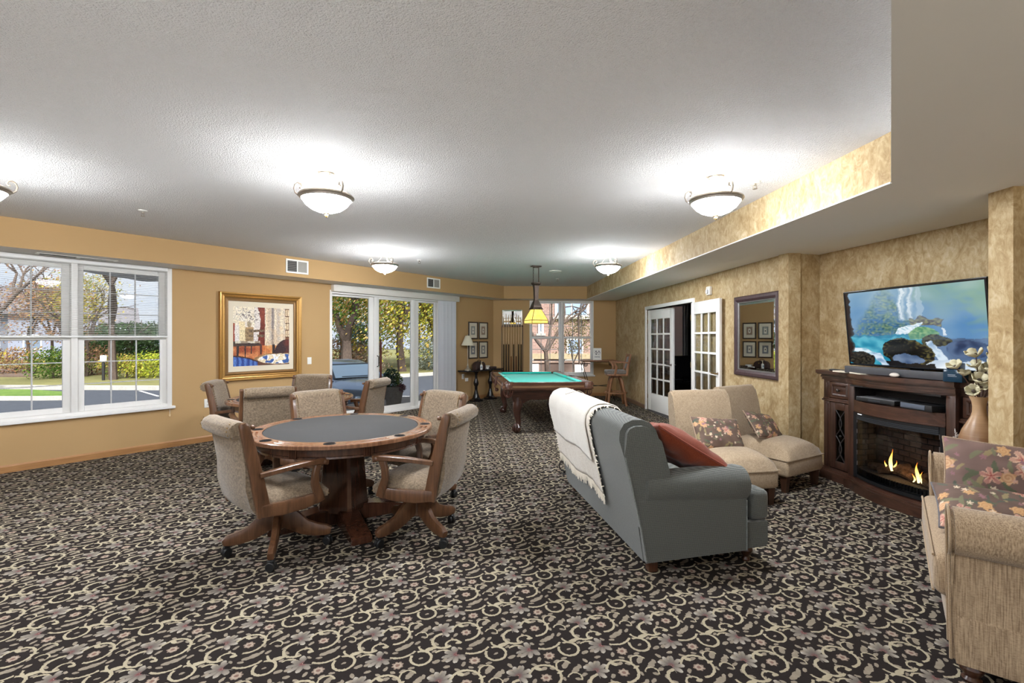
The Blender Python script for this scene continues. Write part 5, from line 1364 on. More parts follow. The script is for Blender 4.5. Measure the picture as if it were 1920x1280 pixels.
# ------------------------------------------------------------------ slipper chairs
M_CHEN = fabric('tan_chenille', (150, 129, 104), (180, 159, 132), 130, weave='chenille', bstr=.45)
M_TAPER = wood('dark_tapered_leg', (42, 26, 18), (84, 54, 36), .4)
def slipper(name, label, loc, rot):
    t = thing(name, label, 'chair', (*loc, 0), rot, 'tan slipper chairs')
    W = .315
    def seatb(b): rbox(b, -W, W, -.30, .40, .155, .315, .03, 3)
    mk('seat_base', M_CHEN, t, seatb, ang=50)
    def cush(b):
        nx, ny = 18, 18; top = []
        for j in range(ny + 1):
            for i in range(nx + 1):
                u, v = i / nx * 2 - 1, j / ny * 2 - 1
                x = u * (W + .004); y = .055 + v * .35
                dome = (1 - abs(u) ** 6) ** .42 * (1 - abs(v) ** 4.5) ** .42 * (1 - .16 * u * u - .20 * v * v)
                top.append(b.verts.new((x, y + .012 * dome * v, .312 + .165 * max(dome, 0) + .0)))
        N = nx + 1
        for j in range(ny):
            for i in range(nx): a = j * N + i; b.faces.new((top[a], top[a + 1], top[a + N + 1], top[a + N]))
    mk('seat_cushion', M_CHEN, t, cush, ang=80)
    def bk(b):
        prof = [(-.27, .20), (-.245, .42), (-.265, .60), (-.30, .78), (-.335, .90), (-.352, .940), (-.375, .957), (-.41, .955), (-.438, .935), (-.445, .90), (-.42, .72), (-.38, .45), (-.36, .17)]
        r_, f0, f1 = extr(b, prof, -W, W); endbevel(b, (f0, f1), .018, 3)
    mk('backrest', M_CHEN, t, bk, ang=45)
    mk('welt', M_CHEN, t, lambda b: add_tube(b, [(-W - .002, -.2, .316), (-W - .002, .40, .316), (W + .002, .40, .316), (W + .002, -.2, .316)], .006, 5))
    for sx_, sy_ in ((1, 1), (-1, 1), (1, -1), (-1, -1)):
        def lg(b):
            x, y = sx_ * (W - .06), (.34 if sy_ > 0 else -.31)
            r0 = [b.verts.new((x + a * .034, y + c * .034, .157)) for a, c in ((-1, -1), (1, -1), (1, 1), (-1, 1))]; r1 = [b.verts.new((x + sx_ * .004 + a * .022, y + c * .022, 0)) for a, c in ((-1, -1), (1, -1), (1, 1), (-1, 1))]
            for k in range(4): b.faces.new((r0[k], r0[(k + 1) % 4], r1[(k + 1) % 4], r1[k]))
            b.faces.new(r0[::-1]); b.faces.new(r1)
        mk('leg', M_TAPER, t, lg, smooth=False)
    return t
S1 = (2.23, 4.54); S1R = R(-172.5); S2 = (2.95, 4.98); S2R = R(-152.6)
slipper('slipper_chair', 'tan chenille slipper chair next to the grey sofa, facing us', S1, S1R)
slipper('slipper_chair', 'tan chenille slipper chair next to the fireplace cabinet', S2, S2R)
# floral pillows
def floral(seed, base=(114, 94, 82)):
    rnd = random.Random(seed); fl = []
    for _ in range(11): fl.append(('rose', rnd.random(), rnd.random(), rnd.uniform(.07, .11), rnd.uniform(0, 6), rnd.choice([(212, 176, 138), (206, 168, 120), (220, 190, 156)])))
    for _ in range(5): fl.append(('lily', rnd.random(), rnd.random(), rnd.uniform(.10, .145), rnd.uniform(0, 6), rnd.choice([(186, 142, 126), (192, 152, 132), (176, 128, 116)])))
    for _ in range(34): fl.append(('bud', rnd.random(), rnd.random(), rnd.uniform(.025, .05), rnd.uniform(0, 6), rnd.choice([(216, 196, 170), (196, 158, 140), (150, 110, 116)])))
    lv = [(rnd.random(), rnd.random(), rnd.uniform(0, PI), rnd.uniform(.05, .12), rnd.choice([(96, 100, 78), (120, 118, 92), (86, 92, 80), (146, 132, 98)])) for _ in range(44)]
    def fn(u, v, side, asp=1.45):
        x, y = u * asp, v; c = mixc(base, tuple(k * .86 for k in base), .5 + ns(u, v, 6, seed))
        for lx, ly, a, l_, k in lv:
            dx, dy = x - lx * asp, y - ly; p = dx * math.cos(a) + dy * math.sin(a); q = -dx * math.sin(a) + dy * math.cos(a) + p * p * 2
            if (p / l_) ** 2 + (q / (l_ * .28)) ** 2 < 1: c = k
        for kind, fx, fy, r_, a, k in fl:
            dx, dy = x - fx * asp, y - fy; d = math.hypot(dx, dy)
            if d > r_ * 1.05: continue
            an = math.atan2(dy, dx) + a
            if kind == 'lily':
                lim = r_ * (.28 + .72 * abs(math.cos(an * 2.5)) ** .8)
                if d < lim: c = mixc((150, 62, 60), k, min(1, d / lim * 1.7)); c = mixc(c, (232, 196, 166), .5 * (abs(math.sin(an * 2.5)) > .6))
            elif kind == 'rose':
                if d < r_ * (.85 + .15 * math.cos(an * 6)): c = mixc((168, 112, 76), k, .5 + .5 * math.sin(d / r_ * 16 + an)); c = mixc(c, k, .45)
            elif d < r_ * (.7 + .3 * math.cos(an * 5)): c = k
        return c
    return fn
M_FLORAL = printed('floral_print', .85)
M_PIPE = fabric('tan_piping', (140, 116, 96), (184, 160, 136), 200, weave='plain', bstr=.1)
def floral_pillow(label, loc, rots, w_, h_, t_, seed, base=(114, 94, 82), pipe=None, name='floral_pillow', res=(96, 64)):
    t = thing(name, label, 'pillow', loc, 0, 'floral pillows')
    o, rim = pillow_mesh('cover', M_FLORAL, t, w_, h_, t_, n=res, fn=floral(seed, base), corner=.05, wrinkle=.006)
    p = mk('piping', pipe or M_PIPE, t, lambda b: add_loop(b, rim, .006, 6))
    t.rotation_euler = rots
    return t
def chairpt(c, rot, x, y): return (c[0] + x * math.cos(rot) - y * math.sin(rot), c[1] + x * math.sin(rot) + y * math.cos(rot))
p1 = chairpt(S1, S1R, .03, .0); floral_pillow('brown floral pillow propped on the slipper chair beside the grey sofa', (*p1, .575), (R(-33), R(5), S1R + PI), .50, .33, .13, 21)
p2 = chairpt(S2, S2R, .06, .0); floral_pillow('brown floral pillow tilted on the slipper chair beside the fireplace', (*p2, .570), (R(-40), R(11), S2R + PI), .46, .32, .12, 35)

# ------------------------------------------------------------------ tan corduroy loveseat, cut by the frame
M_CORD = fabric('tan_corduroy', (134, 112, 88), (186, 162, 132), 170, weave='corduroy', bstr=.4)
M_CORDW = fabric('tan_welt', (140, 118, 92), (176, 152, 122), 200, weave='plain', bstr=.1)
LV = (2.775, 2.275); LVR = R(49)
lv_ = thing('loveseat', 'tan ribbed loveseat with rolled arms cut by the picture edge', 'sofa', (*LV, 0), LVR)
LH = .725
mk('seat_base', M_CORD, lv_, lambda b: rbox(b, -LH + .04, LH - .04, -.40, .395, .085, .30, .02, 2), ang=45)
mk('seat_cushion', M_CORD, lv_, lambda b: rbox(b, -LH + .165, LH - .165, -.26, .455, .30, .50, .05, 4), ang=60)
mk('welt', M_CORDW, lv_, lambda b: (add_tube(b, [(-LH + .20, .452, .482), (LH - .20, .452, .482)], .006, 6), add_tube(b, [(-LH + .20, .452, .318), (LH - .20, .452, .318)], .006, 6)))
def lback(b):
    r_, f0, f1 = extr(b, [(-.40, .09), (-.43, .5), (-.46, .80), (-.44, .87), (-.38, .90), (-.32, .88), (-.27, .80), (-.24, .5), (-.24, .1)], -LH + .12, LH - .12); endbevel(b, (f0, f1), .03, 3)
mk('backrest', M_CORD, lv_, lback, ang=45)
for sg in (-1, 1):
    def arm(b):
        # section across the arm (x, z), swept front to back: straight inner face, outward roll
        sec = [(.56, .10), (.56, .66), (.575, .715), (.61, .745), (.655, .752), (.705, .735), (.745, .695), (.755, .645), (.742, .60), (.712, .568), (.676, .552), (.680, .30), (.690, .085), (.60, .085)]
        rings = [[b.verts.new((sg * x, y + (.012 * (z_ - .4) if y > 0 else 0), z_)) for x, z_ in sec] for y in (-.40, 0, .40)]
        k = len(sec)
        for a, c in zip(rings, rings[1:]):
            for j in range(k): b.faces.new((a[j], a[(j + 1) % k], c[(j + 1) % k], c[j]))
        f0 = b.faces.new(rings[0][::-1]); f1 = b.faces.new(rings[-1]); endbevel(b, (f1,), .012, 2)
    a_ = mk('arm', M_CORD, lv_, arm, ang=40)
    def w_(b):
        sec = [(.565, .12), (.560, .66), (.575, .715), (.61, .748), (.655, .755), (.705, .737), (.747, .695), (.757, .645), (.744, .60), (.713, .566), (.677, .55), (.681, .30), (.690, .10)]
        add_tube(b, [(sg * x, .405 + .012 * (z_ - .4), z_) for x, z_ in sec], .006, 6)
    mk('welt', M_CORDW, a_, w_)
for sx_, sy_ in ((1, 1), (-1, 1), (1, -1), (-1, -1)):
    mk('foot', M_TURNED, lv_, lambda b: add_lathe(b, [(0, 0), (.030, 0), (.036, .012), (.026, .025), (.040, .045), (.046, .062), (.036, .088), (0, .09)], 18, Matrix.Translation((sx_ * .63, sy_ * .33, 0)), cap=False))
def lvp(x, y, z_): return (LV[0] + x * math.cos(LVR) - y * math.sin(LVR), LV[1] + x * math.sin(LVR) + y * math.cos(LVR), z_)
floral_pillow('large mauve-brown lily pillow upright on the loveseat against its far arm', lvp(.34, .06, .672), (R(-16), R(3), R(-38)), .62, .44, .16, 52, (130, 106, 98), M_PIPE, res=(130, 92))
floral_pillow('mauve-brown floral pillow lying flat in front on the loveseat', lvp(-.02, .16, .585), (R(-70), R(2), R(-38)), .52, .40, .15, 57, (112, 92, 82), fabric('grey_piping', (84, 80, 84), (120, 116, 118), 200, weave='plain', bstr=.1))
floral_pillow('pale lilac floral pillow at the very edge of the picture', lvp(-.10, -.14, .78), (R(-20), R(-28), R(-60)), .40, .36, .12, 63, (176, 158, 160), None)
# ------------------------------------------------------------------ fireplace cabinet (local x along its front, -y towards the room)
M_FP = wood('espresso_cabinet', (34, 21, 16), (80, 52, 40), .30, (25, 25, 2), coat=.25)
M_FPH = wood('espresso_cabinet_rails', (38, 24, 18), (86, 56, 43), .30, (2.5, 25, 25), coat=.25)
M_DARKIN = plain('cabinet_inside', (26, 18, 16), .6)
FPO = (3.695, 4.163); FPR = R(-85.5)
fp = thing('fireplace_cabinet', 'dark wooden electric fireplace cabinet with bowed front in the wallpapered alcove', 'fireplace', (*FPO, 0), FPR)
HWX = .885; CWX = .475; DEP = .20
def bow(x): return -.045 - .105 * (1 - (x / CWX) ** 2)
def outline(off, n=18):
    """plan outline of the whole cabinet, grown by off to the front and sides"""
    P = [(-HWX - off, DEP), (-HWX - off, -off), (-CWX - .045 - off * .6, -off), (-CWX - .045 - off * .6, -.05 - off)]
    for k in range(n + 1):
        x = -CWX + 2 * CWX * k / n; P.append((x, bow(x) - off))
    P += [(CWX + .045 + off * .6, -.05 - off), (CWX + .045 + off * .6, -off), (HWX + off, -off), (HWX + off, DEP)]
    return P
def stack(name, mat, lst, bev=0.):
    def f(b):
        for off, z0, z1 in lst: add_prism(b, outline(off), z0, z1)
    return mk(name, mat, fp, f, ang=30)
stack('plinth', M_FPH, [(.035, 0, .085), (.025, .085, .105), (.010, .105, .125)])
stack('mantel_top', M_FPH, [(.005, 1.035, 1.05), (.018, 1.05, 1.075), (.028, 1.075, 1.09), (.022, 1.09, 1.105), (.05, 1.105, 1.115), (.06, 1.115, 1.15)])
boxes('back_panel', M_DARKIN, fp, [(-HWX, HWX, DEP - .02, DEP, .12, 1.04)], smooth=False)
for sg in (-1, 1):
    def X(a, c): return (min(sg * a, sg * c), max(sg * a, sg * c))
    # wing carcass: leaves room for drawer and door fronts
    boxes('wing', M_FP, fp, [(*X(.52, HWX), 0.02, DEP, .12, 1.04)], smooth=False)
    boxes('pilaster', M_FP, fp, [(*X(.805, HWX), -.012, .02, .125, .825), (*X(.822, .868), -.020, -.012, .15, .80), (*X(.805, HWX), -.012, .02, .86, 1.035), (*X(.822, .868), -.020, -.012, .875, 1.02)], bev=.004)
    boxes('rail_moulding', M_FPH, fp, [(*X(.52, HWX + .012), -.028, .02, .825, .845), (*X(.52, HWX + .006), -.018, .02, .845, .86)], bev=.006)
    dr = boxes('drawer', M_FPH, fp, [(*X(.540, .80), -.014, .02, .868, 1.03)], bev=.004)
    mk('drawer_moulding', M_FP, dr, lambda b: frame_sides(b, .16, .075, [(0, .010), (0, .018), (.012, .026), (.022, .014)]), smooth=False, loc=(sg * .67 - .08, 0, .912))
    mk('knob', plain('pewter_knob', (74, 66, 62), .3, .7), dr, lambda b: add_lathe(b, [(.008, 0), (.007, .014), (.017, .022), (.018, .030), (.010, .036), (0, .037)], 14, Matrix.Translation((sg *   .67, -.013, .95)) @ Matrix.Rotation(R(90), 4, 'X')))
    dz0, dz1 = .135, .82; xa, xb = X(.540, .80)
    do = boxes('door', M_FP, fp, [(xa, xa + .07, -.012, .008, dz0, dz1), (xb - .07, xb, -.012, .008, dz0, dz1), (xa + .07, xb - .07, -.012, .008, dz0, dz0 + .075), (xa + .07, xb - .07, -.012, .008, dz1 - .075, dz1)], bev=.004)
    boxes('pane', glassy('cabinet_glass', (196, 204, 206), .1), do, [(xa + .065, xb - .065, .0, .003, dz0 + .07, dz1 - .07)], smooth=False)
    def lattice(b):
        x0, x1, z0, z1 = xa + .072, xb - .072, dz0 + .078, dz1 - .078; zm = (z0 + z1) / 2; xm = (x0 + x1) / 2
        for c_, za, zb in ((0, z0, zm), (0, zm, z1)):
            for s2 in (-1, 1):
                pts = []
                for k in range(13):
                    a = PI * k / 12; pts.append((xm + s2 * ((x1 - x0) / 2) - s2 * (x1 - x0) * .62 * math.sin(a), -.004, za + (zb - za) * k / 12))
                add_tube(b, pts, .006, 5)
        add_tube(b, [(xm - .0, -.004, zm - .001), (xm, -.004, zm + .001)], .004, 4)
        add_ball(b, (xm, -.004, zm), .012)
    mk('lattice', M_DARKIN, do, lattice)
    boxes('centre_pilaster', M_FP, fp, [(*X(.445, .52), -.055, .02, .125, 1.035)], bev=.005)
    boxes('niche_side', M_DARKIN, fp, [(*X(.44, .45), -.05, DEP, .86, 1.035)], smooth=False)
def bowstrip(b, z0, z1, yoff, th, x1=.445, n=18):
    P = []
    for k in range(n + 1): x = -x1 + 2 * x1 * k / n; P.append((x, bow(x) + yoff))
    for k in range(n, -1, -1): x = -x1 + 2 * x1 * k / n; P.append((x, bow(x) + yoff + th))
    add_prism(b, P, z0, z1)
def shelf(b):
    P = [(-.445 + .89 * k / 18, bow(-.445 + .89 * k / 18) - .004) for k in range(19)]; P += [(.445, DEP - .02), (-.445, DEP - .02)]
    add_prism(b, P, .865, .885)
mk('niche_shelf', M_FPH, fp, shelf, ang=30)
mk('niche_rail', M_FPH, fp, lambda b: (bowstrip(b, .775, .865, 0, .03), bowstrip(b, .775, .785, -.006, .03)), ang=30)
boxes('niche_ceiling', M_DARKIN, fp, [(-.445, .445, -.1, DEP - .02, 1.02, 1.035)], smooth=False)
# electric fire
M_FBX = plain('firebox_black', (22, 23, 25), .35); M_FBG = plain('firebox_grey', (58, 62, 68), .4, .3)
mk('fire_surround', M_FBX, fp, lambda b: (bowstrip(b, .70, .775, .012, .02), bowstrip(b, .135, .165, .012, .02), [add_box(b, min(s_ * .405, s_ * .445), max(s_ * .405, s_ * .445), bow(.42) + .006, bow(.42) + .03, .135, .775) for s_ in (-1, 1)]), ang=30)
def vgrille(b):
    for z_ in (.708, .722, .736): bowstrip(b, z_, z_ + .006, .004, .012, .40)
mk('vent_grille', M_FBG, fp, vgrille, ang=30)
mk('control_panel', M_FBX, fp, lambda b: bowstrip(b, .748, .768, .006, .010, .40), ang=30)
def leds(b):
    for k in range(4): x = -.37 + k * .018; add_box(b, x, x + .005, bow(x) + .001, bow(x) + .005, .756, .761)
mk('indicator_lights', glow('led_white', (235, 240, 245), 2.0), fp, leds, smooth=False)
boxes('firebox', M_FBX, fp, [(-.44, .44, DEP - .035, DEP - .03, .13, .775), (-.44, -.435, -.05, DEP - .03, .13, .775), (.435, .44, -.05, DEP - .03, .13, .775), (-.44, .44, -.05, DEP - .03, .77, .775)], smooth=False)
def fbrick():
    m, n = new_mat('fire_brick'); co = n.coord(); a = n.noise(co, 40, 3).outputs[0]
    finish(n, n.ramp(a, [(.3, lin((38, 30, 29))), (.7, lin((66, 50, 46)))]), .9, 0, a, .4); return m
M_FIREBRICK = fbrick(); M_FIREBRICKL = plain('fire_brick_side', (74, 66, 64), .9, var=.2)
bme = None
for row in range(10):
    z_ = .20 + row * .052
    for k in range(8):
        x = -.40 + (k - (row % 2) * .5) * .112 + .006
        if x < -.41 or x > .33: continue
        if bme is None:
            bm = bmesh.new(); add_box(bm, 0, .104, -.010, 0, 0, .044, .003, 1); o = obj('brick', bm, M_FIREBRICK, fp, smooth=False); bme = o.data
        else: o = bpy.data.objects.new('brick', bme); COL.objects.link(o); o.parent = fp
        o.location = (x, DEP - .036, z_)
sme = None
for sg in (-1, 1):
    for row in range(10):
        for k in range(2):
            if sme is None:
                bm = bmesh.new(); add_box(bm, -.005, .005, 0, .085, 0, .044, .003, 1); o = obj('brick', bm, M_FIREBRICKL, fp, smooth=False); sme = o.data
            else: o = bpy.data.objects.new('brick', sme); COL.objects.link(o); o.parent = fp
            o.location = (sg * .402, -.035 + k * .095 + (row % 2) * -.03, .20 + row * .052)
mk('lower_grille', M_FBX, fp, lambda b: [bowstrip(b, .165, .185, .018, .02), bowstrip(b, .185, .23, .03, .01, .40)] + [add_box(b, x - .004, x + .004, bow(x) + .018, bow(x) + .03, .185, .23) for x in [-.38 + .76 * k / 30 for k in range(31)]], ang=30)
def ember(b):
    P = [(-.40 + .8 * k / 18, bow(-.40 + .8 * k / 18) + .03) for k in range(19)]; P += [(.40, DEP - .045), (-.40, DEP - .045)]
    add_prism(b, P, .20, .232)
mk('ember_bed', stuffmat('ash_grey', (56, 54, 54), (104, 102, 102), 60), fp, ember, ang=30)
M_LOG = stuffmat('charred_log', (44, 36, 32), (104, 84, 70), 30, .9, .8)
for (x0, y0, z0), (x1, y1, z1), r_ in (((-.34, .02, .26), (.10, .10, .30), .042), ((-.05, .05, .27), (.36, -.02, .25), .040), ((-.20, -.03, .25), (.02, .09, .34), .034), ((.10, .09, .27), (.30, .12, .33), .034)):
    def log(b):
        rnd = random.Random(int(x0 * 100)); a = Vector((x0, y0, z0)); c = Vector((x1, y1, z1)); add_tube(b, [a + (c - a) * k / 7 + Vector((0, rnd.uniform(-.006, .006), rnd.uniform(-.006, .006))) for k in range(8)], [r_ * rnd.uniform(.85, 1.1) for _ in range(8)], 9)
    mk('log', M_LOG, fp, log)
def flame_mat():
    m, n = new_mat('flame'); z_ = n.n('ShaderNodeSeparateXYZ', {0: n.coord('Generated')}).outputs[2]
    c = n.ramp(z_, [(0., lin((255, 226, 150))), (.5, lin((255, 206, 96))), (.85, lin((255, 140, 40))), (1., lin((200, 80, 24)))])
    e = n.n('ShaderNodeEmission', {'Color': c, 'Strength': 2.6}); n.n('ShaderNodeOutputMaterial', {0: e}); return m
M_FLAME = flame_mat()
for x, y, z_, h_, w_ in ((-.09, .0, .28, .20, .022), (-.145, -.005, .28, .08, .012), (-.07, .02, .28, .10, .014), (.185, -.03, .255, .17, .022), (.21, -.02, .255, .10, .014), (.15, -.03, .25, .07, .011)):
    def fl(b):
        pts = []; rr = []
        for k in range(9):
            q = k / 8; pts.append((x + .012 * math.sin(q * 5 + x * 40), y, z_ + h_ * q)); rr.append(max(.0012, w_ * (math.sin(PI * min(1, q * .8 + .22)) ** 1.2) * (1 - q * .35)))
        add_tube(b, pts, rr, 8, flat=.45)
    mk('flame', M_FLAME, fp, fl)
pl_ = bpy.data.lights.new('fire_glow', 'POINT'); pl_.energy = .5; pl_.color = (1, .5, .18); pl_.shadow_soft_size = .05
po = bpy.data.objects.new('fire_glow', pl_); COL.objects.link(po); po.parent = fp; po.location = (.05, -.06, .36)
def fgl(b):
    P = [(-.40 + .8 * k / 18) for k in range(19)]
    lo = [b.verts.new((x, bow(x) + .016, .165)) for x in P]; hi = [b.verts.new((x, bow(x) + .016, .70)) for x in P]
    for k in range(18): b.faces.new((lo[k], lo[k + 1], hi[k + 1], hi[k]))
mk('fire_glass', glassy('fire_glass', (214, 220, 226), .10), fp, fgl)
def fpp(x, y, z_): return (FPO[0] + x * math.cos(FPR) - y * math.sin(FPR), FPO[1] + x * math.sin(FPR) + y * math.cos(FPR), z_)
# things in the niche
dv = thing('dvd_player', 'silver-topped disc player in the fireplace cabinet niche', 'player', fpp(-.17, -.02, .8855), FPR + R(4))
mk('case', M_BLACK, dv, lambda b: add_box(b, -.19, .19, -.085, .14, .006, .042, .004)); mk('top_plate', plain('silver_top', (150, 150, 152), .35, .6), dv, lambda b: add_box(b, -.188, .188, -.083, .138, .042, .047, .002))
boxes('disc_tray', M_FBG, dv, [(-.06, .06, -.089, -.084, .018, .03)]); boxes('foot', M_BLACK, dv, [(-.17, -.14, -.07, -.04, 0, .006), (.14, .17, -.07, -.04, 0, .006), (-.17, -.14, .09, .12, 0, .006), (.14, .17, .09, .12, 0, .006)])
cb_ = thing('cable_box', 'small grey-fronted cable box in the niche near the centre pilaster', 'cable box', fpp(.235, -.045, .8855), FPR - R(3))
mk('case', M_BLACK, cb_, lambda b: add_box(b, -.13, .16, -.07, .12, .004, .055, .004)); mk('front_panel', plain('slate_panel', (98, 106, 120), .3, .3), cb_, lambda b: add_box(b, -.128, .10, -.074, -.069, .012, .05, .002)); boxes('foot', M_BLACK, cb_, [(-.12, .15, -.06, .11, 0, .004)])
# television
tvx, tvy = .135, -.035
tv = thing('television', 'large flat screen television showing a waterfall, on the fireplace cabinet', 'television', fpp(tvx, tvy, 1.1505), FPR + R(1.5))
TW, TH = 1.27, .725; LEAN = R(5.8)
lean = Matrix.Translation((0, 0, .075)) @ Matrix.Rotation(LEAN, 4, 'X')
pan = mk('panel', plain('tv_black', (16, 16, 18), .25), tv, lambda b: add_box(b, -TW / 2, TW / 2, .002, .045, 0, TH, .004)); pan.matrix_local = lean
bz = mk('bezel', plain('tv_bezel', (24, 26, 30), .12), tv, lambda b: frame_sides(b, TW - .03, TH - .04, [(0, -.001), (0, .004), (.013, .004), (.015, .0)]), smooth=False); bz.matrix_local = lean @ Matrix.Translation((-TW / 2 + .015, 0, .02))
boxes('stand', plain('tv_black', (16, 16, 18), .25), tv, [(-.32, .32, -.05, .16, 0, .012), (-.05, .05, .04, .07, .012, .16)], bev=.003)
def screen(u, v):
    u, v = u + .030 * ns(u, v, 7, 11) + .010 * ns(u, v, 23, 12), v + .034 * ns(u, v, 6, 13) + .012 * ns(u, v, 21, 14)
    u = max(0., min(1., u)); v = max(0., min(1., v))
    n1 = ns(u, v, 5, 1); n2 = ns(u, v, 16, 2); n3 = ns(u, v, 44, 3)
    c = mixc((72, 124, 176), (112, 150, 178), v + n1 * .5)
    c = mixc(c, (150, 176, 196), max(0, n1 * .9) * .7)
    if u > .55: c = mixc(c, (96, 142, 132), max(0, min(1, (v - .62) * 3 + n1 + (u - .8)))); c = mixc(c, (128, 164, 116), .55 * max(0, min(1, (u - .82) * 6 + (v - .75) * 2 + n2)))
    # forested hill
    hill = .40 + .6 * max(0, 1 - abs(u - .33) / .30) + n1 * .08
    if v > .36 and v < hill + .1 and u < .62:
        k = mixc((60, 104, 150), (96, 128, 104), min(1, max(0, .55 + n2 * 1.2 - abs(u - .34) * 1.8))); k = mixc(k, (150, 158, 92), max(0, n3 * 1.6) * .7); k = mixc(k, (36, 66, 66), max(0, -n3 * 1.5) * .7 * (abs(u - .36) < .2))
        c = mixc(c, k, min(1, (hill + .1 - v) * 7) * .9)
    # falls
    if .44 < u < .60 and v > .60: c = mixc(c, (190, 206, 216), .55 + .35 * math.sin(u * 120 + n1 * 3) * (abs(u - .52) < .055))
    if abs(u - .465) < .012 + n3 * .01 and v > .62: c = (226, 234, 238)
    if abs(u - .535) < .008 + n3 * .01 and v > .60: c = (214, 224, 230)
    # far bank
    if .52 < u < .74 and .52 < v < .62 + n2 * .05: c = mixc((74, 72, 80), (134, 134, 96), .5 + n3 * 1.5)
    # pool
    pt = .40 + n2 * .02
    if v < pt and u < .66: c = mixc((30, 128, 158), (86, 178, 196), .5 + n2 * 1.1 + (v - .2)); c = mixc(c, (22, 92, 128), .5 * (v > pt - .03))
    if v < .36 and u > .60: c = mixc((52, 72, 104), (96, 120, 152), .5 + n1 * 1.5)
    # cascade above boulder
    if (u - .50 - (v - .47) * .9) ** 2 < .0045 * max(0, 1 - abs(v - .47) / .10) and .40 < v < .56: c = mixc((234, 242, 246), (150, 190, 206), max(0, n3 * 2))
    e = ((u - .60) / .105) ** 2 + ((v - .405) / .095) ** 2
    if e < 1 and v > .35: c = mixc((72, 132, 92), (140, 178, 122), .5 + n3 * 1.4 - (.45 - v) * 2)
    if ((u - .68) / .10) ** 2 + ((v - .33) / .065) ** 2 < 1: c = mixc((34, 36, 38), (84, 82, 56), .5 + n3 * 1.6)
    if abs(u - .745 + (v - .45) * .1) < .010 and .40 < v < .50: c = (232, 238, 242)
    # right rocks and water
    if ((u - .88) / .13) ** 2 + ((v - .24) / .10) ** 2 < 1: c = mixc((40, 54, 84), (84, 104, 136), .5 + n2 * 1.3)
    # white water from the lip
    if v < .33 and abs(u - (.63 + (.33 - v) * .42)) < .020 + (.33 - v) * .10: c = mixc((214, 228, 238), (130, 160, 190), max(0, n2 * 1.6))
    if v < .10 + n2 * .05 and u > .58: c = mixc((226, 234, 240), (160, 180, 204), max(0, n1 * 2))
    # big front boulder
    e = ((u - .46) / .20) ** 2 * (1.25 if u < .46 else .9) + ((v - .19 + (u - .46) * .12) / .165) ** 2
    if e < 1 + n2 * .1: c = mixc((18, 18, 16), (96, 86, 44), max(0, min(1, .35 + n3 * 1.6 + (e - .75) * 1.2 + (u - .55) * 1.6)))
    if ((u - .49) / .11) ** 2 + ((v - .10) / .055) ** 2 < 1: c = mixc((66, 86, 118), (112, 130, 156), .5 + n2)
    if .30 < u < .66 and v < .055 + n2 * .03: c = (20, 20, 22)
    # left boulder and its water
    if ((u - .12) / .12) ** 2 + ((v - .07) / .135) ** 2 < 1: c = mixc((20, 20, 20), (66, 60, 48), .45 + n3 * 1.5)
    lip = .215 - .10 * abs(u - .14) * 2
    if u < .28 and abs(v - (.205 - max(0, u - .12) * .55)) < .028 + n2 * .015: c = mixc((220, 234, 242), (140, 186, 206), max(0, n2 * 2))
    if v < .17 and abs(u - (.235 + (.17 - v) * .45)) < .032: c = mixc((206, 222, 236), (126, 158, 190), max(0, n2 * 2 + (abs(u - .26) * 4)))
    c = mixc(c, mixc((120, 152, 196), (176, 196, 206), v), max(0, min(.62, .06 + .34 * v + n1 * .3)) * (1 if v > .34 else .35))
    if u < .035 and v > .1: c = mixc((44, 34, 30), c, max(0, min(1, (u - .02 + (v - .5) * -.01) * 30)))
    return tuple(max(0, min(255, k)) for k in c)
scr = paint_grid('screen', printed('tv_screen', emit=.62), tv, TW - .03, TH - .04, 220, 128, screen); scr.matrix_local = lean @ Matrix.Translation((-TW / 2 + .015, 0, .02))
sb = thing('soundbar', 'long dark grey soundbar in front of the television', 'soundbar', fpp(tvx - .06, tvy - .075, 1.1505), FPR + R(1.5))
mk('case', plain('soundbar_grey', (70, 70, 74), .5), sb, lambda b: add_box(b, -.54, .54, -.02, .02, .004, .070, .006)); boxes('foot', M_BLACK, sb, [(-.5, -.4, -.02, .02, 0, .004), (.4, .5, -.02, .02, 0, .004)])
rm = thing('remote_control', 'black remote control lying at the far end of the mantel', 'remote', fpp(-.66, -.03, 1.1505), FPR + R(6))
mk('case', M_BLACK, rm, lambda b: add_box(b, -.10, .10, -.022, .022, 0, .018, .006)); boxes('button', plain('button_grey', (110, 110, 114), .5), rm, [(-.08 + k * .02, -.07 + k * .02, -.01 + j * .012, -.002 + j * .012, .018, .020) for k in range(7) for j in (0, 1)])
for lb, x, y, w_, d_, a in (('cream paper sheet on the mantel beside the remote control', -.50, -.07, .22, .14, 8), ('folded cream leaflet on the mantel in front of the soundbar', -.33, -.125, .22, .07, -14)):
    t = thing('paper', lb, 'paper', fpp(x, y, 1.1505), FPR + R(a)); mk('sheet', plain('paper_cream', (224, 214, 194), .8), t, lambda b: add_box(b, -w_ / 2, w_ / 2, -d_ / 2, d_ / 2, 0, .004)); mk('fold', plain('paper_cream', (224, 214, 194), .8), t, lambda b: add_prism(b, [(-w_ / 2, .004), (w_ / 2, .004), (w_ / 2, .006), (-w_ / 2, .014)], -d_ / 2, d_ / 2, 'y'), smooth=False)
st_ = thing('pebble', 'smooth white oval stone on the mantel before the soundbar', 'stone', fpp(.10, -.165, 1.1505), FPR)
mk('stone', plain('stone_white', (222, 212, 200), .5), st_, lambda b: add_ball(b, (0, 0, .02), .02, 14, 10, (2.2, 1.3, 1)))
bx_ = thing('blue_jar', 'dark teal blue lidded box on the mantel behind the flower stems', 'box', fpp(.56, -.10, 1.1505), FPR + R(10))
M_TEAL = plain('teal_glaze', (22, 52, 72), .15)
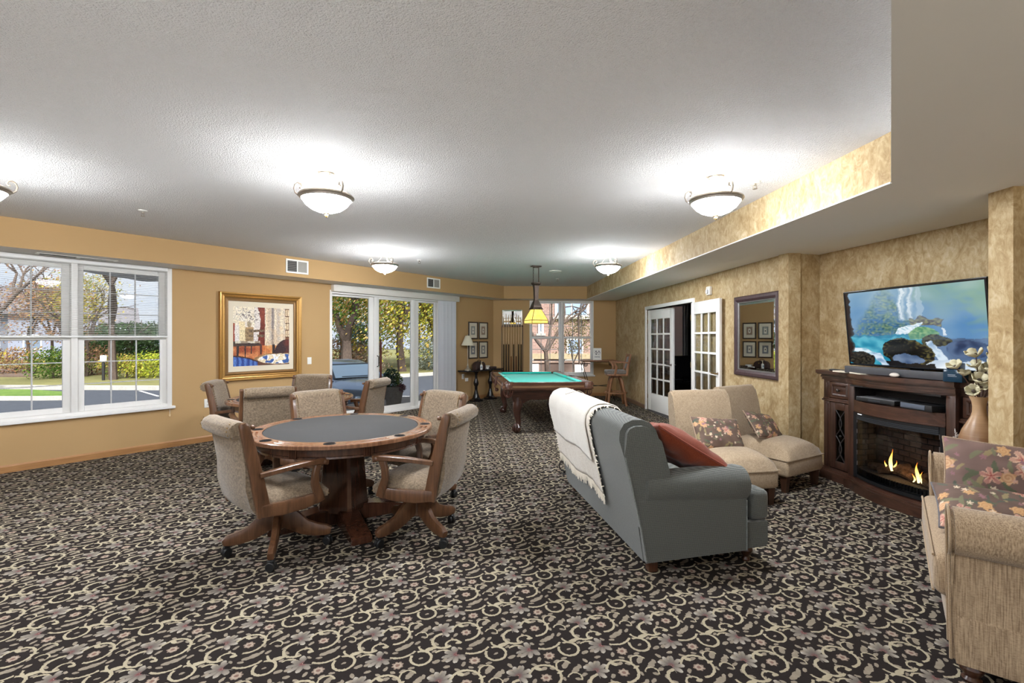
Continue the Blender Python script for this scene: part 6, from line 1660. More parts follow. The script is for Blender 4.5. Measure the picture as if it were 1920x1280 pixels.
mk('case', M_TEAL, bx_, lambda b: add_box(b, -.065, .065, -.04, .04, 0, .10, .008)); mk('lid', plain('navy_lid', (16, 28, 52), .2), bx_, lambda b: add_box(b, -.045, .045, -.035, .035, .10, .15, .006)); boxes('label', plain('label_grey', (150, 160, 170), .5), bx_, [(-.03, .02, -.0415, -.040, .055, .06), (-.03, .03, -.0415, -.040, .045, .049)])

# ------------------------------------------------------------------ vase with dried magnolia pods on its little stand
VP = at(1836, 3.36)
vs_t = thing('plant_stand', 'small round wooden stand under the vase behind the loveseat', 'stand', (*VP, 0))
mk('stand_top', M_FP, vs_t, lambda b: add_lathe(b, [(0, .60), (.125, .60), (.13, .61), (.125, .622), (0, .622)], 28, cap=False))
for k in range(3):
    a = 2 * PI * k / 3 + 1.9; mk('leg', M_FP, vs_t, lambda b: add_tube(b, [(.05 * math.cos(a), .05 * math.sin(a), .602), (.10 * math.cos(a), .10 * math.sin(a), 0)], [.014, .011], 8))
def vasemat():
    m, n = new_mat('turned_wood_vase'); co = n.coord(); z_ = n.n('ShaderNodeSeparateXYZ', {0: co}).outputs[2]
    a = n.noise(n.mapping(co, (2, 2, 60)), 1.5, 3, .6).outputs[0]
    f = n.math('ADD', n.math('MULTIPLY', z_, 1.5), n.math('MULTIPLY_ADD', a, .22, -.11))
    c = n.ramp(f, [(.02, lin((88, 58, 40))), (.26, lin((132, 96, 66))), (.55, lin((176, 142, 106))), (.8, lin((188, 158, 122)))])
    finish(n, c, .35, 0, a, .12, .003, .5); return m
va = thing('vase', 'turned wooden vase with a narrow neck beside the wallpapered pier', 'vase', (*VP, .622))
mk('body', vasemat(), va, lambda b: add_lathe(b, [(0, 0), (.06, 0), (.075, .015), (.100, .07), (.111, .125), (.108, .175), (.092, .23), (.066, .285), (.046, .325), (.037, .36), (.036, .40), (.041, .435), (.052, .462), (.053, .468), (.046, .466), (.034, .44), (.030, .40)], 40, cap=False), ang=60)
fs = thing('flower_stems', 'dried magnolia pod stems in the wooden vase', 'flowers', (*VP, .622))
M_STEM = plain('stem_brown', (84, 60, 50), .7); M_POD = plain('pod_green', (206, 199, 168), .7, var=.18, scale=60); M_PODIN = plain('pod_seed', (66, 54, 46), .7)
rnd = random.Random(12)
def pod(parent, p, d, s_):
    """an open pod: five cupped petals round a dark seed head"""
    d = d.normalized(); a_ = d.orthogonal().normalized(); b_ = d.cross(a_)
    def f(b):
        for k in range(5):
            an = 2 * PI * k / 5 + rnd.random() * .5; r_ = a_ * math.cos(an) + b_ * math.sin(an); sd_ = d.cross(r_)
            rows = []
            for q, o_, w_ in ((0, .006, .008), (.4, .026, .022), (.75, .040, .025), (1.0, .043, .010)):
                c = p + d * (q * .048 * s_) + r_ * (o_ * s_); rows.append([b.verts.new(c - sd_ * w_ * s_), b.verts.new(c + r_ * .005 * s_), b.verts.new(c + sd_ * w_ * s_)])
            for u_, v_ in zip(rows, rows[1:]):
                for j in (0, 1): b.faces.new((u_[j], u_[j + 1], v_[j + 1], v_[j]))
    o = mk('pod', M_POD, parent, f, ang=60)
    md = o.modifiers.new('t', 'SOLIDIFY'); md.thickness = .003
    mk('seed_head', M_PODIN, o, lambda b: add_ball(b, p + d * .014 * s_, .013 * s_, 8, 6))
RX = Vector((math.cos(R(-2.9)), math.sin(R(-2.9)), 0)); RY = Vector((-RX.y, RX.x, 0))
for (ex, ez, ey), pods in ((( -.135, .655, .02), [(1, 1.0), (.86, .8)]), ((-.02, .735, .0), [(1, 1.1), (.8, .9), (.62, .8)]), ((.055, .745, -.04), [(1, 1.05), (.84, .9), (.66, .9)]), ((.115, .70, .03), [(1, 1.1), (.82, .95)]), ((.175, .665, -.02), [(1, 1.15), (.85, .9), (.7, .8)]), ((.10, .575, -.06), [(1, 1.0), (.72, .9)]), ((-.055, .57, -.05), [(1, 1.0), (.7, .85)]), ((.02, .66, -.06), [(1, 1.1), (.75, .9)]), ((.12, .53, .0), [(1, .9)]), ((-.06, .50, -.03), [(1, .9)]), ((.07, .62, .06), [(1, 1.0)])):
    end = RX * ex + RY * ey + Vector((0, 0, ez)); s0 = Vector((ex * .08, ey * .08, .42)); mid = s0 * .5 + end * .5 + Vector((0, 0, .02)) - RX * ex * .22
    pts = [s0 + (mid - s0) * 0]; pts = [(s0 * (1 - q) ** 2 + mid * 2 * q * (1 - q) + end * q * q) for q in [k / 8 for k in range(9)]]
    st2 = mk('stem', M_STEM, fs, lambda b: add_tube(b, [(0, 0, .25)] + [tuple(p) for p in pts], [.004] * 4 + [.0035] * 6, 6))
    for q, s_ in pods:
        i = min(8, int(q * 8)); p = pts[i]; d = (pts[i] - pts[max(0, i - 1)]).normalized() + Vector((rnd.uniform(-.7, .7), rnd.uniform(-.9, .1), rnd.uniform(-.1, .6))) * (.6 if q == 1 else 1.3)
        pod(st2, p + (d.normalized() * .008), d, s_ * 1.0)
x, y = at(1797, 3.52)
fe = thing('white_plume', 'white feathery plume standing before the cabinet door by the vase', 'plume', (x, y, 0))
mk('holder', M_FP, fe, lambda b: add_lathe(b, [(0, 0), (.05, 0), (.055, .02), (.03, .2), (.022, .5), (.03, .62), (.026, .62), (.018, .5)], 16, cap=False))
def plume(b):
    rn = random.Random(3)
    for base_a, tz in ((-.35, .84), (.05, .80), (.4, .78)):
        for k in range(70):
            q = k / 69; p = Vector((base_a * .08 * q, 0, .60 + (tz - .60) * q)); a = rn.uniform(0, 2 * PI); L_ = .028 * math.sin(PI * min(1, q * .85 + .15)); e = p + Vector((math.cos(a) * L_, math.sin(a) * L_ * .5, L_ * .9))
            add_tube(b, [p, e], [.003, .001], 4)
o = mk('feathers', plain('feather_white', (240, 238, 236), .9, var=.02), fe, plume, smooth=False); o['kind'] = 'stuff'

# ------------------------------------------------------------------ mirror and strobe on the right wall
mi = thing('wall_mirror', 'tall mirror in a dark plum wooden frame on the wallpapered wall', 'mirror', (*rp(6.385), 1.0), RROT)
MW, MH = .985, 1.035
mk('frame', wood('plum_frame', (52, 36, 40), (84, 62, 64), .4), mi, lambda b: frame_sides(b, MW - .15, MH - .15, [(0, .008), (.004, .02), (.03, .034), (.06, .036), (.075, .026), (.075, 0)]), smooth=False, loc=(.075, 0, .075))
mk('frame_liner', plain('silver_liner', (150, 148, 146), .3, .7), mi, lambda b: frame_sides(b, MW - .18, MH - .18, [(0, .010), (.003, .015), (.015, .017)]), smooth=False, loc=(.09, 0, .09))
def mirrormat():
    m, n = new_mat('mirror_glass'); g = n.n('ShaderNodeBsdfGlossy', {'Color': (.86, .88, .88, 1), 'Roughness': .0}); n.n('ShaderNodeOutputMaterial', {0: g}); return m
M_MIRROR = mirrormat()
def mg(b):
    w_, h_, e = MW - .18, MH - .18, .028
    o_ = [b.verts.new(p) for p in ((0, -.006, 0), (w_, -.006, 0), (w_, -.006, h_), (0, -.006, h_))]; i_ = [b.verts.new(p) for p in ((e, -.0095, e), (w_ - e, -.0095, e), (w_ - e, -.0095, h_ - e), (e, -.0095, h_ - e))]
    b.faces.new(i_)
    for k in range(4): b.faces.new((o_[k], o_[(k + 1) % 4], i_[(k + 1) % 4], i_[k]))
mk('mirror_glass', M_MIRROR, mi, mg, smooth=False, loc=(.09, 0, .09))
sa = thing('fire_alarm_strobe', 'white fire alarm strobe above the open French door leaf', 'alarm', (*rp(7.12), 2.195), RROT)
mk('housing', M_WHITEPLASTIC, sa, lambda b: add_box(b, -.06, .06, -.045, 0, -.065, .065, .012)); mk('strobe_lens', plain('lens_clear', (222, 226, 230), .1), sa, lambda b: add_box(b, -.025, .025, -.07, -.045, -.045, .02, .010)); boxes('speaker_slot', plain('slot_grey', (176, 174, 170), .6), sa, [(-.04, .04, -.0465, -.045, .03 + k * .008, .034 + k * .008) for k in range(3)])
# ------------------------------------------------------------------ pool table
M_POOLW = wood('pool_mahogany', (36, 20, 15), (78, 44, 32), .28, (3, 3, 30), coat=.3)
M_POOLR = wood('pool_rail_wood', (58, 34, 24), (100, 64, 47), .22, (3, 30, 30), coat=.4)
M_BAND = wood('pool_light_band', (132, 98, 68), (170, 132, 96), .3, (3, 30, 30))
M_CLOTH = fabric('green_baize', (16, 172, 160), (30, 196, 180), 300, weave='plain', bstr=.08)
M_POCKET = plain('pocket_leather', (88, 52, 40), .5, var=.3, scale=40)
pt = thing('pool_table', 'mahogany pool table with turquoise green cloth and claw feet', 'pool table', (.863, 8.672, 0), R(4))
PWX, PLY = .71, 1.225
def ringbox(b, x0, y0, x1, y1, z0, z1):
    """rectangular ring between half sizes (x0,y0) inner and (x1,y1) outer"""
    add_box(b, -x1, x1, y0, y1, z0, z1); add_box(b, -x1, x1, -y1, -y0, z0, z1); add_box(b, -x1, -x0, -y0, y0, z0, z1); add_box(b, x0, x1, -y0, y0, z0, z1)
mk('top_rail', M_POOLR, pt, lambda b: (ringbox(b, PWX - .13, PLY - .13, PWX - .01, PLY - .01, .782, .80), ringbox(b, PWX - .06, PLY - .06, PWX, PLY, .755, .785)), smooth=False)
mk('light_band', M_BAND, pt, lambda b: ringbox(b, PWX - .07, PLY - .07, PWX - .012, PLY - .012, .722, .755), smooth=False)
mk('rail_moulding', M_POOLR, pt, lambda b: (ringbox(b, PWX - .07, PLY - .07, PWX - .003, PLY - .003, .695, .722), ringbox(b, PWX - .09, PLY - .09, PWX - .03, PLY - .03, .675, .695)), smooth=False)
boxes('cloth_bed', M_CLOTH, pt, [(-PWX + .10, PWX - .10, -PLY + .10, PLY - .10, .735, .762)], smooth=False)
def cushion_rail(b, a, c, inn):
    a = Vector(a); c = Vector(c); inn = Vector(inn); d = (c - a).normalized()
    prof = [(0, .800), (.035, .801), (.062, .793), (.058, .772), (.0, .765)]
    lo = [b.verts.new(a + inn * o + d * o * .6 + Vector((0, 0, z_))) for o, z_ in prof]; hi = [b.verts.new(c + inn * o - d * o * .6 + Vector((0, 0, z_))) for o, z_ in prof]
    for k in range(5): b.faces.new((lo[k], lo[(k + 1) % 5], hi[(k + 1) % 5], hi[k]))
    b.faces.new(lo[::-1]); b.faces.new(hi)
xi, yi = PWX - .125, PLY - .125
for a, c, inn in (((-xi + .07, -yi, 0), (xi - .07, -yi, 0), (0, 1, 0)), ((-xi + .07, yi, 0), (xi - .07, yi, 0), (0, -1, 0)),
        ((-xi, -yi + .07, 0), (-xi, -.07, 0), (1, 0, 0)), ((-xi, .07, 0), (-xi, yi - .07, 0), (1, 0, 0)), ((xi, -yi + .07, 0), (xi, -.07, 0), (-1, 0, 0)), ((xi, .07, 0), (xi, yi - .07, 0), (-1, 0, 0))):
    mk('cushion', M_CLOTH, pt, lambda b: cushion_rail(b, a, c, inn), smooth=False)
for sx_ in (-1, 1):
    for yy in (-1, 0, 1):
        cx_, cy_ = sx_ * (PWX - (.085 if yy else .06)), yy * (PLY - .085)
        pk = mk('pocket', M_BLACK, pt, lambda b: add_lathe(b, [(.062, .803), (.056, .806), (.050, .800), (.046, .74), (.0, .735)], 18, Matrix.Translation((cx_, cy_, 0)), cap=False))
        if yy:
            cc = mk('corner_casting', M_POOLR, pt, lambda b: add_lathe(b, [(.0, .690), (.09, .690), (.098, .70), (.098, .785), (.088, .805), (.064, .807), (.06, .80)], 20, Matrix.Translation((cx_, cy_, 0)), cap=False))
            def drop(b):
                for k in range(10):
                    a = 2 * PI * k / 10; r0, r1 = .082, .035
                    add_tube(b, [(cx_ + r0 * math.cos(a), cy_ + r0 * math.sin(a), .692), (cx_ + .072 * math.cos(a), cy_ + .072 * math.sin(a), .63), (cx_ + r1 * math.cos(a + .3), cy_ + r1 * math.sin(a + .3), .575)], .007, 5)
                add_ball(b, (cx_, cy_, .585), .045, 10, 8, (1, 1, .6))
            mk('pocket_drop', M_POCKET, pt, drop)
        else:
            def side_drop(b):
                add_box(b, cx_ + sx_ * .05, cx_ + sx_ * .075, -.09, .09, .655, .80, .008)
                for k in range(5):
                    q = -.07 + .035 * k; add_tube(b, [(cx_ + sx_ * .075, q, .70), (cx_ + sx_ * .085, q * .8, .62), (cx_ + sx_ * .05, q * .4, .56)], .007, 5)
                add_ball(b, (cx_ + sx_ * .05, 0, .57), .045, 10, 8, (.8, 1.1, .7))
            mk('pocket_drop', M_POCKET, pt, side_drop)
def apron(b):
    tx, ty, bx, by = PWX - .10, PLY - .10, PWX - .20, PLY - .20
    def side(p, q, n_, m_=16):
        """slanted board between top corners p,q, scalloped below"""
        top = []; bot = []
        for k in range(m_ + 1):
            u = k / m_; sc = .06 if .22 < u < .78 else (.06 * max(0, min(1, (.5 - abs(u - .5) - .14) / .08)))
            t_ = Vector(p[0]) + (Vector(q[0]) - Vector(p[0])) * u; l_ = Vector(p[1]) + (Vector(q[1]) - Vector(p[1])) * u
            top.append(t_); bot.append(t_ + (l_ - t_) * (1 - sc / .22))
        n_ = Vector(n_) * .025
        o = [[b.verts.new(x) for x in top], [b.verts.new(x) for x in bot]]; i_ = [[b.verts.new(x - n_) for x in top], [b.verts.new(x - n_) for x in bot]]
        for k in range(m_):
            b.faces.new((o[0][k], o[0][k + 1], o[1][k + 1], o[1][k])); b.faces.new((i_[0][k], i_[1][k], i_[1][k + 1], i_[0][k + 1])); b.faces.new((o[1][k], o[1][k + 1], i_[1][k + 1], i_[1][k]))
    T_ = [(-tx, -ty, .69), (tx, -ty, .69), (tx, ty, .69), (-tx, ty, .69)]; B_2 = [(-bx, -by, .45), (bx, -by, .45), (bx, by, .45), (-bx, by, .45)]
    for k, n_ in enumerate(((0, -1, 0), (1, 0, 0), (0, 1, 0), (-1, 0, 0))): side((T_[k], B_2[k]), (T_[(k + 1) % 4], B_2[(k + 1) % 4]), n_)
    add_box(b, -bx, bx, -by, by, .60, .66)
mk('cabinet_apron', M_POOLW, pt, apron, smooth=False)
for sx_ in (-1, 1):
    for sy_ in (-1, 1):
        def cab(b):
            dx, dy = sx_ * .72, sy_ * .70
            path = [(.0, .56, .075), (-.005, .48, .082), (.005, .43, .08), (.022, .36, .068), (.018, .28, .055), (-.004, .20, .044), (-.016, .14, .042), (.0, .105, .046)]
            add_tube(b, [(sx_ * .455 + dx * o, sy_ * 1.0 + dy * o, z_) for o, z_, r_ in path], [r_ for *_, r_ in path], 14)
        lg = mk('leg', M_POOLW, pt, cab, ang=60)
        def claw(b):
            c = Vector((sx_ * .47, sy_ * 1.02, .055)); add_ball(b, c, .062, 14, 10, (1, 1, .88))
            for k in range(4):
                a = math.atan2(sy_, sx_) + (k - 1.5) * .7; v = Vector((math.cos(a), math.sin(a), 0)); add_tube(b, [c + v * .03 + Vector((0, 0, .075)), c + v * .068 + Vector((0, 0, .03)), c + v * .066 + Vector((0, 0, -.02)), c + v * .04 + Vector((0, 0, -.05))], [.016, .015, .013, .006], 6)
        mk('claw_foot', M_POOLW, lg, claw)

# pendant over the pool table
M_BRONZE = plain('dark_bronze', (62, 50, 42), .45, .6)
def shade_mat():
    m, n = new_mat('amber_glass'); a = n.noise(n.coord(), 14, 3).outputs[0]
    e = n.n('ShaderNodeEmission', {'Color': n.mix(a, lin((236, 180, 58)), lin((252, 226, 128))), 'Strength': 1.05}); n.n('ShaderNodeOutputMaterial', {0: e}); return m
M_AMBER = shade_mat()
pdx, pdy = at(1005, 8.5); pdt = thing('pendant_lamp', 'amber stained glass pyramid pendant lamp hanging over the pool table', 'lamp', (pdx, pdy, ZC), R(22))
mk('canopy', M_BRONZE, pdt, lambda b: (add_box(b, -.09, .09, -.045, .045, -.02, 0, .006), add_box(b, -.05, .05, -.03, .03, -.035, -.02, .005)))
mk('rod', M_BRONZE, pdt, lambda b: add_tube(b, [(.052, 0, -.02), (.052, 0, -.31)], .007, 6))
def chain(b):
    for k in range(9):
        z_ = -.035 - k * .031; rot = Matrix.Translation((-.052, 0, z_)) @ Matrix.Rotation(PI / 2 * (k % 2), 4, 'Z')
        pts = [rot @ Vector((.009 * math.cos(a), 0, .019 * math.sin(a))) for a in [2 * PI * j / 10 for j in range(10)]]; add_loop(b, pts, .0028, 5)
mk('chain', M_BRONZE, pdt, chain)
def stemf(b):
    rs = []
    for w_, z_ in ((.068, -.295), (.070, -.315), (.045, -.345), (.040, -.40), (.034, -.56), (.036, -.60), (.075, -.70), (.08, -.725), (.09, -.74), (.105, -.765)):
        rs.append([b.verts.new((x * w_, y * w_ * .8, z_)) for x, y in ((-1, -1), (1, -1), (1, 1), (-1, 1))])
    for p, q in zip(rs, rs[1:]):
        for k in range(4): b.faces.new((p[k], p[(k + 1) % 4], q[(k + 1) % 4], q[k]))
    b.faces.new(rs[0][::-1]); b.faces.new(rs[-1])
mk('stem', M_BRONZE, pdt, stemf, smooth=False)
ZT_, ZM_, ZB_ = -.765, -.955, -1.01; WT, WM = .070, .155
for k in range(4):
    rt = Matrix.Rotation(PI / 2 * k, 4, 'Z')
    def gp(b):
        for wa, za, wb, zb in ((WT, ZT_, WM, ZM_), (WM, ZM_, WM - .004, ZB_)):
            v = [b.verts.new(rt @ Vector(p)) for p in ((-wa, -wa, za), (wa, -wa, za), (wb, -wb, zb), (-wb, -wb, zb))]; b.faces.new(v)
    g = mk('glass_panel', M_AMBER, pdt, gp, smooth=False); md = g.modifiers.new('t', 'SOLIDIFY'); md.thickness = .004; md.offset = 0
    def came(b):
        for p, q in (((-WT, -WT, ZT_), (-WM, -WM, ZM_)), ((-WM, -WM, ZM_), (-WM, -WM, ZB_)), ((-WM, -WM, ZM_), (WM, -WM, ZM_)), ((-WT, -WT, ZT_), (WT, -WT, ZT_)), ((-WM, -WM, ZB_), (WM, -WM, ZB_))):
            add_tube(b, [rt @ Vector(p), rt @ Vector(q)], .006, 5)
        add_tube(b, [rt @ Vector((0, -WT, ZT_)), rt @ Vector((0, -WM, ZM_))], .0025, 4)
        for q in (-.04, 0, .04): add_ball(b, rt @ Vector((q, -.078, -.756)), .014, 6, 5)
    mk('came', M_BRONZE, pdt, came)
l = bpy.data.lights.new('bulb', 'POINT'); l.energy = 9; l.shadow_soft_size = .04; l.color = (1.0, .93, .82)
lo = bpy.data.objects.new('bulb', l); COL.objects.link(lo); lo.parent = pdt; lo.location = (0, 0, -.95)
cd = thing('ceiling_speaker', 'faint round white ceiling speaker beyond the pendant lamp', 'speaker', (1.28, 9.1, ZC), 0)
mk('grille', M_SOFFIT, cd, lambda b: add_lathe(b, [(.11, 0), (.11, -.004), (.10, -.008), (0, -.009)], 28, cap=False))
mk('rim', M_WHITEPLASTIC, cd, lambda b: add_lathe(b, [(.12, 0), (.12, -.006), (.112, -.010), (.108, -.005)], 28, cap=False))

# ------------------------------------------------------------------ cue rack on the far wall
cr = thing('cue_rack', 'wall cue rack with a square mirror panel above its dark clip bar', 'cue rack', (.63, CY, 0), 0)
M_CUEDK = wood('cue_rack_wood', (44, 26, 20), (82, 52, 38), .35)
mk('mirror_panel', M_MIRROR, cr, lambda b: add_box(b, -.235, .235, -.012, -.004, 1.83, 2.17, 0), smooth=False)
mk('panel_frame', plain('silver_frame', (206, 200, 190), .25, .6), cr, lambda b: frame_sides(b, .45, .32, [(0, .012), (.004, .022), (.026, .026), (.034, .012), (.034, 0)]), smooth=False, loc=(-.225, 0, 1.84))
boxes('clip_bar', M_CUEDK, cr, [(-.275, .275, -.055, 0, 1.765, 1.80)], bev=.004)
boxes('base_shelf', M_CUEDK, cr, [(-.275, .275, -.085, 0, .56, .60), (-.275, .275, -.02, 0, .60, .66)], bev=.004)
for sg in (-1, 1): boxes('side_board', M_CUEDK, cr, [(min(sg * .26, sg * .275), max(sg * .26, sg * .275), -.02, 0, .60, 1.77)], bev=.002)
M_SHAFT = wood('maple_shaft', (206, 172, 126), (232, 204, 164), .3, (20, 20, 2)); 
butts = [(30, 24, 22), (34, 26, 26), (40, 24, 20), (122, 74, 42), (28, 26, 28), (96, 52, 34), (32, 28, 28), (36, 26, 22)]
tops = [2.02, 2.08, 2.05, 2.08, 2.06, 2.09, 2.05, 1.96]
for k in range(8):
    x = .63 - .22 + .44 * k / 7
    q = thing('pool_cue', ['first', 'second', 'third', 'fourth', 'fifth', 'sixth', 'seventh', 'last'][k] + ' cue from the corner side in the wall rack, ' + ['black butt', 'black butt with long pale shaft', 'dark brown butt', 'amber brown butt', 'black butt and slim shaft', 'red-brown butt', 'charcoal butt', 'short dark cue'][k], 'cue', (x, CY - .069, .601), 0, 'cues in the wall rack')
    bt = .72 if k not in (3, 5) else .42
    mk('butt', plain('cue_butt_%d' % k, butts[k], .25, var=.15), q, lambda b: add_tube(b, [(0, 0, 0), (0, 0, .012), (0, 0, bt)], [.012, .0150, .0115], 10))
    mk('shaft', M_SHAFT, q, lambda b: add_tube(b, [(0, 0, bt), (0, 0, tops[k] - .615)], [.0112, .0068], 10))
    mk('ferrule', M_WHITEPLASTIC, q, lambda b: add_tube(b, [(0, 0, tops[k] - .615), (0, 0, tops[k] - .59)], [.0068, .0066], 8))

# ------------------------------------------------------------------ four framed playing-card prints
def suit(kind, x, y):
    if kind == 'diamond': return abs(x) * 1.35 + abs(y) < .9
    if kind == 'heart':
        y = y * 1.1 + .15; x *= 1.15; return (x * x + y * y - .45) ** 3 - x * x * y ** 3 < 0
    if kind == 'spade':
        if abs(x) < .10 + .18 * max(0, -y - .5) and -.95 < y < -.1: return True
        yy = -(y * 1.1 - .05); xx = x * 1.15; return (xx * xx + yy * yy - .40) ** 3 - xx * xx * yy ** 3 < 0
    if abs(x) < .09 + .18 * max(0, -y - .5) and -.95 < y < 0: return True
    return x * x + (y - .42) ** 2 < .12 or (abs(x) - .38) ** 2 + (y + .12) ** 2 < .12
def card(kind, bord):
    def fn(u, v):
        if abs(u - .5) > .24 or abs(v - .5) > .27: return (226, 218, 198) if not (abs(u - .5) < .262 and abs(v - .5) < .29) else (186, 178, 158)
        x, y = (u - .5) / .24, (v - .5) / .27
        if kind in ('diamond', 'heart'): inside = (x / .52) ** 2 + (y / .62) ** 2 < 1 or (kind == 'heart' and abs(x) < .52 and -.62 < y < 0)
        else: inside = abs(x) < .50 and abs(y) < .72
        if not inside: return mixc(bord, tuple(min(255, k * 1.5) for k in bord), .5 + .9 * ns(u, v, 26, 3))
        if suit(kind, x / .30, (y) / .30): return (44, 42, 48) if kind in ('spade', 'club') else (70, 50, 52)
        if kind == 'spade' and .5 < y < .62 and abs(x) < .36: return (120, 116, 110)
        return (228, 222, 206)
    return fn
M_CFRAME = wood('card_frame', (38, 28, 22), (74, 58, 46), .35)
for kind, bord, s0, z0, lb in (('spade', (112, 116, 112), .955, 1.455, 'framed playing card print with a spade, upper one behind the lamp shade'), ('diamond', (124, 106, 92), .575, 1.455, 'framed playing card print with brownish border, upper one beside the corner'),
        ('heart', (100, 102, 106), .955, .985, 'framed playing card print half hidden by the table lamp stem'), ('club', (106, 108, 108), .575, .985, 'framed playing card print with grey border above the brown bag, by the corner')):
    t = thing('framed_card', lb, 'picture', lw(s0, 0, z0), LROT, 'framed playing card prints'); w_, h_ = .335, .415
    mk('frame', M_CFRAME, t, lambda b: frame_sides(b, w_ - .05, h_ - .05, [(-.004, .010), (0, .02), (.02, .026), (.025, .02), (.025, 0)]), smooth=False, loc=(.025, 0, .025))
    g = paint_grid('print', M_PRINT, t, w_ - .05, h_ - .05, 56, 70, card(kind, bord), y=-.008); g.location = (.025, 0, .025)

# ------------------------------------------------------------------ console table with lamp, bag and small things
M_EBONY = plain('ebony_lacquer', (22, 20, 22), .22, var=.1)
ct = thing('console_table', 'black console table on two turned pedestals against the ochre wall', 'table', lw(.665, .225), LROT)
def ctop(b):
    P = []
    for k in range(41):
        x = -.68 + 1.36 * k / 40; P.append((x, -.10 - .075 * math.cos(x / .68 * PI * 1.5) ** 2 - .03 * (1 - (x / .68) ** 2)))
    P += [(.68, .20), (-.68, .20)]; add_prism(b, P, .705, .735)
mk('table_top', M_EBONY, ct, ctop, ang=30)
for sg in (-1, 1):
    mk('turned_leg', M_EBONY, ct, lambda b: add_lathe(b, [(0, .08), (.085, .08), (.075, .11), (.055, .17), (.042, .23), (.032, .28), (.036, .30), (.034, .34), (.060, .40), (.062, .44), (.040, .50), (.030, .54), (.034, .57), (.030, .60), (.040, .66), (.07, .69), (.09, .706), (0, .706)], 24, Matrix.Translation((sg * .265, 0, 0)), cap=False))
    mk('foot_base', M_EBONY, ct, lambda b: add_lathe(b, [(0, 0), (.17, 0), (.17, .025), (.15, .04), (.11, .055), (.09, .081), (0, .081)], 8, Matrix.Translation((sg * .265, 0, 0)) @ Matrix.Rotation(PI / 8, 4, 'Z'), cap=False), smooth=False)
def onct(x, y): return (lw(.665, .225)[0] + x * math.cos(LROT) - y * math.sin(LROT), lw(.665, .225)[1] + x * math.sin(LROT) + y * math.cos(LROT), .7355)
tl = thing('table_lamp', 'slim silver table lamp with cream cone shade on the console table', 'lamp', onct(-.49, .06), 0)
M_SILVER = plain('satin_silver', (196, 188, 172), .3, .6)
mk('lamp_base', M_SILVER, tl, lambda b: add_lathe(b, [(0, 0), (.075, 0), (.075, .012), (.055, .03), (.035, .055), (.022, .085), (.028, .10), (.016, .12), (.013, .16), (0, .16)], 24, cap=False))
mk('stem', M_SILVER, tl, lambda b: add_tube(b, [(0, 0, .15), (0, 0, .60)], .009, 10))
mk('lamp_shade', fabric('shade_cream', (214, 206, 180), (236, 230, 208), 220, weave='plain', bstr=.1), tl, lambda b: add_lathe(b, [(.150, .575), (.055, .80), (.052, .80), (.146, .575)], 32, cap=False))
mk('finial', M_SILVER, tl, lambda b: add_lathe(b, [(0, .79), (.01, .795), (.008, .82), (0, .83)], 10, cap=False))
hb = thing('leather_bag', 'dark brown domed leather bag on the console table', 'bag', onct(-.10, .05), LROT)
M_BAG = plain('bag_leather', (58, 40, 36), .45, var=.2, scale=40)
def bagf(b):
    P = [(-.17, 0), (.17, 0), (.178, .06), (.165, .125), (.13, .165), (.07, .185), (0, .192), (-.07, .185), (-.13, .165), (-.165, .125), (-.178, .06)]
    f = add_prism(b, P, -.075, .075, 'y'); bmesh.ops.bevel(b, geom=list({e for q in f[-2:] for e in q.edges}), offset=.02, segments=3, affect='EDGES')
mk('body', M_BAG, hb, bagf, ang=50)
mk('handle', M_BAG, hb, lambda b: add_tube(b, [(-.06, 0, .186), (-.05, 0, .21), (0, 0, .222), (.05, 0, .21), (.06, 0, .186)], .008, 6))
mk('clasp', M_BRASS, hb, lambda b: add_box(b, .03, .06, -.080, -.074, .11, .14, .003))
sb_ = thing('pump_bottle', 'white pump bottle in front of the leather bag', 'bottle', onct(-.16, -.075), 0)
mk('body', M_WHITEPLASTIC, sb_, lambda b: add_lathe(b, [(0, 0), (.03, 0), (.032, .005), (.032, .095), (.024, .115), (.011, .12), (0, .12)], 18, cap=False)); mk('pump', plain('pump_beige', (230, 216, 180), .4), sb_, lambda b: (add_tube(b, [(0, 0, .118), (0, 0, .18)], [.010, .006], 8), add_box(b, -.008, .03, -.007, .007, .18, .192, .003)))
boxes('label', plain('label_grey', (150, 160, 170), .5), sb_, [(-.02, .02, -.0335, -.0315, .035, .08)])
wb_ = thing('tissue_box', 'small white box on the console table behind the dark tray', 'box', onct(.22, .08), LROT)
mk('carton', M_WHITEPLASTIC, wb_, lambda b: add_box(b, -.07, .07, -.05, .05, 0, .075, .005)); boxes('lid_line', plain('slot_grey', (176, 174, 170), .6), wb_, [(-.0705, .0705, -.0505, .0505, .055, .058)])
tr = thing('oval_tray', 'dark brown oval tray on the console table near the corner', 'tray', onct(.33, -.03), LROT)
mk('rim', M_BAG, tr, lambda b: add_lathe(b, [(0, 0), (.10, 0), (.115, .01), (.118, .045), (.110, .048), (.105, .015), (0, .012)], 28, Matrix.Diagonal((1, .6, 1, 1)), cap=False))
for k, (x, lb) in enumerate(((.035, 'small white ball on the console table, nearer the bag'), (.075, 'small white ball on the console table, nearer the tray'))):
    t = thing('white_ball', lb, 'ball', onct(x, -.10 + .004 * k), 0); mk('ball', M_WHITEPLASTIC, t, lambda b: add_ball(b, (0, 0, .02), .02, 12, 8))

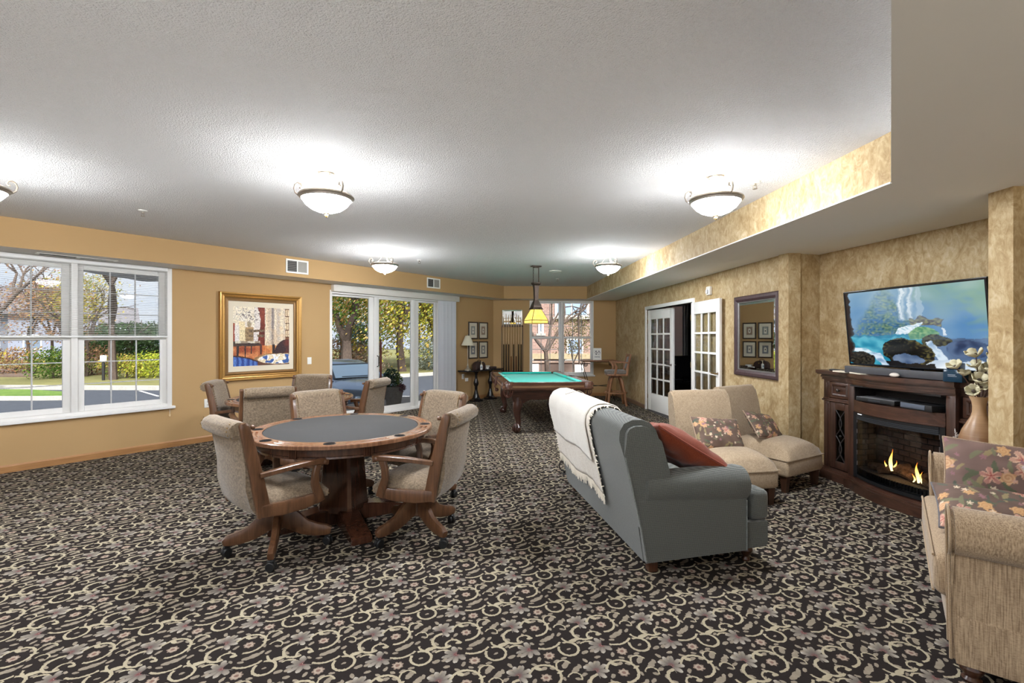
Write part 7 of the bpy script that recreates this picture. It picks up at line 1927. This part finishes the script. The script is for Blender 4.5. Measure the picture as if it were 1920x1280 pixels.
# ------------------------------------------------------------------ pub table, bar stool and sign by the far window
PTX, PTY = 2.68, 11.62
pb = thing('pub_table', 'pub table with thin wooden top and black iron scroll legs by the far window', 'table', (PTX, PTY, 0), R(-4))
M_STOOL = wood('oak_stool', (110, 72, 48), (164, 116, 80), .4, (20, 20, 2.5))
mk('table_top', M_STOOL, pb, lambda b: add_box(b, -.40, .42, -.28, .28, .925, .95, .008))
mk('iron_frame', M_IRON, pb, lambda b: (add_tube(b, [(-.40, -.25, .918), (.40, -.25, .918), (.40, .25, .918), (-.40, .25, .918), (-.40, -.25, .918)], .009, 6), add_tube(b, [(-.26, -.22, .33), (.26, .22, .33)], .008, 6), add_tube(b, [(-.26, .22, .33), (.26, -.22, .33)], .008, 6)))
for sx_ in (-1, 1):
    for sy_ in (-1, 1):
        def sl_(b):
            pts = [(-.01, .905)]
            pts = []
            for k in range(22):                      # spiral curl below the top corner, then the long bent leg
                a = k / 21 * 1.6 * 2 * PI; r_ = .012 + .042 * k / 21; pts.append((.335 + r_ * math.cos(a + 2.6), .855 + r_ * math.sin(a + 2.6)))
            pts += [(.385, .80), (.36, .70), (.31, .56), (.275, .42), (.265, .30), (.29, .16), (.34, .04), (.36, .0)]
            add_tube(b, [(sx_ * x, sy_ * .22, z_) for x, z_ in pts], .009, 6)
        mk('leg', M_IRON, pb, sl_)
cs = thing('table_sign', 'white card sign in a small stand on the pub table', 'sign', (2.63, 11.52, .951), R(-12))
cm_ = Matrix.Rotation(R(-18), 4, 'X')
pn = mk('card_backing', M_WHITEPLASTIC, cs, lambda b: add_box(b, -.10, .10, 0, .006, .004, .30, .001)); pn.matrix_local = cm_ @ Matrix.Shear('XY', 4, (0, 0)) if False else Matrix.Rotation(R(-18), 4, 'X')
def signfn(u, v):
    if .12 < u < .88 and .42 < v < .80: return (70, 70, 84) if ns(u, v, 9, 5) > .05 and abs(math.sin(u * 12)) > .3 else (224, 222, 218)
    if .15 < u < .85 and .18 < v < .32: return (120, 120, 126) if math.sin(v * 120) > .2 and ns(u, v, 30, 2) > -.2 else (228, 226, 222)
    return (230, 228, 222)
sp_ = paint_grid('print', M_PRINT, cs, .19, .285, 40, 56, signfn, y=-.002); sp_.matrix_local = Matrix.Rotation(R(-18), 4, 'X') @ Matrix.Translation((-.095, 0, .010))
boxes('stand', M_IRON, cs, [(-.08, .08, -.02, .12, 0, .004), (-.01, .01, .085, .09, .0, .2)])
bs = thing('bar_stool', 'oak swivel bar stool with arms and grey padded seat by the far corner', 'stool', (2.84, 10.62, 0), R(84))    # front faces -x
M_SEATG = fabric('stool_seat_grey', (92, 84, 78), (132, 124, 114), 200)
mk('seat', M_SEATG, bs, lambda b: add_box(b, -.22, .22, -.21, .23, .69, .775, .03, 3), ang=60)
mk('seat_frame', M_STOOL, bs, lambda b: (add_box(b, -.225, .225, -.22, .22, .655, .70, .01), add_lathe(b, [(0, .61), (.11, .61), (.11, .655), (0, .655)], 20, cap=False)))
for sg in (-1, 1):
    mk('back_post', M_STOOL, bs, lambda b: add_sweep(b, [(sg * .20, -.20, .66), (sg * .20, -.225, .85), (sg * .20, -.27, 1.05), (sg * .20, -.29, 1.13)], .035, [.06, .05, .045, .04], Vector((0, 1, 0))))
    mk('armrest', M_STOOL, bs, lambda b: (add_sweep(b, [(sg * .215, -.235, .945), (sg * .235, -.10, .955), (sg * .24, .05, .95), (sg * .235, .10, .94)], .05, .028), add_sweep(b, [(sg * .225, .06, .94), (sg * .22, .02, .84), (sg * .215, .05, .72), (sg * .212, .06, .665)], .03, .05, Vector((0, 1, 0)))))
mk('back_panel', M_SEATG, bs, lambda b: add_box(b, -.185, .185, -.020, .020, 0, .27, .012, 2, Matrix.Translation((0, -.235, .80)) @ Matrix.Rotation(R(13), 4, 'X')))
mk('top_rail', M_STOOL, bs, lambda b: add_sweep(b, [(-.22, -.280, 1.10), (-.1, -.295, 1.105), (.1, -.295, 1.105), (.22, -.280, 1.10)], .03, .06))
for k in range(4):
    a = PI / 4 + PI / 2 * k; c, s_ = math.cos(a), math.sin(a)
    mk('leg', M_STOOL, bs, lambda b: add_sweep(b, [(c * .11, s_ * .11, .64), (c * .17, s_ * .17, .52), (c * .23, s_ * .23, .30), (c * .255, s_ * .255, .12), (c * .29, s_ * .29, 0)], .045, [.05, .052, .045, .04, .045], Vector((c, s_, 0))))
mk('foot_ring', M_STOOL, bs, lambda b: add_lathe(b, [(.205, .265), (.25, .265), (.25, .295), (.205, .295), (.205, .265)], 32, cap=False))
# small black spoked wheel on a stub beside the far end of the grey sofa
wx_, wy_ = .845, 5.30
wh = thing('spoked_wheel', 'small black spoked wheel on a stub stand beyond the grey sofa, below the throw', 'wheel', (wx_, wy_, 0), R(-6))
mk('rim', M_IRON, wh, lambda b: add_loop(b, [(.055 * math.cos(2 * PI * k / 24), 0, .085 + .055 * math.sin(2 * PI * k / 24)) for k in range(24)], .007, 6))
mk('spokes', M_NICKEL, wh, lambda b: [add_tube(b, [(0, 0, .085), (.052 * math.cos(2 * PI * k / 8), 0, .085 + .052 * math.sin(2 * PI * k / 8))], .003, 5) for k in range(8)])
mk('stub_stand', M_IRON, wh, lambda b: (add_tube(b, [(0, 0, .03), (0, 0, .008)], .012, 8), add_lathe(b, [(0, 0), (.035, 0), (.03, .008), (0, .01)], 14, cap=False)))
bpy.context.view_layer.update()
